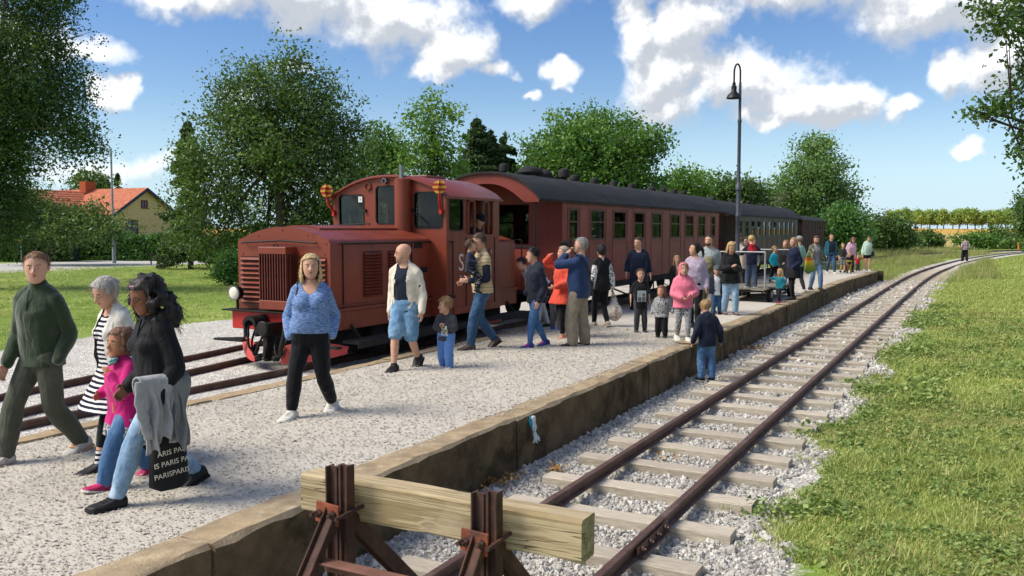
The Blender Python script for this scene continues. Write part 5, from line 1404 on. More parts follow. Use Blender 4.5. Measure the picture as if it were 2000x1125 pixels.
            for z_ in (-.001, .011 * k):
                sr.append([tuple(fo + Rf @ V3(t * fl, s * w * hw_ * 1.05, z_)) for t, hw_, s in ((-.275, .45, -1), (-.25, .86, -1), (.08, .92, -1), (.46, 1.08, -1), (.68, .92, -1), (.79, .4, -1), (.79, .4, 1), (.68, .92, 1), (.46, 1.08, 1), (.08, .92, 1), (-.25, .86, 1), (-.275, .45, 1))])
            mb.loft(sr); mb.build('sole', shoes.get('sole', M_SOLE), root, smooth=40)
            if shoes.get('laces'):
                mb = MB()
                for q in range(4): t = .12 + q * .09; hh = hgt_ * np.interp(t, [.08, .28, .48], [1.0, .72, .52]) + .002; mb.tube([tuple(fo + Rf @ V3(t * fl, -.016 * k, hh - .003)), tuple(fo + Rf @ V3(t * fl + .006, 0, hh + .002)), tuple(fo + Rf @ V3(t * fl, .016 * k, hh - .003))], .0035 * k, 5)
                mb.build('laces', shoes['laces'], root)
    PEOPLE.append(root)
    return dict(root=root, tor=tor, hp=hp_, u=u, AR=AR, f=f, k=k, T=T, HR=HR, pel=pel, legs=legs, fdir=fdir, vx=vx, hc=hc)
def to_world(P, p):
    """point in a person's own coordinates -> world"""
    r = P['root']; c, s = math.cos(r.rotation_euler.z), math.sin(r.rotation_euler.z); x, y, z = p
    return Vector((r.location.x + c * x - s * y, r.location.y + s * x + c * y, r.location.z + z))
# ------------------------------------------------------------------ the crowd
def pix(px, py, z=0.0):
    """ground point under a pixel of the photograph (used while laying the place out)"""
    c, s, cp, sp = math.cos(CAM_YAW), math.sin(CAM_YAW), math.cos(CAM_PITCH), math.sin(CAM_PITCH)
    a, b_ = (px - 1000) / 1700, (562.5 - py) / 1700
    d = V3(c * cp, s * cp, -sp) + a * V3(s, -c, 0) + b_ * V3(c * sp, s * sp, cp)
    t = (z - CAM_H) / d[2]; return (d[0] * t, d[1] * t)
def depth_of(p): return p[0] * math.cos(CAM_YAW) + p[1] * math.sin(CAM_YAW)
def hgt(p, py, z=0.0): return CAM_H + (450 - py) / 1700 * depth_of(p) - z
PO = 'p'
HANG = (.03, .045, -.30)
J_BLK = cloth('black_jacket_cloth', '#1b1b1e', .7, sheen=.05); J_NAVY = cloth('navy_cloth', '#1d2433'); J_NAVY2 = cloth('navy_jacket_cloth', '#1a2130', .7)
T_BLK = cloth('black_trouser_cloth', '#161619'); T_GREY = cloth('dark_grey_trousers', '#3a3a3e')
D_LIGHT = denim('light_denim', '#7f9bb5', '#a9c0d3'); D_MID = denim('mid_denim', '#4a6c92', '#6f90b2'); D_DARK = denim('dark_denim', '#2f4a68', '#4a6a8a')
S_BLK = mat('black_shoe', '#151515', .6, var=.2); S_WHT = mat('white_shoe', '#c8c5bb', .6, var=.1)
M_STR = pattern_mat('navy_white_stripes', lambda g: g.mix(g.smooth(g.m('SINE', g.mul(g.add(g.xyz(g.obj())[2], g.mul(g.noise(g.obj(), 6, 2, .5), .02)), 2 * PI / .036)), -.12, .12), lin('#d8d6d2'), lin('#1c1e30')))
M_HEATH = pattern_mat('heather_blue', lambda g: g.mix(g.smooth(g.noise(g.vm('MULTIPLY', g.obj(), (26, 26, 120)), 1.0, 4, .65), .34, .68), lin('#4d6490'), lin('#8aa6d0')))
M_LEO = pattern_mat('leopard_print', lambda g: g.mix(g.smooth(g.voro(g.obj(), 32, 'DISTANCE_TO_EDGE'), .05, .12), lin('#26282b'), g.mix(g.smooth(g.voro(g.obj(), 32), .25, .4), lin('#8f9294'), lin('#b9bbbb'))))
M_FLORAL = pattern_mat('white_black_print', lambda g: g.mix(g.smooth(g.noise(g.obj(), 26, 4, .6), .52, .58), lin('#d2d0cc'), lin('#26262a')))
M_CAMO = pattern_mat('camouflage_cloth', lambda g: g.ramp(g.noise(g.obj(), 13, 3, .5), [(0, lin('#4a4d3c')), (.42, lin('#5d6150')), (.5, lin('#7a7b66')), (.6, lin('#8f8d78'))], 'CONSTANT'))
def _plaid(g):
    x, y, z = g.xyz(g.obj()); s1 = g.smooth(g.m('SINE', g.mul(y, 2 * PI / .105)), .1, .3); s2 = g.smooth(g.m('SINE', g.mul(z, 2 * PI / .105)), .1, .3)
    return g.ramp(g.add(g.mul(s1, .5), g.mul(s2, .5)), [(0, lin('#d0c6c6')), (.5, lin('#8a6c72')), (1, lin('#2c2630'))])
M_PLAID = pattern_mat('checked_shirt', _plaid)
VIEW = 208

# 1 the man in the green fleece
p = pix(90, 895)
P1 = person('man in dark green fleece and olive trousers walking out of the frame', p, 1.75, 180, ((-.16, .01, 14, 4), (.17, .0, -2)), ((.045, .035, -.272, PO, (-1, .15, .1)), (.10, .02, -.285)), lean=2, twist=14, head=(30, 2),
    hair=('buzz', '#7a5a3c'), brow=M_BROWL, top=dict(m=cloth('green_fleece', '#2c3a26', .95, sheen=.4), name='fleece', o=.022, hem=.475, boxy=.6, collar=1, wr=.006, f=5), bottom=dict(m=cloth('olive_trousers', '#4c4f42'), o=.014, loose=.010, wr=.006, f=5), wid=.97,
    shoes=dict(m=mat('grey_trainer', '#b5b0a8', .7, var=.15, col2='#8d867c', c2scale=20), laces=mat('orange_laces', '#d07c3c', .8), sole=mat('tan_sole', '#b98a68', .8)))
def front_line(P, z0, z1, y, name, m, o=.02, r=.006, n=7):
    mb = MB(); k = P['k']; pts = []
    for zf in np.linspace(z0, z1, n):
        d = np.interp(zf, [.47, .53, .58, .62, .68, .73, .77, .805, .83], [.074, .074, .069, .067, .066, .068, .062, .050, .040]); pts.append(tuple(P['tor'](((d + .004) * k * .95 + o, y * k, P['f'](zf)))))
    mb.tube(pts, r, 6); return mb.build(name, m, P['root'])
front_line(P1, .66, .83, .0, 'zip', mat('dark_zip', '#1c2218', .5), .012)
# 2 the woman in the striped dress
p = pix(244, 908)
P2 = person('grey haired woman in striped dress and cream waistcoat looking down', p, 1.56, 170, ((.15, 0, 0), (-.14, 0, 16)), ((.06, .04, -.285), (.05, .05, -.285)), lean=7, head=(8, 24), sex='f', fat=1.18,
    hair=('bun', '#a9a39c'), glasses='#8a7c6c', top=dict(m=M_STR, name='dress', o=.012, hem=.35, flare=.42, boxy=.5, wr=.004, sleeve=1.0, scoop=(.05, .03)), coat=dict(m=cloth('cream_waistcoat', '#d6d1c4'), name='waistcoat', o=.03, hem=.44, sleeve=.12, open=(.07, .035), boxy=.9, flare=.2, collar=1, wr=.006),
    bottom=dict(m=M_STR, nolegs=1, skirt=.36, sw=.135, tights=T_BLK, tlen=.80, name='skirt'), socks=(M_STR, .30), shoes=dict(m=S_BLK, name='sandal', sole=M_SOLED), bust=.9)
# 3 the girl in the magenta jacket
p = pix(250, 944)
P3 = person('curly haired girl in bright magenta jacket and blue jeans', p, 1.20, 172, ((.20, .02, -14), (-.19, .01, 18)), ((.10, -.06, -.03, 0, (-.2, .9, -1)), (.09, .04, -.16, 0, (-.4, .8, -1))), lean=3, head=(6, 0), sex='f', hs=1.27, wid=1.06, skin=SKM,
    hair=('curlyshort', '#6a4a34'), top=dict(m=cloth('magenta_shell', '#c01a70', .65), name='jacket', o=.028, hem=.40, boxy=.9, flare=.10, collar=1, wr=.006, f=6), coat=dict(m=M_LEO, name='tunic', o=.022, hem=.37, neck=.52, sleeve=0, flare=.12, boxy=1),
    bottom=dict(m=D_MID, o=.014, loose=.010, wr=.005), shoes=dict(m=mat('pink_trainer', '#b02055', .6, var=.15), laces=mat('pink_laces', '#e0408a', .8)))
mb = MB(); u = P3['u']; mb.tube([tuple(P3['hp'](*q)) for q in ((.50, .45, -1.02), (.78, .0, -1.20), (.5, -.45, -1.02))], [.10 * u, .17 * u, .10 * u], 8); mb.tube([tuple(P3['hp'](*q)) for q in ((.55, .40, -1.2), (.85, .0, -1.42), (.55, -.40, -1.2))], [.10 * u, .14 * u, .10 * u], 8)
mb.build('scarf', pattern_mat('teal_grey_scarf', lambda g: g.mix(g.smooth(g.noise(g.obj(), 30, 3, .6), .45, .6), lin('#4f8a8c'), lin('#b4b6ae'))), P3['root'], smooth=60)
mb = MB(); tp = P3['tor']; f3 = P3['f']; mb.tube([tuple(tp((.095, .012, f3(z)))) for z in (.42, .55, .68, .79)], .008, 6); mb.build('zip', mat('yellow_zip', '#d0a02c', .6), P3['root'])
# 4 the woman with black curls
p = pix(318, 969)
P4 = person('woman with long black curls in black rain jacket and pale jeans', p, 1.63, 166, ((.22, 0, -8), (-.20, .01, 18)), ((.07, .05, -.275, 0, (-1, .5, -.2)), (.10, .0, -.24)), lean=4, head=(4, 20), sex='f', skin=SKB,
    hair=('curly', '#17120f'), glasses='#2a1c16', top=dict(m=J_BLK, name='jacket', o=.03, hem=.455, boxy=.75, collar=1, hood='down', wr=.006, f=5), bottom=dict(m=D_LIGHT, o=.010, loose=.004, wr=.004), shoes=dict(m=S_BLK, laces=S_BLK, sole=M_SOLED), bust=.9)
front_line(P4, .47, .83, .012, 'placket', mat('dark_placket', '#0e0e10', .5), .016, .008)
mb = MB(); u = P4['u']; mb.tube([tuple(P4['hp'](.55 - .15 * abs(q), q, .86 - .25 * abs(q))) for q in (-.3, -.1, .1, .3)], .07 * u, 6); mb.build('hair_clip', mat('pink_clip', '#d77fa0', .4), P4['root'])
mb = MB(); mb.tube([tuple(P4['tor']((-.02 + .0 * q, .085 * q, P4['f'](.84 - .03 * abs(q))))) for q in (-1, -.4, .4, 1)], .02, 8); mb.ball(tuple(P4['tor']((-.075, .05, P4['f'](.80)))), (.05, .08, .06)); mb.build('hood_lining', cloth('magenta_lining', '#c0286e'), P4['root'], smooth=60)
# 5 the woman in the blue top
p = pix(612, 811)
P5 = person('blonde woman in heather blue top and black trousers, hands in pockets', p, 1.67, 192, ((-.13, .02, 12, 10), (.17, .005, -4, 0)), ((.055, .04, -.268, PO, (-.9, .5, 0)), (.055, .04, -.268, PO, (-.9, .5, 0))), lean=-1, twist=24, head=(6, -2), sex='f', fat=1.42, wid=1.06,
    hair=('bob', '#c2a777'), brow=M_BROWL, top=dict(m=M_HEATH, name='sweater', o=.012, hem=.535, boxy=.35, sleeve=.97, scoop=(.052, .062), wr=.004, f=5), bottom=dict(m=T_BLK, o=.010, loose=.003, len=.93, waist=.60, wr=.003), socks=(cloth('white_sock', '#dcd8d2'), .14), shoes=dict(m=S_WHT, laces=S_WHT), bust=1.4)
mb = MB(); u = P5['u']; [mb.tube([tuple(P5['hp'](.30 + .16 * math.cos(a) * 0 + .10 * math.sin(a), s * .27 + .2 * math.cos(a), .98 + .12 * math.sin(a))) for a in np.linspace(0, 2 * PI, 12)], .022 * u, 5) for s in (1, -1)]; mb.build('sunglasses', mat('clear_frame', '#d8d4cc', .2), P5['root'])
mb = MB(); mb.tube([tuple(P5['tor'](q)) for q in ((.085, -.125, 1.10), (.075, -.125, 1.25), (.0, -.12, 1.385), (-.09, -.12, 1.30))], .02, 6); mb.build('bag_strap', S_BLK, P5['root'])
mb = MB(); mb.loft([[tuple(q) for q in [P5['tor']((.0 + (.112 + .012) * math.cos(a) * 1.13 + .008, .208 * math.sin(a), .965 + dz)) for a in np.linspace(0, 2 * PI, 24, endpoint=False)]] for dz in (-.018, .018)]); mb.build('belt', S_BLK, P5['root'], smooth=60)
mb = MB(); mb.box(tuple(P5['tor']((.152, .0, .965))), (.012, .05, .04)); mb.build('buckle', M_STEEL, P5['root'])
S_, E_, W_, _ = P5['AR'][0]; mb = MB(); d_ = unit(W_ - E_); mb.tube([tuple(W_ - d_ * .02), tuple(W_ + d_ * .012)], .032, 10); mb.build('wrist_watch', M_STEEL, P5['root'], smooth=50)
# 6 the bald man
p = pix(793, 722)
P6 = person('bald man in cream denim jacket and blue denim shorts', p, 1.73, 192, ((-.17, .005, 38, 0), (.13, 0, 0, 0)), ((.05, .06, -.295), (.02, .03, -.30)), lean=1, head=(-58, 4), hair=('bald', '#000000'), glasses='#5a2c20', brow=M_BROWL, wid=1.02,
    top=dict(m=J_NAVY, name='shirt', o=.012, hem=.475, sleeve=.4, scoop=(.04, .02)), coat=dict(m=cloth('cream_denim', '#d5cbb9', .9), name='jacket', o=.026, hem=.50, boxy=.6, open=(.055, .045), oy=-.01, collar=1, wr=.006, f=6, so=.8),
    bottom=dict(m=denim('faded_denim', '#6287a8', '#90b0c8'), name='shorts', len=.47, o=.022, loose=.02, wr=.005), shoes=dict(m=S_BLK, laces=S_BLK, sole=M_SOLED), beard='#a98872')
for s_ in (1, -1):
    mb = MB(); mb.box((0, 0, 0), (.008, .10, .05)); o = mb.build('pocket_flap', MATS['cream_denim'], P6['root'], bevel=.003); o.location = tuple(P6['tor']((.108, s_ * .118, P6['f'](.715)))); o.rotation_euler = (0, 0, s_ * .75)
# 7 the toddler in the hoodie
p = pix(872, 720)
P7 = person('curly haired toddler in dark grey hoodie and light blue trousers', p, .965, 182, ((.04, .02, 0), (-.03, .02, 0)), ((.115, -.06, -.10, 0, (-.3, .9, -1)), (.115, -.06, -.10, 0, (-.3, .9, -1))), head=(-42, 2), hs=1.55, wid=1.2, skin=SK,
    hair=('curlshort', '#8a6a48'), top=dict(m=cloth('charcoal_hoodie', '#3e3e42'), name='hoodie', o=.024, hem=.44, boxy=.9, hood='down', wr=.005, f=8), bottom=dict(m=cloth('sky_blue_sweatpants', '#5c82bd'), o=.022, loose=.014, wr=.005, f=9), shoes=dict(m=S_WHT, laces=mat('red_tab', '#b83038', .7)), vox=.0085)
k7 = P7['k']; 
M7 = Matrix(P7['T'].tolist())
text_mesh('print', 'GR\nIDS', .085, M_LET, P7['root'], axes(P7['tor']((.125, .045, P7['f'](.60))), (.25, 1, 0), (0, 0, 1)), .002)
# 8 and 9 the father with the small child on his arm
p = pix(940, 682)
P8 = person('tall man in beige quilted waistcoat carrying a small child', p, 1.86, 140, ((.11, .0, 0), (-.17, .0, 30)), ((.13, -.03, -.17, 0, (-.6, .5, -1)), (.15, -.04, -.19, 0, (-.6, .5, -1))), lean=1, head=(18, 14), hair=('short', '#4a3a2c'),
    top=dict(m=J_NAVY, name='sweater', o=.014, hem=.51, boxy=.4), coat=dict(m=pattern_mat('beige_quilt', lambda g: g.mix(g.smooth(g.m('SINE', g.mul(g.xyz(g.obj())[2], 2 * PI / .055)), -1, -.75), lin('#8f7a58'), lin('#c4b08c'))), name='waistcoat', o=.034, hem=.50, sleeve=.08, boxy=.6, collar=1, wr=.003), bottom=dict(m=D_DARK, o=.012, loose=.006, wr=.004), shoes=dict(m=mat('brown_leather', '#4a3c34', .5, var=.2), boot=.06, name='boot', sole=M_SOLED), vox=.010)
hw_ = to_world(P8, P8['tor']((.27, .09, P8['f'](.60))))
P9 = person('small dark haired child in navy jumper carried on an arm', (hw_.x, hw_.y), .86, 300, ((.16, .05, 20), (.16, .05, 20)), ((.15, .06, -.1), (.12, .05, -.14)), z=hw_.z - .17, hs=1.55, wid=1.2, hair=('short', '#4f3c2c'), sit=.44,
    top=dict(m=cloth('navy_jumper', '#1e2338'), name='jumper', o=.02, hem=.44, boxy=.9), bottom=dict(m=pattern_mat('dark_dotted_trousers', lambda g: g.mix(g.smooth(g.voro(g.obj(), 38), .22, .28), lin('#c8c8c8'), lin('#24242a'))), o=.018, loose=.01), shoes=dict(m=S_BLK, name='boot', boot=.08, sole=M_SOLED), eyes=False)
# 10 to 14 the group beside the carriage steps
p = pix(1046, 679)
person('dark haired woman in navy jacket, blue jeans and pink laced shoes', p, 1.62, 148, ((.09, .0, 0), (-.13, -.03, 10)), ((.04, .03, -.29), (.08, -.02, -.22, PO)), lean=4, head=(-20, 8), sex='f', hair=('short', '#1c1614'),
    top=dict(m=J_NAVY2, name='jacket', o=.036, hem=.46, boxy=.8, hood='down', wr=.009, f=6), bottom=dict(m=denim('blue_jeans', '#3f6490', '#6a8db4'), o=.009, wr=.004), shoes=dict(m=mat('purple_trainer', '#33327a', .6, var=.2), laces=mat('neon_pink_laces', '#f0409a', .7)))
p = pix(1086, 645)
person('child in dark maroon track jacket with white sleeve stripes', p, 1.16, 215, arms=((.13, -.05, -.13, 0, (-.3, .9, -1)), (.13, -.05, -.13, 0, (-.3, .9, -1))), head=(0, 30), hs=1.3, hair=('short', '#3a2a20'), top=dict(m=cloth('maroon_track', '#2c1a20'), name='track_jacket', o=.024, boxy=.8), bottom=dict(m=cloth('grey_sweatpants', '#66666a'), o=.016, loose=.008), shoes=dict(m=mat('blue_trainer', '#2446a8', .6)))
p = pix(1099, 662)
P12 = person('woman in long coral jacket shading her eyes with one hand', p, 1.60, 150, ((.04, .01, 0), (-.05, .01, 0)), ((.14, -.02, -.20, 0, (-.3, .9, -1)), (.11, .02, .115, 0, (.2, 1, -.2))), head=(-6, -4), sex='f', hair=('bob', '#a89a86'), top=dict(m=cloth('coral_shell', '#d8503c', .7), name='jacket', o=.034, hem=.39, boxy=.8, flare=.2, collar=1, wr=.009, f=6), bottom=dict(m=T_BLK, len=.93, o=.008), shoes=dict(m=mat('red_sandal', '#b5452c', .6), name='sandal', h=.03))
p = pix(1130, 677)
P13 = person('grey haired photographer in blue jacket and khaki trousers', p, 1.76, 84, ((.02, .03, 0, 20), (-.03, .03, 0, -22)), ((.135, -.055, .055, 0, (.1, 1, -.8)), (.10, -.01, .10, 0, (.0, 1, -.5))), lean=-2, head=(30, -6), fat=1.18, hair=('short', '#8f8d88'),
    top=dict(m=cloth('blue_jacket_cloth', '#25375a', .85), name='jacket', o=.034, hem=.455, boxy=.9, wr=.008, f=5), bottom=dict(m=cloth('khaki_trousers', '#8a7f6e'), o=.02, loose=.018, wr=.006, f=6), shoes=dict(m=S_BLK, laces=S_WHT))
p = pix(1174, 640)
P14 = person('woman in black waistcoat with white patterned sleeves carrying a tote bag', p, 1.62, 48, ((.10, 0, 0), (-.10, 0, 18)), ((.02, .05, -.30), (-.02, .06, -.30)), sex='f', hair=('bun', '#1e1815'), top=dict(m=M_FLORAL, name='blouse', o=.018), coat=dict(m=J_BLK, name='waistcoat', o=.028, sleeve=.05, hem=.46, boxy=.6), bottom=dict(m=T_BLK, o=.012), shoes=dict(m=mat('beige_shoe', '#b5a48c', .7)), eyes=False)
# 15 to 19
p = pix(1246, 606)
person('broad man in navy sweater holding a water bottle', p, 1.72, 205, ((.08, .02, 0), (-.08, .02, 12)), ((.05, .06, -.29), (.06, .07, -.28)), head=(-34, 6), fat=1.15, wid=1.08, hair=('short', '#3c2c20'), top=dict(m=cloth('navy_sweater', '#1a2236'), name='sweater', o=.018, sleeve=.80, boxy=.7, scoop=(.03, .03)), bottom=dict(m=cloth('navy_trousers', '#1c2030'), o=.02, loose=.02), shoes=dict(m=S_BLK))
p = pix(1250, 650)
P16 = person('boy in black printed t-shirt and dark grey trousers', p, 1.18, 210, ((.0, .03, 0), (.02, .02, 0)), ((.0, .06, -.29), (.0, .06, -.29)), hs=1.3, hair=('short', '#4a382a'), top=dict(m=cloth('black_tshirt', '#17171a'), name='t_shirt', o=.022, sleeve=.40, hem=.40, boxy=1, wr=.005), bottom=dict(m=T_GREY, o=.014, loose=.006), shoes=dict(m=mat('dark_trainer', '#3a3a3c', .6, var=.4, scale=60)))
t_ = P16['tor']; f_ = P16['f']
mb = MB(); mb.box((0, 0, 0), (.003, .155, .20)); o = mb.build('print', mat('print_grey', '#b4b8b8', .9, var=.25, scale=40), P16['root'], loc=tuple(t_((.128, 0, f_(.605)))))
mb = MB()
for s in (1, -1): mb.ball((-.003 + .001 * s, s * .036, .025), (.003, .027, .037), 10, 6); mb.box((-.0025, s * .036, -.055), (.004, .06, .08))
o2 = mb.build('print_figures', mat('print_dark', '#5f6466', .9, var=.3, scale=50), P16['root'], loc=tuple(t_((.131, 0, f_(.605)))))
p = pix(1292, 660)
person('toddler with brown bob in grey patterned jacket looking aside', p, .92, 190, ((.02, .02, 0), (-.02, .02, 0)), ((.03, .12, -.24), (.0, .10, -.26)), head=(-22, 6), hs=1.52, wid=1.2, sex='f', hair=('bob', '#6e543c'), top=dict(m=M_LEO, name='jacket', o=.028, hem=.43, boxy=.95, collar=1), bottom=dict(m=T_BLK, o=.018, loose=.01), shoes=dict(m=S_BLK, sole=M_SOLED))
p = pix(1333, 666)
person('girl with pink hood up and grey spotted leggings', p, 1.34, 208, ((.07, .01, 0), (-.09, .01, 18)), ((.12, .0, -.17, 0, (-.3, .9, -1)), (.13, -.04, -.2, 0, (-.3, .9, -1))), hs=1.2, wid=1.05, sex='f', hair=('short', '#9a7c54'), top=dict(m=cloth('pink_sweatshirt', '#e0788c', .95), name='hoodie', o=.038, hem=.44, boxy=1, hood='up', wr=.009, f=6), bottom=dict(m=M_LEO, name='leggings', o=.008), shoes=dict(m=mat('cream_shoe', '#d8d2c0', .7), h=.06))
person('fair haired boy in navy jacket on the ballast, back turned', (13.2, 3.60), 1.28, 40, ((.01, .02, 0, 10), (-.01, .02, 0, -10)), ((.02, .09, -.28), (.02, .09, -.28)), z=-.475, lean=6, head=(0, 14), hs=1.2, wid=1.04, hair=('short', '#a5855a'), top=dict(m=cloth('navy_softshell', '#161c2e', .75), name='jacket', o=.03, hem=.44, boxy=.9, collar=1, wr=.005), bottom=dict(m=D_MID, o=.016, loose=.010, wr=.006, f=9), shoes=dict(m=S_BLK, sole=M_SOLE), eyes=False)
# 20 to 25
p = pix(1321, 592)
person('small blonde girl in black coat with a hand at her mouth', p, 1.24, 205, arms=((.10, -.06, .02, 0, (-.2, .9, -1)), (.03, .05, -.28)), hs=1.27, sex='f', hair=('long', '#b0935c'), top=dict(m=J_BLK, name='coat', o=.028, hem=.38, boxy=.9, flare=.2, open=(.01, .02)), bottom=dict(m=cloth('pale_tights', '#8a7468'), o=.004, name='tights'), shoes=dict(m=mat('grey_shoe', '#6a6a68', .7)))
p = pix(1356, 642)
person('woman with dark ponytail in pale lilac sweatshirt looking aside', p, 1.65, 188, ((.08, 0, 0), (-.10, 0, 16)), ((.05, .06, -.29), (.06, .05, -.28)), head=(-58, 0), sex='f', fat=1.15, hair=('pony', '#2c1f1a'), top=dict(m=cloth('lilac_sweat', '#a698a8'), name='sweatshirt', o=.02, hem=.46, boxy=.8, wr=.008, f=6), bottom=dict(m=T_BLK, o=.012), shoes=dict(m=S_BLK), bust=.9)
p = (19.3, 5.25)
P22 = person('man in light grey sweater standing taller behind the ponytailed woman', p, hgt(p, 455), 205, head=(-30, 2), hair=('short', '#2a1f1a'), beard='#4a3a30', top=dict(m=cloth('pale_grey_knit', '#9aa2a0'), name='sweater', o=.02, boxy=.6), bottom=dict(m=cloth('olive_trousers2', '#5a5544'), o=.014), shoes=dict(m=S_BLK), wid=1.05)
p = pix(1398, 615)
person('boy with grey cap in open navy jacket and white t-shirt', p, 1.10, 212, ((.0, .03, 0), (.03, .02, 0)), hs=1.32, hair=('short', '#7a5c3c'), hat=('cap', '#55585a'), head=(-6, 12), top=dict(m=cloth('white_tee', '#c9cbcc'), name='t_shirt', o=.016, hem=.42, boxy=.9), coat=dict(m=cloth('navy_puffer', '#171d2c', .7), name='jacket', o=.036, hem=.44, boxy=.9, open=(.055, .05), wr=.006), bottom=dict(m=D_DARK, o=.014, loose=.006), shoes=dict(m=S_BLK, sole=M_SOLE))
p = pix(1425, 616)
P24 = person('blonde woman in black jacket looking down at her phone', p, 1.64, 214, ((.04, .02, 0), (-.05, .02, 0)), ((.145, -.06, -.13, 0, (-.4, .8, -1)), (.15, -.04, -.11, 0, (-.4, .8, -1))), head=(0, 26), sex='f', hair=('long', '#b08f5e'), top=dict(m=J_BLK, name='jacket', o=.032, hem=.44, boxy=.7, flare=.15, wr=.006), bottom=dict(m=D_LIGHT, o=.018, loose=.008, len=.95), shoes=dict(m=mat('maroon_canvas', '#5a3a40', .7), laces=S_WHT))
p = (25.8, 6.15)
person('man with glasses and cap in cream sweater beside the lamp post', p, hgt(p, 452), 208, hair=('short', '#5a2c24'), hat=('cap', '#5a2822'), glasses='#181818', beard='#7a5038', top=dict(m=cloth('cream_sweat', '#cdbfae'), name='sweater', o=.03, boxy=.9), bottom=dict(m=T_GREY, o=.014), shoes=dict(m=S_BLK), wid=1.08)
p = (24.6, 5.62)
person('brown haired woman half hidden behind the woman with the phone', p, hgt(p, 461), 190, sex='f', hair=('bob', '#4a3226'), head=(-30, 0), top=dict(m=cloth('beige_top', '#b8ab9a'), name='sweater', o=.02), bottom=dict(m=T_GREY, o=.012), shoes=dict(m=S_BLK))
# 26 to 28 the children on the luggage trolley
DECK = .385
person('fair haired child with red hood standing on the trolley, back turned', pix(1467, 561, DECK), 1.36, 24, ((.02, .03, 0), (-.02, .03, 0)), ((.15, .04, -.10), (.15, .04, -.10)), z=DECK, lean=4, head=(10, 10), hs=1.2, hair=('short', '#b39460'), top=dict(m=cloth('navy_fleece', '#1c2036'), name='jumper', o=.026, hem=.45, boxy=.9), bottom=dict(m=denim('grey_blue_jeans', '#3f4c60', '#56657a'), o=.018, loose=.01), shoes=dict(m=mat('blue_canvas', '#2a4a78', .7)), eyes=False,
    coat=dict(m=cloth('red_hood_lining', '#b0242e'), name='hood', o=.034, hem=.70, neck=.82, sleeve=0, hood='down', boxy=.4))
person('ginger girl in grey standing at the far side of the trolley', (24.6, 5.45), 1.27, 200, z=DECK, sex='f', hs=1.25, hair=('long', '#a06a40'), top=dict(m=cloth('grey_marl', '#8d8c90'), name='sweatshirt', o=.02), bottom=dict(m=T_GREY, o=.01), shoes=dict(m=S_BLK))
person('child in turquoise top on the far end of the trolley', (25.15, 4.98), 1.06, 250, z=DECK, hs=1.35, hair=('short', '#8a6a48'), arms=((.05, .05, -.28), (.05, .08, -.27)), top=dict(m=cloth('turquoise_top', '#1f9aa8'), name='t_shirt', o=.022, boxy=.9), bottom=dict(m=T_BLK, o=.016), shoes=dict(m=S_BLK))
# 29 to 32
p = pix(1522, 592)
person('little blonde girl in teal top and red shoes touching the trolley', p, .90, 152, ((.10, .0, 0), (-.15, .0, 34)), ((.05, .05, -.25), (.20, .10, -.02)), hs=1.5, wid=1.12, sex='f', hair=('long', '#d0b06c'), top=dict(m=cloth('teal_top', '#1f7482'), name='sweatshirt', o=.022, hem=.45, boxy=.9), bottom=dict(m=cloth('black_leggings', '#1c1c20'), name='leggings', o=.008), shoes=dict(m=mat('raspberry_shoe', '#a01f44', .6)))
p = pix(1548, 586)
person('woman in navy hooded coat and black trousers at the platform edge', p, 1.68, 132, ((.03, 0, 0), (-.04, 0, 0)), ((.06, .02, -.25, PO), (.06, .02, -.25, PO)), head=(8, 4), sex='f', hair=('bob', '#9a7c58'), top=dict(m=cloth('dark_navy_shell', '#121a34', .75), name='jacket', o=.04, hem=.50, boxy=.9, hood='down', wr=.008), coat=dict(m=J_BLK, name='skirt', o=.036, hem=.36, neck=.55, sleeve=0, boxy=.9, flare=.1), bottom=dict(m=T_BLK, o=.010), shoes=dict(m=S_BLK, sole=M_SOLED))
person('woman in long black coat behind the woman in navy', (26.1, 4.85), 1.60, 160, sex='f', hair=('bob', '#8a6c4c'), arms=((.08, -.03, -.2), (.04, .04, -.29)), top=dict(m=J_BLK, name='coat', o=.03, hem=.34, boxy=.9, flare=.1), bottom=dict(m=D_LIGHT, o=.01), shoes=dict(m=S_BLK))
person('person in mint jacket and cap behind the woman in navy', (26.9, 4.62), 1.72, 60, hair=('short', '#7a6a58'), hat=('cap', '#8c8f8c'), top=dict(m=cloth('mint_shell', '#8fb8ac', .8), name='jacket', o=.03, boxy=.9), bottom=dict(m=T_GREY, o=.012), shoes=dict(m=S_WHT), eyes=False)
p = pix(1592, 567)
person('man in open camouflage jacket, grey shirt and faded jeans', p, 1.72, 214, ((.06, .03, 0, 14), (-.07, .02, 12, -6)), ((.05, .04, -.27, PO), (.05, .04, -.29)), head=(-14, 16), hair=('short', '#4e3a2a'), beard='#6a4c38', top=dict(m=cloth('grey_tee', '#7c7e82'), name='t_shirt', o=.014), coat=dict(m=M_CAMO, name='jacket', o=.03, hem=.47, open=(.05, .055), boxy=.7, wr=.006), bottom=dict(m=denim('washed_denim', '#5f7d9c', '#86a2ba'), o=.014, loose=.006), shoes=dict(m=S_BLK, name='boot', boot=.06, sole=M_SOLED))
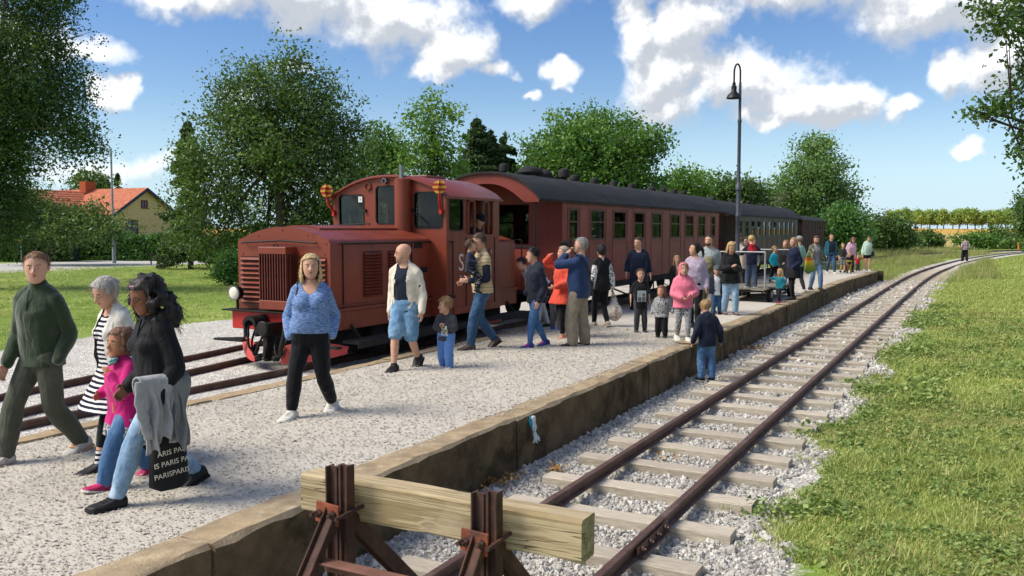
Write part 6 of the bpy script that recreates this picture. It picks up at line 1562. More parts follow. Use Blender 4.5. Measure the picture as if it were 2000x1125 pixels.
# 33 to 39 the far end
p = pix(1622, 535)
person('man in open teal jacket and jeans walking from the far end', p, 1.74, 208, ((.10, .02, 0), (-.10, .02, 14)), hair=('short', '#5a4232'), top=dict(m=J_NAVY, name='t_shirt', o=.014), coat=dict(m=cloth('petrol_shell', '#1f5566', .8), name='jacket', o=.034, open=(.07, .07), boxy=.8), bottom=dict(m=D_DARK, o=.014), shoes=dict(m=S_WHT), fat=1.1)
p = pix(1645, 533)
person('child in dark shirt and grey shorts beside the teal jacket man', p, 1.32, 208, ((.06, 0, 0), (-.06, 0, 10)), hs=1.22, hair=('short', '#8a6a4a'), top=dict(m=cloth('charcoal_tee', '#33332f'), name='t_shirt', o=.02, sleeve=.5), bottom=dict(m=cloth('grey_shorts', '#77777a'), name='shorts', len=.45, o=.018), shoes=dict(m=S_BLK))
person('woman in pale pink blouse bending over the children', (40.9, 4.86), 1.66, 212, lean=26, head=(0, 22), sex='f', hair=('bob', '#6a4c38'), arms=((.10, .03, -.27), (.10, .03, -.27)), top=dict(m=cloth('pale_pink', '#d8b0c6'), name='blouse', o=.03, boxy=.8), bottom=dict(m=T_BLK, o=.01), shoes=dict(m=S_BLK), fat=1.15)
p = pix(1658, 535)
person('small child in navy shirt with yellow print and brown shorts', p, .95, 208, hs=1.45, hair=('short', '#b09468'), top=dict(m=pattern_mat('navy_yellow_print', lambda g: g.mix(g.smooth(g.m('ABSOLUTE', g.sub(g.xyz(g.obj())[2], .55)), .05, .03), lin('#20222e'), lin('#a8902c'))), name='t_shirt', o=.022, sleeve=.6), bottom=dict(m=cloth('tan_trousers', '#7a5c34'), o=.016), shoes=dict(m=S_BLK))
person('toddler in red top between two women at the platform end', (41.8, 4.62), .78, 208, ((.05, .01, 0), (-.05, .01, 10)), ((.02, .16, .10), (.02, .16, .10)), hs=1.55, wid=1.15, hair=('short', '#3a2a22'), top=dict(m=cloth('red_top', '#b01c30'), name='jumper', o=.022), bottom=dict(m=T_GREY, o=.016), shoes=dict(m=S_BLK))
P38 = person('woman in mint sweater and black shorts holding the toddler', (42.1, 4.27), 1.64, 212, ((.05, 0, 0), (-.05, 0, 8)), ((.03, .05, -.28), (.03, .06, -.3)), lean=6, head=(10, 24), sex='f', hair=('short', '#4a3a2c'), top=dict(m=cloth('mint_knit', '#b4ccba'), name='sweater', o=.03, boxy=.8), bottom=dict(m=T_BLK, name='shorts', len=.25, o=.018), shoes=dict(m=S_WHT), fat=1.1)
person('man in checked shirt walking away along the siding track', (72.0, .62), 1.80, 22, ((.06, .02, 0), (-.06, .02, 6)), ((.02, .06, -.28, PO), (.02, .06, -.28, PO)), z=-.43, wid=1.12, fat=1.15, hair=('short', '#241a16'), top=dict(m=M_PLAID, name='shirt', o=.03, boxy=.9, hem=.48), bottom=dict(m=cloth('black_trousers_far', '#1b1b22'), o=.02, loose=.015), shoes=dict(m=S_BLK), eyes=False)
# 40, 41 the driver and the person stooping by the buffers
person('train driver in dark uniform and black cap leaning out of the cab', (13.80, 8.22), 1.64, -100, lean=26, z=.62, head=(-25, 22), arms=((.14, .06, -.16), (.14, .06, -.16)), hair=('short', '#1e1916'), hat=('cap', '#17171a'), top=dict(m=J_NAVY2, name='uniform_jacket', o=.024), bottom=dict(m=T_BLK, o=.012), shoes=dict(m=S_BLK))
person('person in white shirt stooping at the gap behind the locomotive', (14.75, 7.18), 1.60, 150, lean=52, head=(0, 10), arms=((.06, .03, -.28), (.06, .03, -.28)), hair=('short', '#2a211c'), top=dict(m=cloth('white_shirt', '#d0d2d4'), name='shirt', o=.03, boxy=.9), bottom=dict(m=cloth('white_trousers', '#c4c6ca'), o=.018), shoes=dict(m=S_BLK), eyes=False)
flush_jobs()
# white stripes down the sleeves of the track jacket would be lost at this size; sleeves of the navy boy carry a reflector
# ------------------------------------------------------------------ things carried
def crumple(mb_pts): pass
def drape(name, label, cat, ctrl, material, vox=.009, wr=.006, seed=1, f=9, cut=None):
    """a soft thing from overlapping blobs"""
    B = Blob()
    for kind, *a in ctrl:
        (B.tube if kind == 't' else B.ball)(*a)
    queue(B, name, material, None, vox, 2, wr, cut, seed, f); flush_jobs()
    o = bpy.context.scene.objects[-1] if False else [q for q in COL.objects if q.name.split('.')[0] == name][-1]
    return tag(o, label, cat)
wv = lambda P, p: np.array(to_world(P, p))
S_, E_, W_, _ = P4['AR'][0]; w = wv(P4, W_); el_ = wv(P4, E_)
M_GREYKNIT = cloth('grey_marl_fleece', '#9c9c9c', .95, col2='#84868a')
lx = unit(wv(P4, (1, 0, 0)) - wv(P4, (0, 0, 0))); ly = unit(wv(P4, (0, 1, 0)) - wv(P4, (0, 0, 0))); up_ = V3(0, 0, 1)
fa = w + up_ * .10 - lx * .07
def cloth_sheet(name, label, c, ax, out, L, W_, m, seed, gather=.72, nf=4.5, amp=.028, back=.6):
    """a folded garment hung over a forearm: a sheet that runs down both sides of it"""
    r = np.random.default_rng(seed); ns, nt = 34, 46; ph = r.uniform(0, 6, 4); V = []
    for i in range(ns):
        a = i / (ns - 1) * 2 - 1
        for j in range(nt):
            q = j / (nt - 1) * (1 + back) - back                     # q<0 behind the arm, q>0 in front
            s_ = 1 if q > 0 else -1; d = abs(q); hang = max(d - .10, 0); arc = min(d / .10, 1) * PI / 2
            f_ = math.sin(a * nf * 1.6 + ph[0] + .6 * math.sin(q * 4)) * .6 + math.sin(a * nf * 3.1 + ph[1]) * .4
            len_ = L * (1 + .10 * math.sin(a * 2.7 + ph[2]) + .05 * math.sin(a * 7 + ph[3]))
            wd = W_ * (1 - (1 - gather) * min(hang * 2.2, 1) * (1 - .35 * hang))
            V.append(c + ax * (a * wd + .012 * math.sin(q * 9 + a * 3)) + out * (s_ * (.052 * math.sin(arc) + .012 * hang) + s_ * f_ * amp * min(hang * 3.0, 1)) + up_ * (.052 * math.cos(arc) - hang * len_ / .9))
    ii = np.arange(ns * nt).reshape(ns, nt); F = np.stack([ii[:-1, :-1], ii[1:, :-1], ii[1:, 1:], ii[:-1, 1:]], -1).reshape(-1, 4)
    o = np_mesh(name, np.array(V), F, m, smooth=True); md = o.modifiers.new('solid', 'SOLIDIFY'); md.thickness = .012
    return tag(o, label, 'jacket')
fc = w + up_ * .115
hj = cloth_sheet('hooded_jacket', 'light grey hooded jacket draped over the arm of the woman with black curls', fc + lx * .02, lx, ly, .42, .125, M_GREYKNIT, 4, back=.75, amp=.036)
cu = MB(); q = crom([tuple(fc + lx * .135 + ly * .03 + up_ * .02), tuple(fc + lx * .15 + ly * .05 - up_ * .12), tuple(fc + lx * .12 + ly * .06 - up_ * .27), tuple(fc + lx * .10 + ly * .06 - up_ * .36)], .03)
cu.loft([[tuple(np.array(p_) + lx * .036 * math.cos(a) * (1 + .15 * math.sin(i * 2.1)) + ly * .016 * math.sin(a) * (1 + .3 * math.sin(i * 1.3))) for a in np.linspace(0, 2 * PI, 14, endpoint=False)] for i, p_ in enumerate(q)]); cu.build('sleeve', M_GREYKNIT, hj, smooth=70)
cloth_sheet('coat', 'darker grey coat hanging behind the light grey hooded jacket', fc - lx * .11 - up_ * .01, lx, ly, .42, .085, cloth('mid_grey_wool', '#7d7f80', .95, col2='#6a6c6e'), 9, back=.8)
bagc = w - up_ * .45 - ly * .01 - lx * .06
mb = MB(); rings = []
for zf, wd in ((-.17, .08), (-.14, .135), (0, .13), (.14, .12), (.20, .08)):
    rings.append([tuple(bagc + lx * wd * np.sign(math.cos(a)) * abs(math.cos(a)) ** .6 + ly * .045 * np.sign(math.sin(a)) * abs(math.sin(a)) ** .7 + up_ * zf) for a in np.linspace(0, 2 * PI, 20, endpoint=False)])
mb.loft(rings); bag = tag(mb.build('shopping_bag', mat('black_bag_cloth', '#141415', .8, var=.2), smooth=50), 'black shopping bag printed PARIS hanging below the grey jacket', 'bag')
mb = MB(); mb.tube([tuple(bagc + lx * .08 + up_ * .19), tuple(w + lx * .02 - up_ * .02), tuple(bagc - lx * .08 + up_ * .19)], .008, 6); mb.build('handle', MATS['black_bag_cloth'], bag)
for i, (tx, off_) in enumerate((('ARIS PARIS', -.02), ('IS PARIS PA', .0), ('PARISPARIS', .0))):
    text_mesh('print', tx, .05, M_LET, bag, axes(tuple(bagc + ly * .0475 + up_ * (.09 - .075 * i) + lx * off_), tuple(-lx + up_ * .08), tuple(up_ + lx * .05)), .001)
# tote bag of the woman with patterned sleeves
w = wv(P14, P14['AR'][1][2]); tb = w + V3(.02, -.02, -.42)
B = Blob(); B.ball(tb + V3(0, 0, -.03), (.15, .17, .17)); B.tube([tb + V3(0, 0, .04), tb + V3(0, .0, .22)], [.12, .045])
queue(B, 'tote_bag', cloth('canvas_white', '#cfc8b8', .9, col2='#b8b0a0'), None, .012, 2, .008, None, 3, 7); flush_jobs()
tote = tag([q for q in COL.objects if q.name.startswith('tote_bag')][-1], 'full white canvas tote bag with red print, held near the ground', 'bag')
mb = MB()
for s in (-1, 1): mb.tube([tuple(tb + V3(.03 * s, .04 * s, .20)), tuple(w + V3(.01 * s, .01 * s, -.06)), tuple(tb + V3(-.03 * s, .05 * s, .20))], .010, 6)
mb.build('handle', MATS['canvas_white'], tote)
vd = unit(V3(-tb[0], -tb[1], 0)); rt = V3(vd[1], -vd[0], 0) * -1
tv_ = np.cross(V3(0, 0, 1), vd)
for i in range(4):                                                  # red brush-like marks, too small to read
    c_ = tb + vd * (.172 if i in (1, 2) else .160) + tv_ * .045 + V3(0, 0, .07 - i * .062); mb = MB()
    mb.tube([tuple(c_ - tv_ * .03 + V3(0, 0, .02)), tuple(c_ + V3(0, 0, -.018 + .01 * (i % 2))), tuple(c_ + tv_ * .03 + V3(0, 0, .016))], [.006, .010, .006], 6); mb.build('print', mat('red_print', '#a8262c', .8), tote)
# camera of the photographer
hL, hR_ = wv(P13, P13['AR'][0][2]), wv(P13, P13['AR'][1][2]); fc = wv(P13, P13['hp'](1.35, .0, .05)); fd_ = unit(wv(P13, P13['hp'](2, 0, 0)) - wv(P13, P13['hp'](0, 0, 0)))
mb = MB(); MC = Matrix(np.column_stack([fd_, np.cross(V3(0, 0, 1), fd_), V3(0, 0, 1)]).tolist())
mb.box(tuple(fc), (.06, .14, .10), MC); mb.box(tuple(fc + V3(0, 0, .06)), (.05, .06, .035), MC)
camo_ = tag(mb.build('photo_camera', M_BLACK, bevel=.01), 'black camera held up to the grey haired photographer\'s eye', 'camera')
mb = MB(); mb.lathe([(.036, .03), (.038, .10), (.042, .13), (.040, .14)], tuple(fc), MC @ Matrix.Rotation(R(90), 3, 'Y'), 14); mb.build('lens', M_RUBBER, camo_, smooth=40)
mb = MB(); tq = P13['tor']; f_ = P13['f']
mb.loft([[tuple(wv(P13, tq((x - .0, y, f_(z))))) , tuple(wv(P13, tq((x - .012, y, f_(z) - .006)))), tuple(wv(P13, tq((x - .012, y + .03, f_(z) + .012)))), tuple(wv(P13, tq((x, y + .03, f_(z) + .02))))] for x, y, z in ((.06, .14, .80), (-.03, .13, .845), (-.135, .06, .79), (-.158, -.03, .70), (-.13, -.15, .60), (-.06, -.20, .55))])
mb.box(tuple(wv(P13, tq((-.02, -.27, f_(.53))))), (.20, .10, .24))
tag(mb.build('shoulder_bag', mat('dark_bag', '#1c2028', .7, var=.2), bevel=.01), 'dark shoulder bag with strap across the photographer\'s back', 'bag')
# phone
ph = (wv(P24, P24['AR'][1][2]) + wv(P24, P24['AR'][0][2])) / 2 + (wv(P24, (.07, 0, 0)) - wv(P24, (0, 0, 0)))
mb = MB(); mb.box((0, 0, 0), (.012, .075, .15)); o = tag(mb.build('phone', M_RUBBER, bevel=.004), 'dark phone in the hands of the blonde woman', 'phone'); o.location = ph; o.rotation_euler = (0, R(-30), R(214))
# small shoulder bag of the phone woman, backpack of the man behind
q = wv(P24, P24['tor']((.12, -.06, P24['f'](.53)))); mb = MB(); mb.box((0, 0, 0), (.08, .24, .15)); o = tag(mb.build('handbag', S_BLK, bevel=.02), 'small black handbag worn in front by the blonde woman', 'bag'); o.location = q; o.rotation_euler = (0, 0, R(214))
q = wv(P22, P22['tor']((.16, -.05, P22['f'](.62)))); B = Blob(); B.ball(q, (.15, .15, .20)); queue(B, 'backpack', cloth('olive_canvas', '#7a7258'), None, .02, 1, .008); flush_jobs()
tag([o for o in COL.objects if o.name.startswith('backpack')][-1], 'olive backpack carried in front by the man in grey sweater', 'backpack')
q = wv(P38, P38['tor']((.05, .20, P38['f'](.50)))); mb = MB(); mb.box((0, 0, 0), (.14, .22, .22)); o = tag(mb.build('handbag', mat('dark_bag', '#1c2028', .7), bevel=.03), 'dark handbag at the hip of the woman in black shorts', 'bag'); o.location = q
mb = MB(); mb.prism([(0, .34), (.10, .34), (.30, -.10), (.05, -.22), (-.05, -.1)], (26.75, 4.36, .78), tuple(V3(.47, -.88, 0)), (0, 0, 1), (.12, .06, 0))
tag(mb.build('shopping_bag', pattern_mat('rainbow_bag', lambda g: g.ramp(g.m('FRACT', g.mul(g.xyz(g.geo())[2], 1.9)), [(0, lin('#3f6a3a')), (.5, lin('#7a8a3c')), (.75, lin('#c8a82c')), (.9, lin('#c0522c'))])), bevel=.01), 'green and yellow shopping bag held behind the woman in navy', 'bag')
# ------------------------------------------------------------------ placing by direction and distance
FH = V3(math.cos(CAM_YAW), math.sin(CAM_YAW), 0); RT = V3(math.sin(CAM_YAW), -math.cos(CAM_YAW), 0)
def spot(px, D, py=None):
    p = D * (FH + RT * (px - 1000) / 1700)
    return V3(p[0], p[1], CAM_H + (450 - py) / 1700 * D if py is not None else float(ground_z(p[0], p[1])))
# ------------------------------------------------------------------ foliage
def leaf_mat(name, stops, trans=.30, rough=.5, k=1.0):
    m = bpy.data.materials.new(name); m.use_nodes = True; g = NT(m.node_tree); MATS[name] = m
    b = g.n['Principled BSDF']; out = g.n['Material Output']
    c = g.ramp(g.attr('tone'), [(p, sc(lin(c_), 1.3 * k)) for p, c_ in stops])
    g.put(b.inputs['Base Color'], c); b.inputs['Roughness'].default_value = rough; b.inputs['Specular IOR Level'].default_value = .35
    tl = g.new('ShaderNodeBsdfTranslucent'); g.put(tl.inputs[0], g.mix(.5, c, lin('#8fae3a'))); mx = g.new('ShaderNodeMixShader'); mx.inputs[0].default_value = trans
    g.l.new(b.outputs[0], mx.inputs[1]); g.l.new(tl.outputs[0], mx.inputs[2]); g.l.new(mx.outputs[0], out.inputs[0])
    return m
L_BIRCH = leaf_mat('birch_leaf', [(0, '#1f3014'), (.5, '#2f4620'), (1, '#47602c')], .22, k=1.4)
L_DARK = leaf_mat('elm_leaf', [(0, '#26381a'), (.5, '#3c5228'), (.85, '#566c36'), (1, '#707a46')], .25, k=1.5)
L_LIGHT = leaf_mat('aspen_leaf', [(0, '#34511e'), (.5, '#52742c'), (1, '#7c963f')], .35, k=1.35)
L_GREEN = leaf_mat('maple_leaf', [(0, '#2c4a1c'), (.5, '#46692a'), (1, '#6f8444')], .3, k=1.3)
L_WILLOW = leaf_mat('willow_leaf', [(0, '#3a5230'), (.5, '#56703c'), (1, '#7a8c52')], .3, k=1.35)
L_CONI = leaf_mat('spruce_needle', [(0, '#182414'), (.5, '#26351c'), (1, '#3a4826')], .1, .7, k=1.9)
L_BUSH = leaf_mat('bush_leaf', [(0, '#2c4f1e'), (.5, '#447030'), (1, '#6e8c50')], .3, k=1.05)
L_HEDGE = leaf_mat('hedge_leaf', [(0, '#22401a'), (.5, '#345a24'), (1, '#4f7a34')], .25, k=1.35)
L_ORCH = leaf_mat('orchard_leaf', [(0, '#5f7a34'), (.5, '#90a650'), (1, '#bcc878')], .3)
L_POP = leaf_mat('poplar_leaf', [(0, '#22361a'), (.5, '#3a5224'), (1, '#5c7436')], .3, k=1.35)
M_BARK = mat('grey_bark', '#4a4036', .95, var=.3, scale=8, stretch=(2, 2, .5), bump=.6, bscale=20, bdist=.03)
M_BARKB = mat('birch_bark', '#8c877e', .9, var=.3, scale=5, stretch=(1, 1, 3), col2='#2c2824', c2scale=4, c2lo=.55, c2hi=.65)
def quads(C, size, r, up=.35, asp=.62):
    n = len(C); N_ = r.normal(size=(n, 3)); N_[:, 2] += up; N_ /= np.linalg.norm(N_, axis=1)[:, None]
    A = np.cross(N_, r.normal(size=(n, 3))); A /= np.linalg.norm(A, axis=1)[:, None] + 1e-9; B = np.cross(N_, A)
    s = (size * np.exp(r.normal(0, .25, n)))[:, None] * .5
    V = np.stack([C - A * s, C - B * s * asp + N_ * s * .12, C + A * s, C + B * s * asp + N_ * s * .12], 1).reshape(-1, 3)
    return V, np.arange(4 * n).reshape(n, 4)
def in_lobes(lobes, n, r, power=.42):
    vol = np.array([l[1][0] * l[1][1] * l[1][2] for l in lobes]) ** .72; ch = r.choice(len(lobes), n, p=vol / vol.sum())
    d = r.normal(size=(n, 3)); d /= np.linalg.norm(d, axis=1)[:, None]; rad = r.random(n) ** power
    rad = rad * (1 + .18 * r.normal(size=n))
    c = np.array([l[0] for l in lobes])[ch]; q = np.array([l[1] for l in lobes])[ch]
    e = d * rad[:, None] * q                                                      # ellipsoid in (right, depth, up)
    return c + e[:, :1] * RT + e[:, 1:2] * FH + e[:, 2:3] * V3(0, 0, 1)
def tube_np(pts, rad, seg=6):
    b = Blob(); b.tube(np.array(pts), np.array(rad), seg, True); return b
def px_lobes(D, L, squash=.8):
    out = []; k = D / 1700
    for i, (px, py, rx, ry, *dd) in enumerate(L):
        out.append((spot(px, D + (dd[0] if dd else rnd.uniform(-1, 1) * .4 * rx * k), py), (rx * k, (rx + ry) / 2 * k * squash, ry * k)))
    return out
def tree(label, D, base_px, L, leaf, nclus, per, crad, material, r0=.18, bark=M_BARK, seed=1, droop=0.0, limbs=14, group='trees behind the railway', name='tree', power=.42, twigs=40, up=.35, cat='tree', crown='crown'):
    r = np.random.default_rng(seed); lobes = px_lobes(D, L)
    b = spot(base_px, D); root = tag(empty(name, tuple(b)), label, cat, group)
    tops = max(l[0][2] for l in lobes)
    C = in_lobes(lobes, nclus, r, power)
    C = C[C[:, 2] > b[2] + .05]
    n = len(C); P = np.repeat(C, per, 0) + r.normal(size=(n * per, 3)) * crad * np.array([1, 1, .75])
    if droop: P[:, 2] -= np.abs(r.normal(size=len(P))) * droop
    P[:, 2] = np.maximum(P[:, 2], b[2] + .04)
    V, F = quads(P, leaf, r, up)
    tone = np.clip(np.repeat(r.normal(.42, .20, n), per) + r.normal(0, .16, n * per), 0, 1)
    np_mesh(crown, V - b, F, material, root, {'tone': ('FACE', tone)})
    # trunk and limbs
    B = Blob(); mid = np.mean([l[0] for l in lobes], 0); th = (tops - b[2])
    ctr = [V3(0, 0, -.2), V3(0, 0, th * .25) + (mid - b) * [.15, .15, 0], V3(0, 0, th * .55) + (mid - b) * [.5, .5, 0], V3(0, 0, th * .92) + (mid - b) * [.8, .8, 0]]
    B.tube(ctr, [r0, r0 * .85, r0 * .55, r0 * .15], 8, True)
    for i in range(limbs):
        t = r.uniform(.22, .8); j = C[r.integers(n)] - b
        s = V3(*(np.array(ctr[1]) * (1 - t) + np.array(ctr[3]) * t)); j = s + (j - s) * .92
        if np.linalg.norm(j - s) < .3: continue
        m_ = (s + j) / 2 + V3(0, 0, .12 * np.linalg.norm(j - s)); rr = r0 * .38 * (1 - t * .5)
        B.tube([s, m_, j], [rr, rr * .6, rr * .15], 5, True)
        for q in range(twigs // max(limbs, 1)):
            e = C[np.argmin(np.linalg.norm(C - b - j - r.normal(size=3) * 1.0, axis=1))] - b; B.tube([m_ * .4 + j * .6, e], [rr * .3, rr * .08], 4, True)
    mb = MB(); mb.raw(np.vstack(B.V), B.F); mb.build('trunk', bark, root, smooth=60)
    return root
def conifer(label, D, px, top_py, rad_px, seed, n=70, group='trees behind the railway', material=L_CONI, name='spruce_tree'):
    r = np.random.default_rng(seed); b = spot(px, D); root = tag(empty(name, tuple(b)), label, 'tree', group)
    H = CAM_H + (450 - top_py) / 1700 * D - b[2]; Rm = rad_px * D / 1700; P = []; B = Blob()
    B.tube([V3(0, 0, -.2), V3(0, 0, H * .5), V3(0, 0, H)], [.16 * H / 8, .1 * H / 8, .015], 7, True)
    for i in range(n):
        t = r.random() ** .8; z = H * (.06 + .92 * t); L = Rm * (1 - t) ** .68 * r.uniform(.45, 1.25) + .06; a = r.uniform(0, 2 * PI)
        tip = V3(math.cos(a) * L, math.sin(a) * L, z - L * r.uniform(.15, .40)); s = V3(0, 0, z); m_ = (s + tip) / 2 + V3(0, 0, -.02 * L)
        B.tube([s, m_, tip], [.03, .02, .006], 4, True)
        k = int(110 + 260 * L); u = r.random(k)[:, None] ** .7; q = s + (tip - s) * u; wd = .05 + .2 * L * np.sin(np.clip(u, 0, 1) * PI * .9)
        sd_ = np.cross(unit(tip - s), V3(0, 0, 1)); P.append(q + sd_ * r.normal(size=(k, 1)) * wd - V3(0, 0, 1) * np.abs(r.normal(size=(k, 1))) * .11)
    P = np.vstack(P) ; V, F = quads(P, .16 * D / 45, r, .2, .42)
    np_mesh('crown', V, F, material, root, {'tone': ('FACE', np.clip(r.normal(.45, .25, len(P)), 0, 1))})
    mb = MB(); mb.raw(np.vstack(B.V), B.F); mb.build('trunk', M_BARK, root, smooth=60)
    return root
tree('tall weeping birch with hanging dark foliage at the picture\'s edge', 30, -45, [(20, 250, 90, 90), (-20, 440, 80, 40), (70, -60, 105, 100), (85, 60, 85, 85), (120, 160, 78, 75), (150, 240, 60, 60), (35, 180, 100, 120), (-50, 90, 110, 150), (20, 315, 85, 65), (-10, 390, 85, 55), (190, 275, 26, 38), (130, -20, 42, 40), (-90, 280, 90, 120)], .095, 1550, 60, .27, L_BIRCH, .24, M_BARKB, 3, .32, 26, group='trees at the road', name='birch_tree', twigs=120, power=.5)
tree('big dark tree with airy top behind the locomotive hood', 38, 560, [(560, 310, 160, 110), (480, 255, 95, 75), (640, 265, 78, 75), (560, 190, 95, 70), (572, 120, 26, 42), (492, 150, 40, 42), (390, 330, 45, 60), (420, 410, 85, 75), (400, 470, 60, 40), (560, 440, 160, 80), (680, 380, 60, 90), (640, 175, 36, 45), (385, 240, 20, 22), (440, 190, 28, 36)], .135, 900, 70, .36, L_DARK, .3, M_BARK, 5, .05, 44, twigs=200)
conifer('ragged spruce beside the yellow house', 46, 372, 232, 62, 6, 130)
tree('green tree partly hidden behind the big dark one', 50, 745, [(745, 300, 48, 52), (715, 340, 55, 50), (775, 310, 34, 50), (742, 265, 26, 26), (750, 400, 60, 60)], .17, 480, 26, .32, L_GREEN, .2, seed=8)
tree('slender pale green aspen above the locomotive cab', 42, 846, [(845, 235, 40, 45), (828, 290, 48, 52), (872, 300, 40, 52), (848, 195, 20, 20), (885, 225, 15, 22), (820, 345, 55, 45), (885, 350, 45, 40), (805, 235, 14, 18), (850, 420, 70, 50)], .16, 430, 20, .26, L_LIGHT, .14, seed=9, limbs=20, twigs=80)
conifer('dark spruce with pointed top behind the aspen', 54, 932, 226, 95, 11, 150)
conifer('small dark spruce left of the round tree', 56, 988, 256, 75, 12, 120)
conifer('short dark spruce between the two other spruces', 55, 958, 252, 80, 13, 120)
tree('wide round green tree above the first carriage', 54, 1150, [(1150, 300, 105, 62), (1080, 310, 60, 52), (1230, 305, 58, 50), (1150, 250, 70, 32), (1272, 285, 28, 34), (1050, 350, 40, 36), (1180, 365, 130, 45), (1225, 250, 24, 26)], .21, 700, 44, .42, L_GREEN, .3, seed=14, limbs=26)
tree('low yellowish tree between round tree and lamp post', 58, 1340, [(1338, 350, 38, 30), (1320, 375, 50, 28), (1365, 365, 24, 26), (1330, 420, 60, 40)], .2, 300, 24, .35, L_LIGHT, .14, seed=15)
tree('dark bushy tree behind the lamp post', 62, 1420, [(1415, 368, 42, 26), (1450, 375, 34, 24), (1400, 395, 50, 25), (1470, 385, 40, 30), (1430, 430, 70, 30)], .22, 380, 24, .38, L_DARK, .14, seed=16)
tree('rounded willow behind the last carriage', 80, 1592, [(1595, 330, 58, 52), (1560, 370, 58, 52), (1622, 380, 50, 56), (1590, 288, 36, 20), (1530, 395, 42, 36), (1645, 420, 45, 38), (1580, 420, 80, 40)], .26, 520, 42, .52, L_WILLOW, .28, seed=17, limbs=24)
tree('light green shrub at the rear of the goods van', 64, 1640, [(1640, 440, 48, 42), (1665, 455, 36, 32), (1625, 465, 36, 30)], .2, 330, 24, .34, L_BUSH, .08, seed=18, cat='shrub', name='shrub')
tree('dark rounded shrub near the platform end', 86, 1735, [(1738, 448, 42, 30), (1705, 452, 36, 28), (1765, 462, 22, 20), (1725, 470, 50, 16)], .26, 420, 24, .42, L_DARK, .08, seed=19, cat='shrub', name='shrub')
tree('tall poplar with big leaves leaning in from the side', 22, 2190, [(1985, 20, 70, 50), (2020, 130, 60, 75), (1962, 208, 48, 18), (2010, 270, 40, 45), (1905, 18, 34, 20), (2090, 100, 90, 160), (2002, 325, 20, 26), (1905, 225, 28, 18), (2120, 300, 90, 110), (1945, 60, 45, 30), (1935, 190, 26, 14)], .12, 820, 15, .19, L_POP, .3, seed=20, limbs=40, twigs=160, group='trees at the siding', name='poplar_tree')
tree('distant dark tree at the right hand picture edge', 70, 2005, [(2002, 415, 20, 42), (2015, 450, 30, 35)], .24, 170, 24, .4, L_DARK, .14, seed=21, group='trees at the siding')
for i, (px, py, rx, ry, D, nm) in enumerate([(1812, 468, 24, 13, 98, 'small round bush left of the man in checked shirt'), (1772, 472, 22, 12, 96, 'pale weedy bush before the tan field'), (1905, 468, 38, 14, 104, 'spreading bush right of the man in checked shirt'), (1955, 462, 34, 22, 108, 'tall dark bush near the orange post'), (1985, 470, 30, 16, 106, 'low bush at the bend of the track'), (1600, 485, 40, 22, 70, 'low bush beside the goods van')]):
    tree(nm, D, px, [(px, py, rx, ry), (px - rx * .5, py + ry * .4, rx * .6, ry * .7), (px + rx * .5, py + ry * .4, rx * .6, ry * .7)], .26, 170, 22, .34, (L_DARK, L_WILLOW, L_GREEN)[i % 3], .05, seed=30 + i, cat='bush', name='bush', limbs=5, group='bushes along the field')
tree('round bush on the lawn beside the locomotive front', 33, 450, [(452, 520, 24, 26), (440, 530, 20, 16), (465, 532, 20, 16)], .10, 420, 24, .15, L_BUSH, .05, seed=41, cat='bush', name='bush', limbs=8, group='bushes at the road')
def thicket(name, label, D0, D1, px0, px1, h0, h1, n, material, seed, leaf=.26):
    r = np.random.default_rng(seed); t = r.random(n); D = D0 + (D1 - D0) * t + r.normal(size=n) * 1.2; px = px0 + (px1 - px0) * t; h = (h0 + (h1 - h0) * t) * (1 + .25 * np.sin(t * 40) + .15 * np.sin(t * 97))
    P = D[:, None] * (FH + RT * (px[:, None] - 1000) / 1700); P[:, 2] = ground_z(P[:, 0], P[:, 1]) + h * r.random(n) ** .8; V, F = quads(P, leaf, r, .3)
    return tag(np_mesh(name, V, F, material, None, {'tone': ('FACE', np.clip(r.normal(.4, .2, n) + .15 * np.sin(t * 200), 0, 1))}), label, 'undergrowth', kind='stuff')
thicket('undergrowth', 'dense undergrowth behind the train', 47, 66, 690, 1640, 3.2, 3.0, 34000, L_DARK, 55)
mb_ = None
r = np.random.default_rng(56); n = 34000; t = r.random(n) ** 1.3; P = np.column_stack([-12 + 300 * t, -20 - 30 * t + r.normal(size=n) * 1.5, np.zeros(n)]); P[:, 2] = -.4 + r.random(n) ** .7 * (8 + 2.2 * np.sin(t * 38) + 1.4 * np.sin(t * 91)); V, F = quads(P, .7, r, .3)
tag(np_mesh('woods', V, F, L_DARK, None, {'tone': ('FACE', np.clip(r.normal(.4, .2, n), 0, 1))}), 'belt of trees on the other side of the siding', 'woods', kind='stuff')
tree('dark shrubby tree in front of the house roof', 52, 90, [(90, 425, 100, 40), (185, 425, 52, 36), (20, 400, 80, 55), (225, 445, 30, 26), (130, 455, 110, 30)], .15, 520, 40, .3, L_DARK, .14, seed=43, group='trees at the road')
# bare tree
r = np.random.default_rng(50); b = spot(1508, 76); bare = tag(empty('tree', tuple(b)), 'bare leafless tree beside the rounded willow', 'tree', 'trees behind the railway'); B = Blob()
def branch(p, d, L, rad, lev):
    q = p + d * L * .5 + r.normal(size=3) * L * .06; e = p + d * L + r.normal(size=3) * L * .08; B.tube([p, q, e], [rad, rad * .8, rad * .55], 4, True)
    if lev == 0: return
    for _ in range(4 if lev > 1 else 5): branch(p + (e - p) * r.uniform(.4, 1), unit(d + r.normal(size=3) * .42 + V3(0, 0, .15)), L * r.uniform(.5, .72), rad * .5, lev - 1)
branch(V3(0, 0, 0), V3(.05, 0, 1), 3.6, .12, 4)
mb = MB(); mb.raw(np.vstack(B.V), B.F); mb.build('branches', mat('pale_twig', '#6f675e', .95, var=.2), bare)
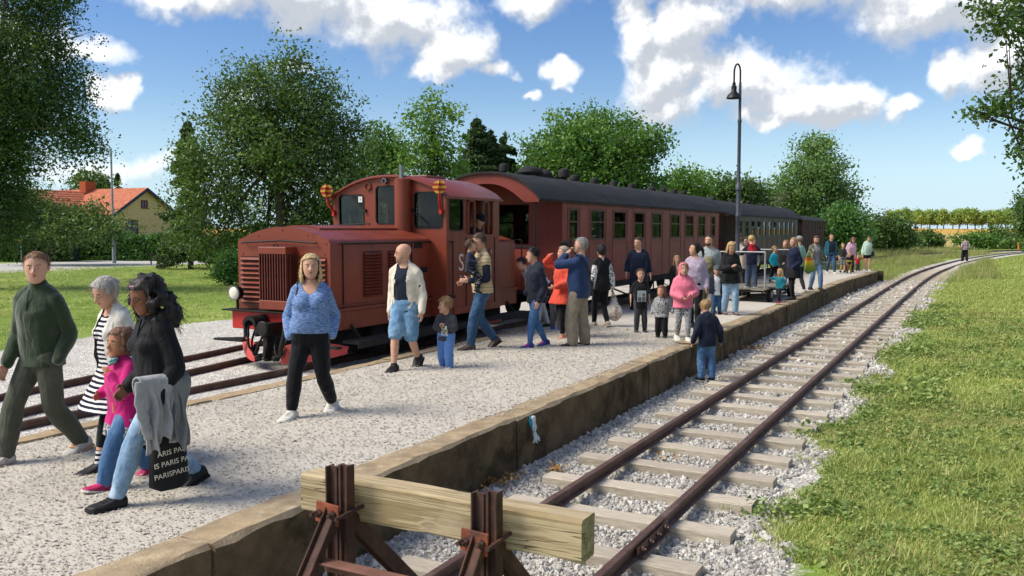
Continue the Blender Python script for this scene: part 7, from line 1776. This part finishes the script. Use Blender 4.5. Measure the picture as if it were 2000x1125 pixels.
# hedge along the road
r = np.random.default_rng(60); n = 30000
def hedge(label, pts, h, wd, n, material, seed, leaf=.16):
    r = np.random.default_rng(seed); pts = [V3(*p) for p in pts]; root = tag(empty('hedge', tuple(pts[0])), label, 'hedge', 'hedges at the road')
    t = r.random(n) * (len(pts) - 1); i = np.minimum(t.astype(int), len(pts) - 2); f_ = (t - i)[:, None]
    A = np.array(pts); c = A[i] * (1 - f_) + A[i + 1] * f_; d = A[i + 1] - A[i]; d /= np.linalg.norm(d, axis=1)[:, None]; nn = np.column_stack([-d[:, 1], d[:, 0], 0 * d[:, 0]])
    u = r.uniform(-1, 1, n); hh = h * (1 + .07 * np.sin(t * 9) + .06 * np.sin(t * 31)); face = r.random(n) < .7
    z = np.where(face, r.random(n), 1 - r.random(n) ** 3 * .5); off = np.where(face, np.sign(u) * (1 - .35 * r.random(n) ** 2), u)
    P = c + nn * (off * wd)[:, None] + V3(0, 0, 1) * (z * hh)[:, None] + r.normal(size=(n, 3)) * .05
    V, F = quads(P, leaf, r, .2); np_mesh('foliage', V - pts[0], F, material, root, {'tone': ('FACE', np.clip(r.normal(.42, .2, n) + .18 * np.sin(t * 23 + z * 6), 0, 1))})
    mb = MB()
    for k in range(len(pts) - 1): mb.bar(tuple(pts[k] - pts[0] + V3(0, 0, h * .45)), tuple(pts[k + 1] - pts[0] + V3(0, 0, h * .45)), wd * 1.6, h * .86)
    mb.build('core', mat('hedge_core', '#1c2a14', .95, var=.2), root)
    return root
hedge('long trimmed green hedge behind the road', [spot(-60, 62), spot(130, 61), spot(300, 60), spot(480, 59)], 1.75, .8, 26000, L_HEDGE, 61)
hedge('taller rough hedge under the birch beside the house', [spot(-80, 57.5), spot(30, 57.5), spot(150, 58)], 2.5, .9, 16000, L_DARK, 62, .2)
# house
hb = spot(287, 88); hb[2] = -.3; house = tag(empty('house', tuple(hb)), 'yellow brick house with orange tiled roof and blue window', 'house')
toC = unit(V3(-hb[0], -hb[1], 0)); an = R(42); gn = V3(toC[0] * math.cos(an) - toC[1] * math.sin(an), toC[0] * math.sin(an) + toC[1] * math.cos(an), 0); gs = V3(-gn[1], gn[0], 0)     # gable normal, gable side
def hs_(a, d, z): return gs * a - gn * d + V3(0, 0, z)
HWD, HE, HA, HL = 3.9, 3.75, 6.25, 13.0
M_BRICK = mat('yellow_brick', '#cbb083', .9, var=.12, scale=3, bump=.2, bscale=12, bdist=.02, col2='#b0905a', c2scale=14)
mb = MB(); holed = [(-HWD, 0), (HWD, 0), (HWD, HE), (0, HA), (-HWD, HE)]
mb.prism(holed, tuple(hs_(0, 0, 0)), tuple(gs), (0, 0, 1), tuple(-gn * HL)); mb.build('wall', M_BRICK, house)
M_TILE, g, b_ = base_mat('orange_roof_tile', .85); cc = g.obj(); g.put(b_.inputs['Base Color'], g.mix(g.smooth(g.noise(cc, 2.5, 5, .6), .35, .7), lin('#a8593a'), lin('#bf7350'))); g.put(b_.inputs['Normal'], g.bump(g.m('SINE', g.mul(g.xyz(cc)[2], 26)), .4, .06))
for s in (1, -1):
    e = V3(0, 0, 1); mb = MB(); sl = unit(gs * s * HWD + V3(0, 0, HE - HA)); nrm = unit(np.cross(sl, gn)) * (1 if np.cross(sl, gn)[2] > 0 else -1)
    mb.prism([(-.1, .02), (math.hypot(HWD, HA - HE) + .45, .02), (math.hypot(HWD, HA - HE) + .45, .16), (-.1, .16)], tuple(hs_(0, -.35, HA)), tuple(sl), tuple(nrm), tuple(-gn * (HL + .7))); mb.build('roof', M_TILE, house)
    mb = MB(); mb.prism([(-.05, -.12), (math.hypot(HWD, HA - HE) + .45, -.12), (math.hypot(HWD, HA - HE) + .45, .15), (-.05, .15)], tuple(hs_(0, -.43, HA)), tuple(sl), tuple(nrm), tuple(-gn * .06)); mb.build('bargeboard', mat('dark_blue_trim', '#2a3048', .7, var=.1), house)
def gwin(a, z, w, h, nm='window'):
    mb = MB(); t = .12
    for (a0, a1, z0_, z1_) in ((-w / 2 - t, -w / 2, -h / 2 - t, h / 2 + t), (w / 2, w / 2 + t, -h / 2 - t, h / 2 + t), (-w / 2, w / 2, h / 2, h / 2 + t), (-w / 2, w / 2, -h / 2 - t, -h / 2), (-.04, .04, -h / 2, h / 2)):
        mb.prism([(a0, z0_), (a1, z0_), (a1, z1_), (a0, z1_)], tuple(hs_(a, -.08, z)), tuple(gs), (0, 0, 1), tuple(-gn * .1))
    w_ = mb.build(nm, mat('red_window_frame', '#6a2c28', .7, var=.1), house)
    mb = MB(); mb.prism([(-w / 2, -h / 2), (w / 2, -h / 2), (w / 2, h / 2), (-w / 2, h / 2)], tuple(hs_(a, -.03, z)), tuple(gs), (0, 0, 1), tuple(-gn * .02)); mb.build('pane', mat('blue_pane', '#2c4468', .15, var=.3, scale=2, spec=.7), w_)
sgn_ = -1 if (gs @ RT) > 0 else 1
gwin(sgn_ * 1.75, 2.35, 1.25, 1.45); gwin(sgn_ * .15, 4.75, .55, .6)
mb = MB(); mb.prism([(-1.0, 0), (1.0, 0), (1.0, 1.2), (-1.0, 1.2)], tuple(hs_(-.35, 7.4, HA - .25)), tuple(gs * .6), (0, 0, 1), tuple(-gn * .9)); mb.build('chimney', mat('chimney_brick', '#a8502e', .9, var=.15), house)
mb = MB(); q0 = hs_(sgn_ * 3.5, 8.0, 0)
wing = [(-3.2, 0), (3.2, 0), (3.2, 3.7), (0, 6.0), (-3.2, 3.7)]
mb.prism(wing, tuple(q0 + gs * sgn_ * 1.5), tuple(-gn), (0, 0, 1), tuple(gs * sgn_ * 2.5)); mb.build('wing', M_BRICK, house)
for s in (1, -1):
    sl = unit(-gn * s * 3.2 + V3(0, 0, -2.3)); nrm = np.cross(sl, gs); nrm = unit(nrm) * (1 if nrm[2] > 0 else -1); mb = MB()
    mb.prism([(-.1, .02), (4.4, .02), (4.4, .16), (-.1, .16)], tuple(q0 + V3(0, 0, 6.0) - gs * sgn_ * 2.5), tuple(sl), tuple(nrm), tuple(gs * sgn_ * 6.9)); mb.build('roof', M_TILE, house)
tree('distant round tree behind the house roof', 110, 185, [(182, 352, 34, 20), (165, 365, 25, 18), (205, 362, 25, 18), (185, 400, 40, 40)], .34, 220, 24, .55, L_DARK, .2, seed=70, group='trees at the road')
conifer('distant pine behind the orange roof', 112, 235, 338, 22, 71, 40, 'trees at the road', name='pine_tree')
# orchard row
protos = []
for v in range(4):
    r = np.random.default_rng(80 + v); root = empty('orchard_tree', (0, 0, 0))
    lob = [(V3(0, 0, 3.3), V3(1.75, 1.6, 1.9)), (V3(r.uniform(-.7, .7), .3, 2.6), V3(1.5, 1.4, 1.2)), (V3(r.uniform(-.6, .6), 0, 4.3), V3(1.0, 1.0, 1.1))]
    C = np.vstack([c + (lambda d: d / np.linalg.norm(d, axis=1)[:, None] * (r.random(len(d)) ** .4)[:, None])(r.normal(size=(60, 3))) * q for c, q in lob])
    P = np.repeat(C, 16, 0) + r.normal(size=(len(C) * 16, 3)) * .34; V, F = quads(P, .42, r, .35)
    np_mesh('crown', V, F, L_ORCH, root, {'tone': ('FACE', np.clip(np.repeat(r.normal(.45, .22, len(C)), 16) + r.normal(0, .15, len(P)), 0, 1))})
    mb = MB(); mb.tube([(0, 0, -.3), (0, 0, 1.4), (0, 0, 3.2)], [.16, .13, .06], 6)
    for a in range(5): mb.tube([(0, 0, 1.3), (.5 * math.cos(a * 1.25), .5 * math.sin(a * 1.25), 2.0), (1.1 * math.cos(a * 1.25), 1.1 * math.sin(a * 1.25), 3.0)], [.07, .05, .02], 5)
    mb.build('trunk', M_BARK, root); protos.append(root)
ORD = 'first second third fourth fifth sixth seventh eighth ninth tenth eleventh twelfth thirteenth fourteenth fifteenth sixteenth seventeenth eighteenth'.split()
pxs = np.linspace(1738, 1992, 18)
for i, px in enumerate(pxs):
    o = protos[i] if i < 4 else copy_tree(protos[i % 4]); D = 262 + rnd.uniform(-3, 3)
    q = spot(px + rnd.uniform(-2, 2), D); o.location = tuple(q); o.rotation_euler = (0, 0, rnd.uniform(0, 6.28)); s = rnd.uniform(.95, 1.12); o.scale = (s, s, s)
    tag(o, ('leftmost' if i == 0 else 'rightmost' if i == 17 else ORD[i] + ' from the left') + ' pale green tree of the orchard row beyond the corn field', 'tree', 'orchard row beyond the corn field')
# ------------------------------------------------------------------ grass and weeds (scattered)
def proto_obj(name, V, F, m, tone):
    o = np_mesh(name, V, F, m, None, {'tone': ('FACE', tone)}); COL.objects.unlink(o); return o
def blades(n, h, spread, wd, seed, curve=.35, seg=3):
    r = np.random.default_rng(seed); V = []; F = []; T_ = []
    for i in range(n):
        a = r.uniform(0, 2 * PI); b0 = V3(*(r.normal(size=2) * spread), 0); d = V3(math.cos(a), math.sin(a), 0); sd_ = V3(-d[1], d[0], 0); hh = h * r.uniform(.5, 1.15); lean = r.uniform(.1, curve) * 2; o = len(V); tn = r.random()
        for k in range(seg + 1):
            t = k / seg; c = b0 + d * lean * hh * t * t + V3(0, 0, hh * (t - .25 * lean * t * t)); w = wd * (1 - t * .9); V += [c - sd_ * w, c + sd_ * w]
        for k in range(seg): F.append((o + 2 * k, o + 2 * k + 1, o + 2 * k + 3, o + 2 * k + 2)); T_.append(tn)
    return np.array(V), np.array(F), np.array(T_)
L_GRASS = leaf_mat('grass_blade', [(0, '#607430'), (.4, '#7d8c44'), (.75, '#9aa058'), (1, '#b4a870')], .3, k=1.2)
L_CLOV = leaf_mat('clover_leaf', [(0, '#556a30'), (.5, '#768a48'), (1, '#98a260')], .3)
L_TALL = leaf_mat('tall_grass', [(0, '#66703a'), (.45, '#888a50'), (.8, '#a39c66'), (1, '#bcae80')], .3)
tuft = proto_obj('grass_tuft', *[q for q in (lambda a: (a[0], a[1], L_GRASS, a[2]))(blades(24, .045, .06, .0032, 1, .6))])
tuftb = proto_obj('grass_tuft', *(lambda a: (a[0], a[1], L_GRASS, a[2]))(blades(26, .11, .05, .0035, 2, .5)))
tall = proto_obj('tall_tuft', *(lambda a: (a[0], a[1], L_TALL, a[2]))(blades(30, .32, .16, .006, 3, .5)))
r = np.random.default_rng(9); cl = np.column_stack([r.normal(size=(46, 2)) * .075, r.uniform(.012, .07, 46)]); Vc, Fc = quads(cl, .034, r, 1.6, .9)
clover = proto_obj('clover', Vc, Fc, L_CLOV, r.random(46))
cl = np.column_stack([r.normal(size=(60, 2)) * .11, np.abs(r.normal(0, .06, 60)) + .015]); Vc, Fc = quads(cl, .05, r, 1.0, .75)
weed = proto_obj('weed', Vc, Fc, L_CLOV, r.random(60))
def field_pts(boxes, mask):
    out = []
    for (x0, x1, y0, y1, dens, s) in boxes:
        n = int((x1 - x0) * (y1 - y0) * dens); x = rng.uniform(x0, x1, n); y = rng.uniform(y0, y1, n); k = mask(x, y); x, y = x[k], y[k]
        out.append(np.column_stack([x, y, ground_z(x, y), s * np.exp(rng.normal(0, .22, len(x)))]))
    return np.vstack(out)
def put(name, pts, proto, material, label, zs=1.0):
    n = len(pts); rot = np.zeros((n, 3)); rot[:, 2] = rng.uniform(0, 2 * PI, n); rot[:, :2] = rng.normal(0, .12, (n, 2))
    return tag(scatter(name, pts[:, :3], pts[:, 3:4] * np.array([[1, 1, zs]]), rot, material, proto), label, 'grass')
def edge_r(x, y): return 1.30 + .18 * np.sin(x * .75 + .6) + .14 * np.sin(x * 1.9) + .42 * fbm2(x, y, 22, 3, .45)
right_mask = lambda x, y: (y < edge_r(x, y)) & (np.abs(x * math.sin(CAM_YAW) - y * math.cos(CAM_YAW)) / np.maximum(x * math.cos(CAM_YAW) + y * math.sin(CAM_YAW), .1) < 1.15) & (x * math.cos(CAM_YAW) + y * math.sin(CAM_YAW) > 1.0)
dsf = lambda x, y: dist_path(x, y, SIDING)
put('grass', field_pts([(2, 12, -6, 1.9, 400, 1.0), (12, 22, -8, 1.9, 130, 1.35), (22, 42, -12, 1.9, 34, 2.0)], right_mask), tuft, L_GRASS, 'short green grass covering the verge', .9)
put('grass', field_pts([(42, 100, -30, 1.5, 7, 3.2)], lambda x, y: right_mask(x, y) & (dsf(x, y) > 1.7)), tuft, L_GRASS, 'far green grass inside the bend of the siding', .7)
put('grass', field_pts([(4, 14, -4, 1.9, 60, 1.0), (14, 40, -8, 1.9, 4, 1.3)], lambda x, y: right_mask(x, y) & (fbm2(x, y, 44, 3, .3) > .1)), tuftb, L_GRASS, 'longer tufts standing in the verge')
put('clover', field_pts([(4, 13, -3, 2.0, 55, .75), (13, 26, -4, 2.0, 16, 1.1)], lambda x, y: right_mask(x, y) & (fbm2(x, y, 45, 3, .35) > -.15 - .25 * (y > .2))), clover, L_CLOV, 'clover and low weeds in the verge')
L_DRY = leaf_mat('dry_grass', [(0, '#6e6a3c'), (.5, '#8f8750'), (1, '#b3a474')], .2)
dryt = proto_obj('dry_tuft', *(lambda a: (a[0], a[1], L_DRY, a[2]))(blades(20, .05, .07, .003, 7, .8)))
put('dry_grass', field_pts([(4, 13, -4, 1.9, 150, 1.0), (13, 28, -8, 1.9, 40, 1.5)], lambda x, y: right_mask(x, y) & (fbm2(x, y, 49, 3, .22) > .12)), dryt, L_DRY, 'dry patches in the verge')
put('weeds', field_pts([(5, 30, .3, 2.0, 22, .8)], lambda x, y: (y < edge_r(x, y) + .12) & (y > edge_r(x, y) - .9) & (fbm2(x, y, 46, 2, .25) > .0)), weed, L_BUSH, 'leafy weeds along the edge of the ballast')
put('grass', field_pts([(-2, 60, 15, 44, 9, 2.3)], lambda x, y: (y > 15.1 + .4 * np.sin(x * .6)) & (x * math.cos(CAM_YAW) + y * math.sin(CAM_YAW) < 52)), tuft, L_GRASS, 'mown lawn between the tracks and the road', .6)
far_mask = lambda x, y: (dsf(x, y) > 1.15) & (dist_path(x, y, MAIN) > 1.3) & ~((x < PLAT_X1 + .4) & (y < 7.6))
put('tall_grass', field_pts([(43, 104, -1, 8.6, 6, 1.0)], lambda x, y: far_mask(x, y) & (fbm2(x, y, 47, 2, .12) > -.25)), tall, L_TALL, 'tall dry grass between the two tracks')
put('tall_grass', field_pts([(60, 118, 2, 22, 3.5, 1.5)], lambda x, y: far_mask(x, y) & (y > np.interp(x, MAIN[:, 0], MAIN[:, 1]))), tall, L_TALL, 'tall grass along the field beyond the main line')
put('weeds', np.vstack([np.column_stack([*(lambda q: (q[0], q[1]))(pix(px, py, -.45)), -.47, s]) for px, py, s in ((1240, 862, .35), (1312, 880, .5), (1405, 850, .4), (1560, 893, .9), (1420, 990, .6), (1700, 695, .5), (1440, 1060, .35))] ), tuftb, L_GRASS, 'single weeds growing through the ballast')
# white flowers on the bank
fl_ = field_pts([(56, 78, 9.5, 15, 1.2, 1.0)], lambda x, y: fbm2(x, y, 48, 2, .15) > .1); V, F = quads(fl_[:, :3] + V3(0, 0, .75), .16, rng, 1.0, .9)
fo = np_mesh('flowers', V, F, mat('white_petal', '#e6e4dc', .8, var=.05)); tag(fo, 'white wild flowers on the grassy bank', 'flowers', kind='stuff')
mb = MB(); [mb.tube([tuple(p_[:3]), tuple(p_[:3] + V3(0, 0, .75))], .008, 3) for p_ in fl_]; so = mb.build('flower_stems', MATS['grass_blade']); tag(so, 'thin stems of the white wild flowers', 'stems', kind='stuff')

# ------------------------------------------------------------------ lamp post, trolley, signs, litter
M_IRON = mat('grey_painted_iron', '#4c5058', .5, metal=.2, var=.15, scale=5, spec=.5); M_IRONB = mat('black_painted_iron', '#1e1f22', .5, metal=.2, var=.2)
lp = spot(1440, 24.2); lp[2] = 0; lamp = tag(empty('street_lamp', tuple(lp)), 'tall grey iron lamp post with curved top and black shade', 'street lamp')
mb = MB(); mb.lathe([(.13, 0), (.13, .12), (.10, .16), (.085, .5), (.075, .9), (.08, .92), (.08, .97), (.062, 1.0), (.06, 2.2), (.075, 2.22), (.075, 2.28), (.058, 2.32), (.056, 2.95), (.085, 2.97), (.085, 3.06), (.06, 3.10), (.048, 3.2), (.045, 4.8), (.055, 4.82), (.055, 4.88), (.04, 4.92), (.036, 5.9)], (0, 0, 0), None, 14); mb.build('post', M_IRON, lamp, smooth=40)
lt = -RT; arch = [V3(0, 0, 5.88)] + [V3(0, 0, 6.16) + lt * (.085 - .085 * math.cos(a)) + V3(0, 0, .24 * math.sin(a)) for a in np.linspace(0, PI, 11)] + [lt * .17 + V3(0, 0, 5.82)]
mb = MB(); mb.tube([tuple(p_) for p_ in arch], .026, 8); mb.build('arch', M_IRONB, lamp, smooth=60)
mb = MB(); mb.lathe([(.03, .18), (.05, .12), (.045, .08), (.075, .05), (.07, -.08), (.10, -.12), (.17, -.18), (.205, -.27), (.19, -.275)], tuple(lt * .17 + V3(0, 0, 5.74)), None, 20); mb.build('shade', M_IRONB, lamp, smooth=40)
M_TW = mat('grey_trolley_wood', '#7c7668', .9, var=.2, scale=8, stretch=(.6, 5, 5), bump=.3, bscale=30); M_TF = mat('galvanised_tube', '#a2a4a4', .5, metal=.4, var=.12); M_TYRE = mat('black_tyre', '#151514', .85, var=.2)
tx, ty = 24.0, 5.17; tro = tag(empty('luggage_trolley', (tx, ty, 0), R(-3)), 'grey luggage trolley with end frames on four rubber wheels', 'trolley')
for i in range(8):
    mb = MB(); mb.box((0, -.56 + i * .16, .36), (3.1, .15, .035)); mb.build('plank', M_TW, tro)
mb = MB()
for y in (-.58, .58): mb.bar((-1.5, y, .32), (1.5, y, .32), .05, .06)
for x in (-1.5, -.5, .5, 1.5): mb.bar((x, -.58, .30), (x, .58, .30), .05, .05)
for x in (-1.1, 1.1):
    mb.tube([(x, -.52, .19), (x, .52, .19)], .022, 6)
    for y in (-.45, .45): mb.tube([(x - .3, y, .30), (x, y, .19), (x + .3, y, .30)], .016, 6)
mb.tube([(-1.5, -.5, .2), (1.5, -.5, .2)], .012, 6); mb.build('chassis', M_BLACK, tro)
for x in (-1.1, 1.1):
    for y in (-.60, .60):
        mb = MB(); mb.lathe([(.06, -.05), (.13, -.055), (.185, -.05), (.195, -.02), (.195, .02), (.185, .05), (.13, .055), (.06, .05)], (x, y, .195), Matrix.Rotation(R(90), 3, 'X'), 20); w_ = mb.build('wheel', M_TYRE, tro, smooth=40)
        mb = MB(); mb.lathe([(.03, -.062), (.09, -.06), (.10, 0), (.09, .06), (.03, .062)], (x, y, .195), Matrix.Rotation(R(90), 3, 'X'), 14); mb.build('rim', M_TF, w_, smooth=40)
for x in (-1.52, 1.52):
    mb = MB()
    for y in (-.58, .58): mb.tube([(x, y, .34), (x, y, 1.30)], .024, 8)
    mb.tube([(x, -.58, 1.30), (x, .58, 1.30)], .02, 8); mb.build('end_frame', M_TF, tro, smooth=50)
mb = MB(); mb.box((-1.25, -.12, .85), (.035, .16, .95)); mb.build('end_board', M_TW, tro, bevel=.005)
mb = MB(); mb.tube([(1.5, 0, .28), (2.2, -.1, .12), (2.5, -.12, .10)], .02, 6); mb.build('drawbar', M_BLACK, tro)
# far street light, signs and posts by the road
sl_ = spot(223, 55); st = tag(empty('street_light', tuple(sl_)), 'slim grey street light beside the road', 'street light')
mb = MB(); mb.lathe([(.12, 0), (.11, 1.2), (.075, 1.3), (.055, 7.2)], (0, 0, 0), None, 10); mb.build('pole', mat('pale_grey_metal', '#8f9698', .5, metal=.4, var=.08), st, smooth=40)
mb = MB(); mb.tube([(0, 0, 7.15), tuple(lt * .12 + V3(0, 0, 7.38)), tuple(lt * .5 + V3(0, 0, 7.45)), tuple(lt * .8 + V3(0, 0, 7.45))], .035, 8); mb.build('arm', MATS['pale_grey_metal'], st, smooth=60)
mb = MB(); mb.ball(tuple(lt * 1.0 + V3(0, 0, 7.43)), (.34, .2, .09), 12, 8, Matrix(np.column_stack([lt, FH, V3(0, 0, 1)]).tolist())); mb.build('lamp_head', MATS['pale_grey_metal'], st, smooth=60)
sg = spot(42, 54); sgn = tag(empty('bus_stop_sign', tuple(sg)), 'small blue and yellow sign on a thin post by the hedge', 'sign')
mb = MB(); mb.tube([(0, 0, 0), (0, 0, 2.0)], .03, 6); mb.build('post', MATS['pale_grey_metal'], sgn)
mb = MB(); mb.bar(tuple(RT * .22 + V3(0, 0, 1.85)), tuple(-RT * .22 + V3(0, 0, 1.85)), .03, .36); mb.build('plate', mat('dark_blue_sign', '#27405e', .5, var=.1), sgn)
mb = MB(); mb.bar(tuple(RT * .12 - FH * .02 + V3(0, 0, 1.45)), tuple(-RT * .12 - FH * .02 + V3(0, 0, 1.45)), .03, .24); mb.build('plate', mat('amber_sign', '#d09a28', .5, var=.1), sgn)
bp = spot(295, 52); mb = MB(); mb.box((0, 0, .28), (.07, .07, .6)); mb.box((0, 0, .62), (.16, .16, .14)); o = tag(mb.build('bollard', mat('brown_post', '#4a3a2c', .8, var=.2), bevel=.02), 'short brown post on the lawn near the road', 'post'); o.location = tuple(bp)
op = spot(1988, 98); mb = MB(); mb.box((0, 0, .45), (.16, .16, .9)); mb.box((0, 0, .93), (.18, .18, .06)); o = tag(mb.build('marker_post', mat('orange_marker', '#d07a28', .7, var=.1), bevel=.02), 'orange marker post between the converging tracks', 'post'); o.location = tuple(op)
# litter at the platform wall, dry leaves on the ballast
q = pix(985, 885, -.2); B = Blob()
yq = float(edge_y(8.0)) - .045; xq = 7.72
mb = MB(); r_ = random.Random(3); rows = []
for i in range(9):
    t = i / 8; rows.append([(xq + (j / 5 - .5) * (.075 + .03 * t) + t * .055, yq + .022 * math.sin(j * 2.1 + i * .9) - .012 * t * 4 * .5, -.02 - t * .27 + .012 * math.sin(j * 1.7)) for j in range(6)])
mb.loft(rows, closed=False, caps=False)
lit = tag(mb.build('plastic_bag', pattern_mat('blue_white_plastic', lambda g: g.mix(g.smooth(g.noise(g.vm('MULTIPLY', g.geo(), (9, 9, 2.5)), 2, 2, .5), .48, .54), lin('#dfe4e4'), lin('#2f8fa6')), .35), smooth=60), 'crumpled blue and white plastic wrapper on the platform wall', 'litter')
md = lit.modifiers.new('solid', 'SOLIDIFY'); md.thickness = .004
def leaf_pile(label, x, y, n, sp, seed, z=-.46):
    r = np.random.default_rng(seed); P = np.column_stack([x + r.normal(size=n) * sp, y + r.normal(size=n) * sp * .6, z + np.abs(r.normal(size=n)) * .018]); V, F = quads(P, .055, r, .8, .6)
    o = np_mesh('dry_leaves', V, F, leaf_mat('dry_leaf_%d' % seed, [(0, '#5a3c22'), (.5, '#8a6438'), (1, '#b89866')], .1), None, {'tone': ('FACE', r.random(n))}); tag(o, label, 'leaves', kind='stuff')
for i, (px, py, n, sp, lb) in enumerate(((985, 938, 60, .12, 'dry brown leaves by the wall near the buffer stop'), (1470, 680, 90, .22, 'dry brown leaves on the ballast past the boy'), (1085, 915, 40, .06, 'strip of dead grass on the ballast'), (1290, 900, 30, .2, 'scattered dead leaves between the rails'))):
    q = pix(px, py, -.46); leaf_pile(lb, q[0], q[1], n, sp, 90 + i)
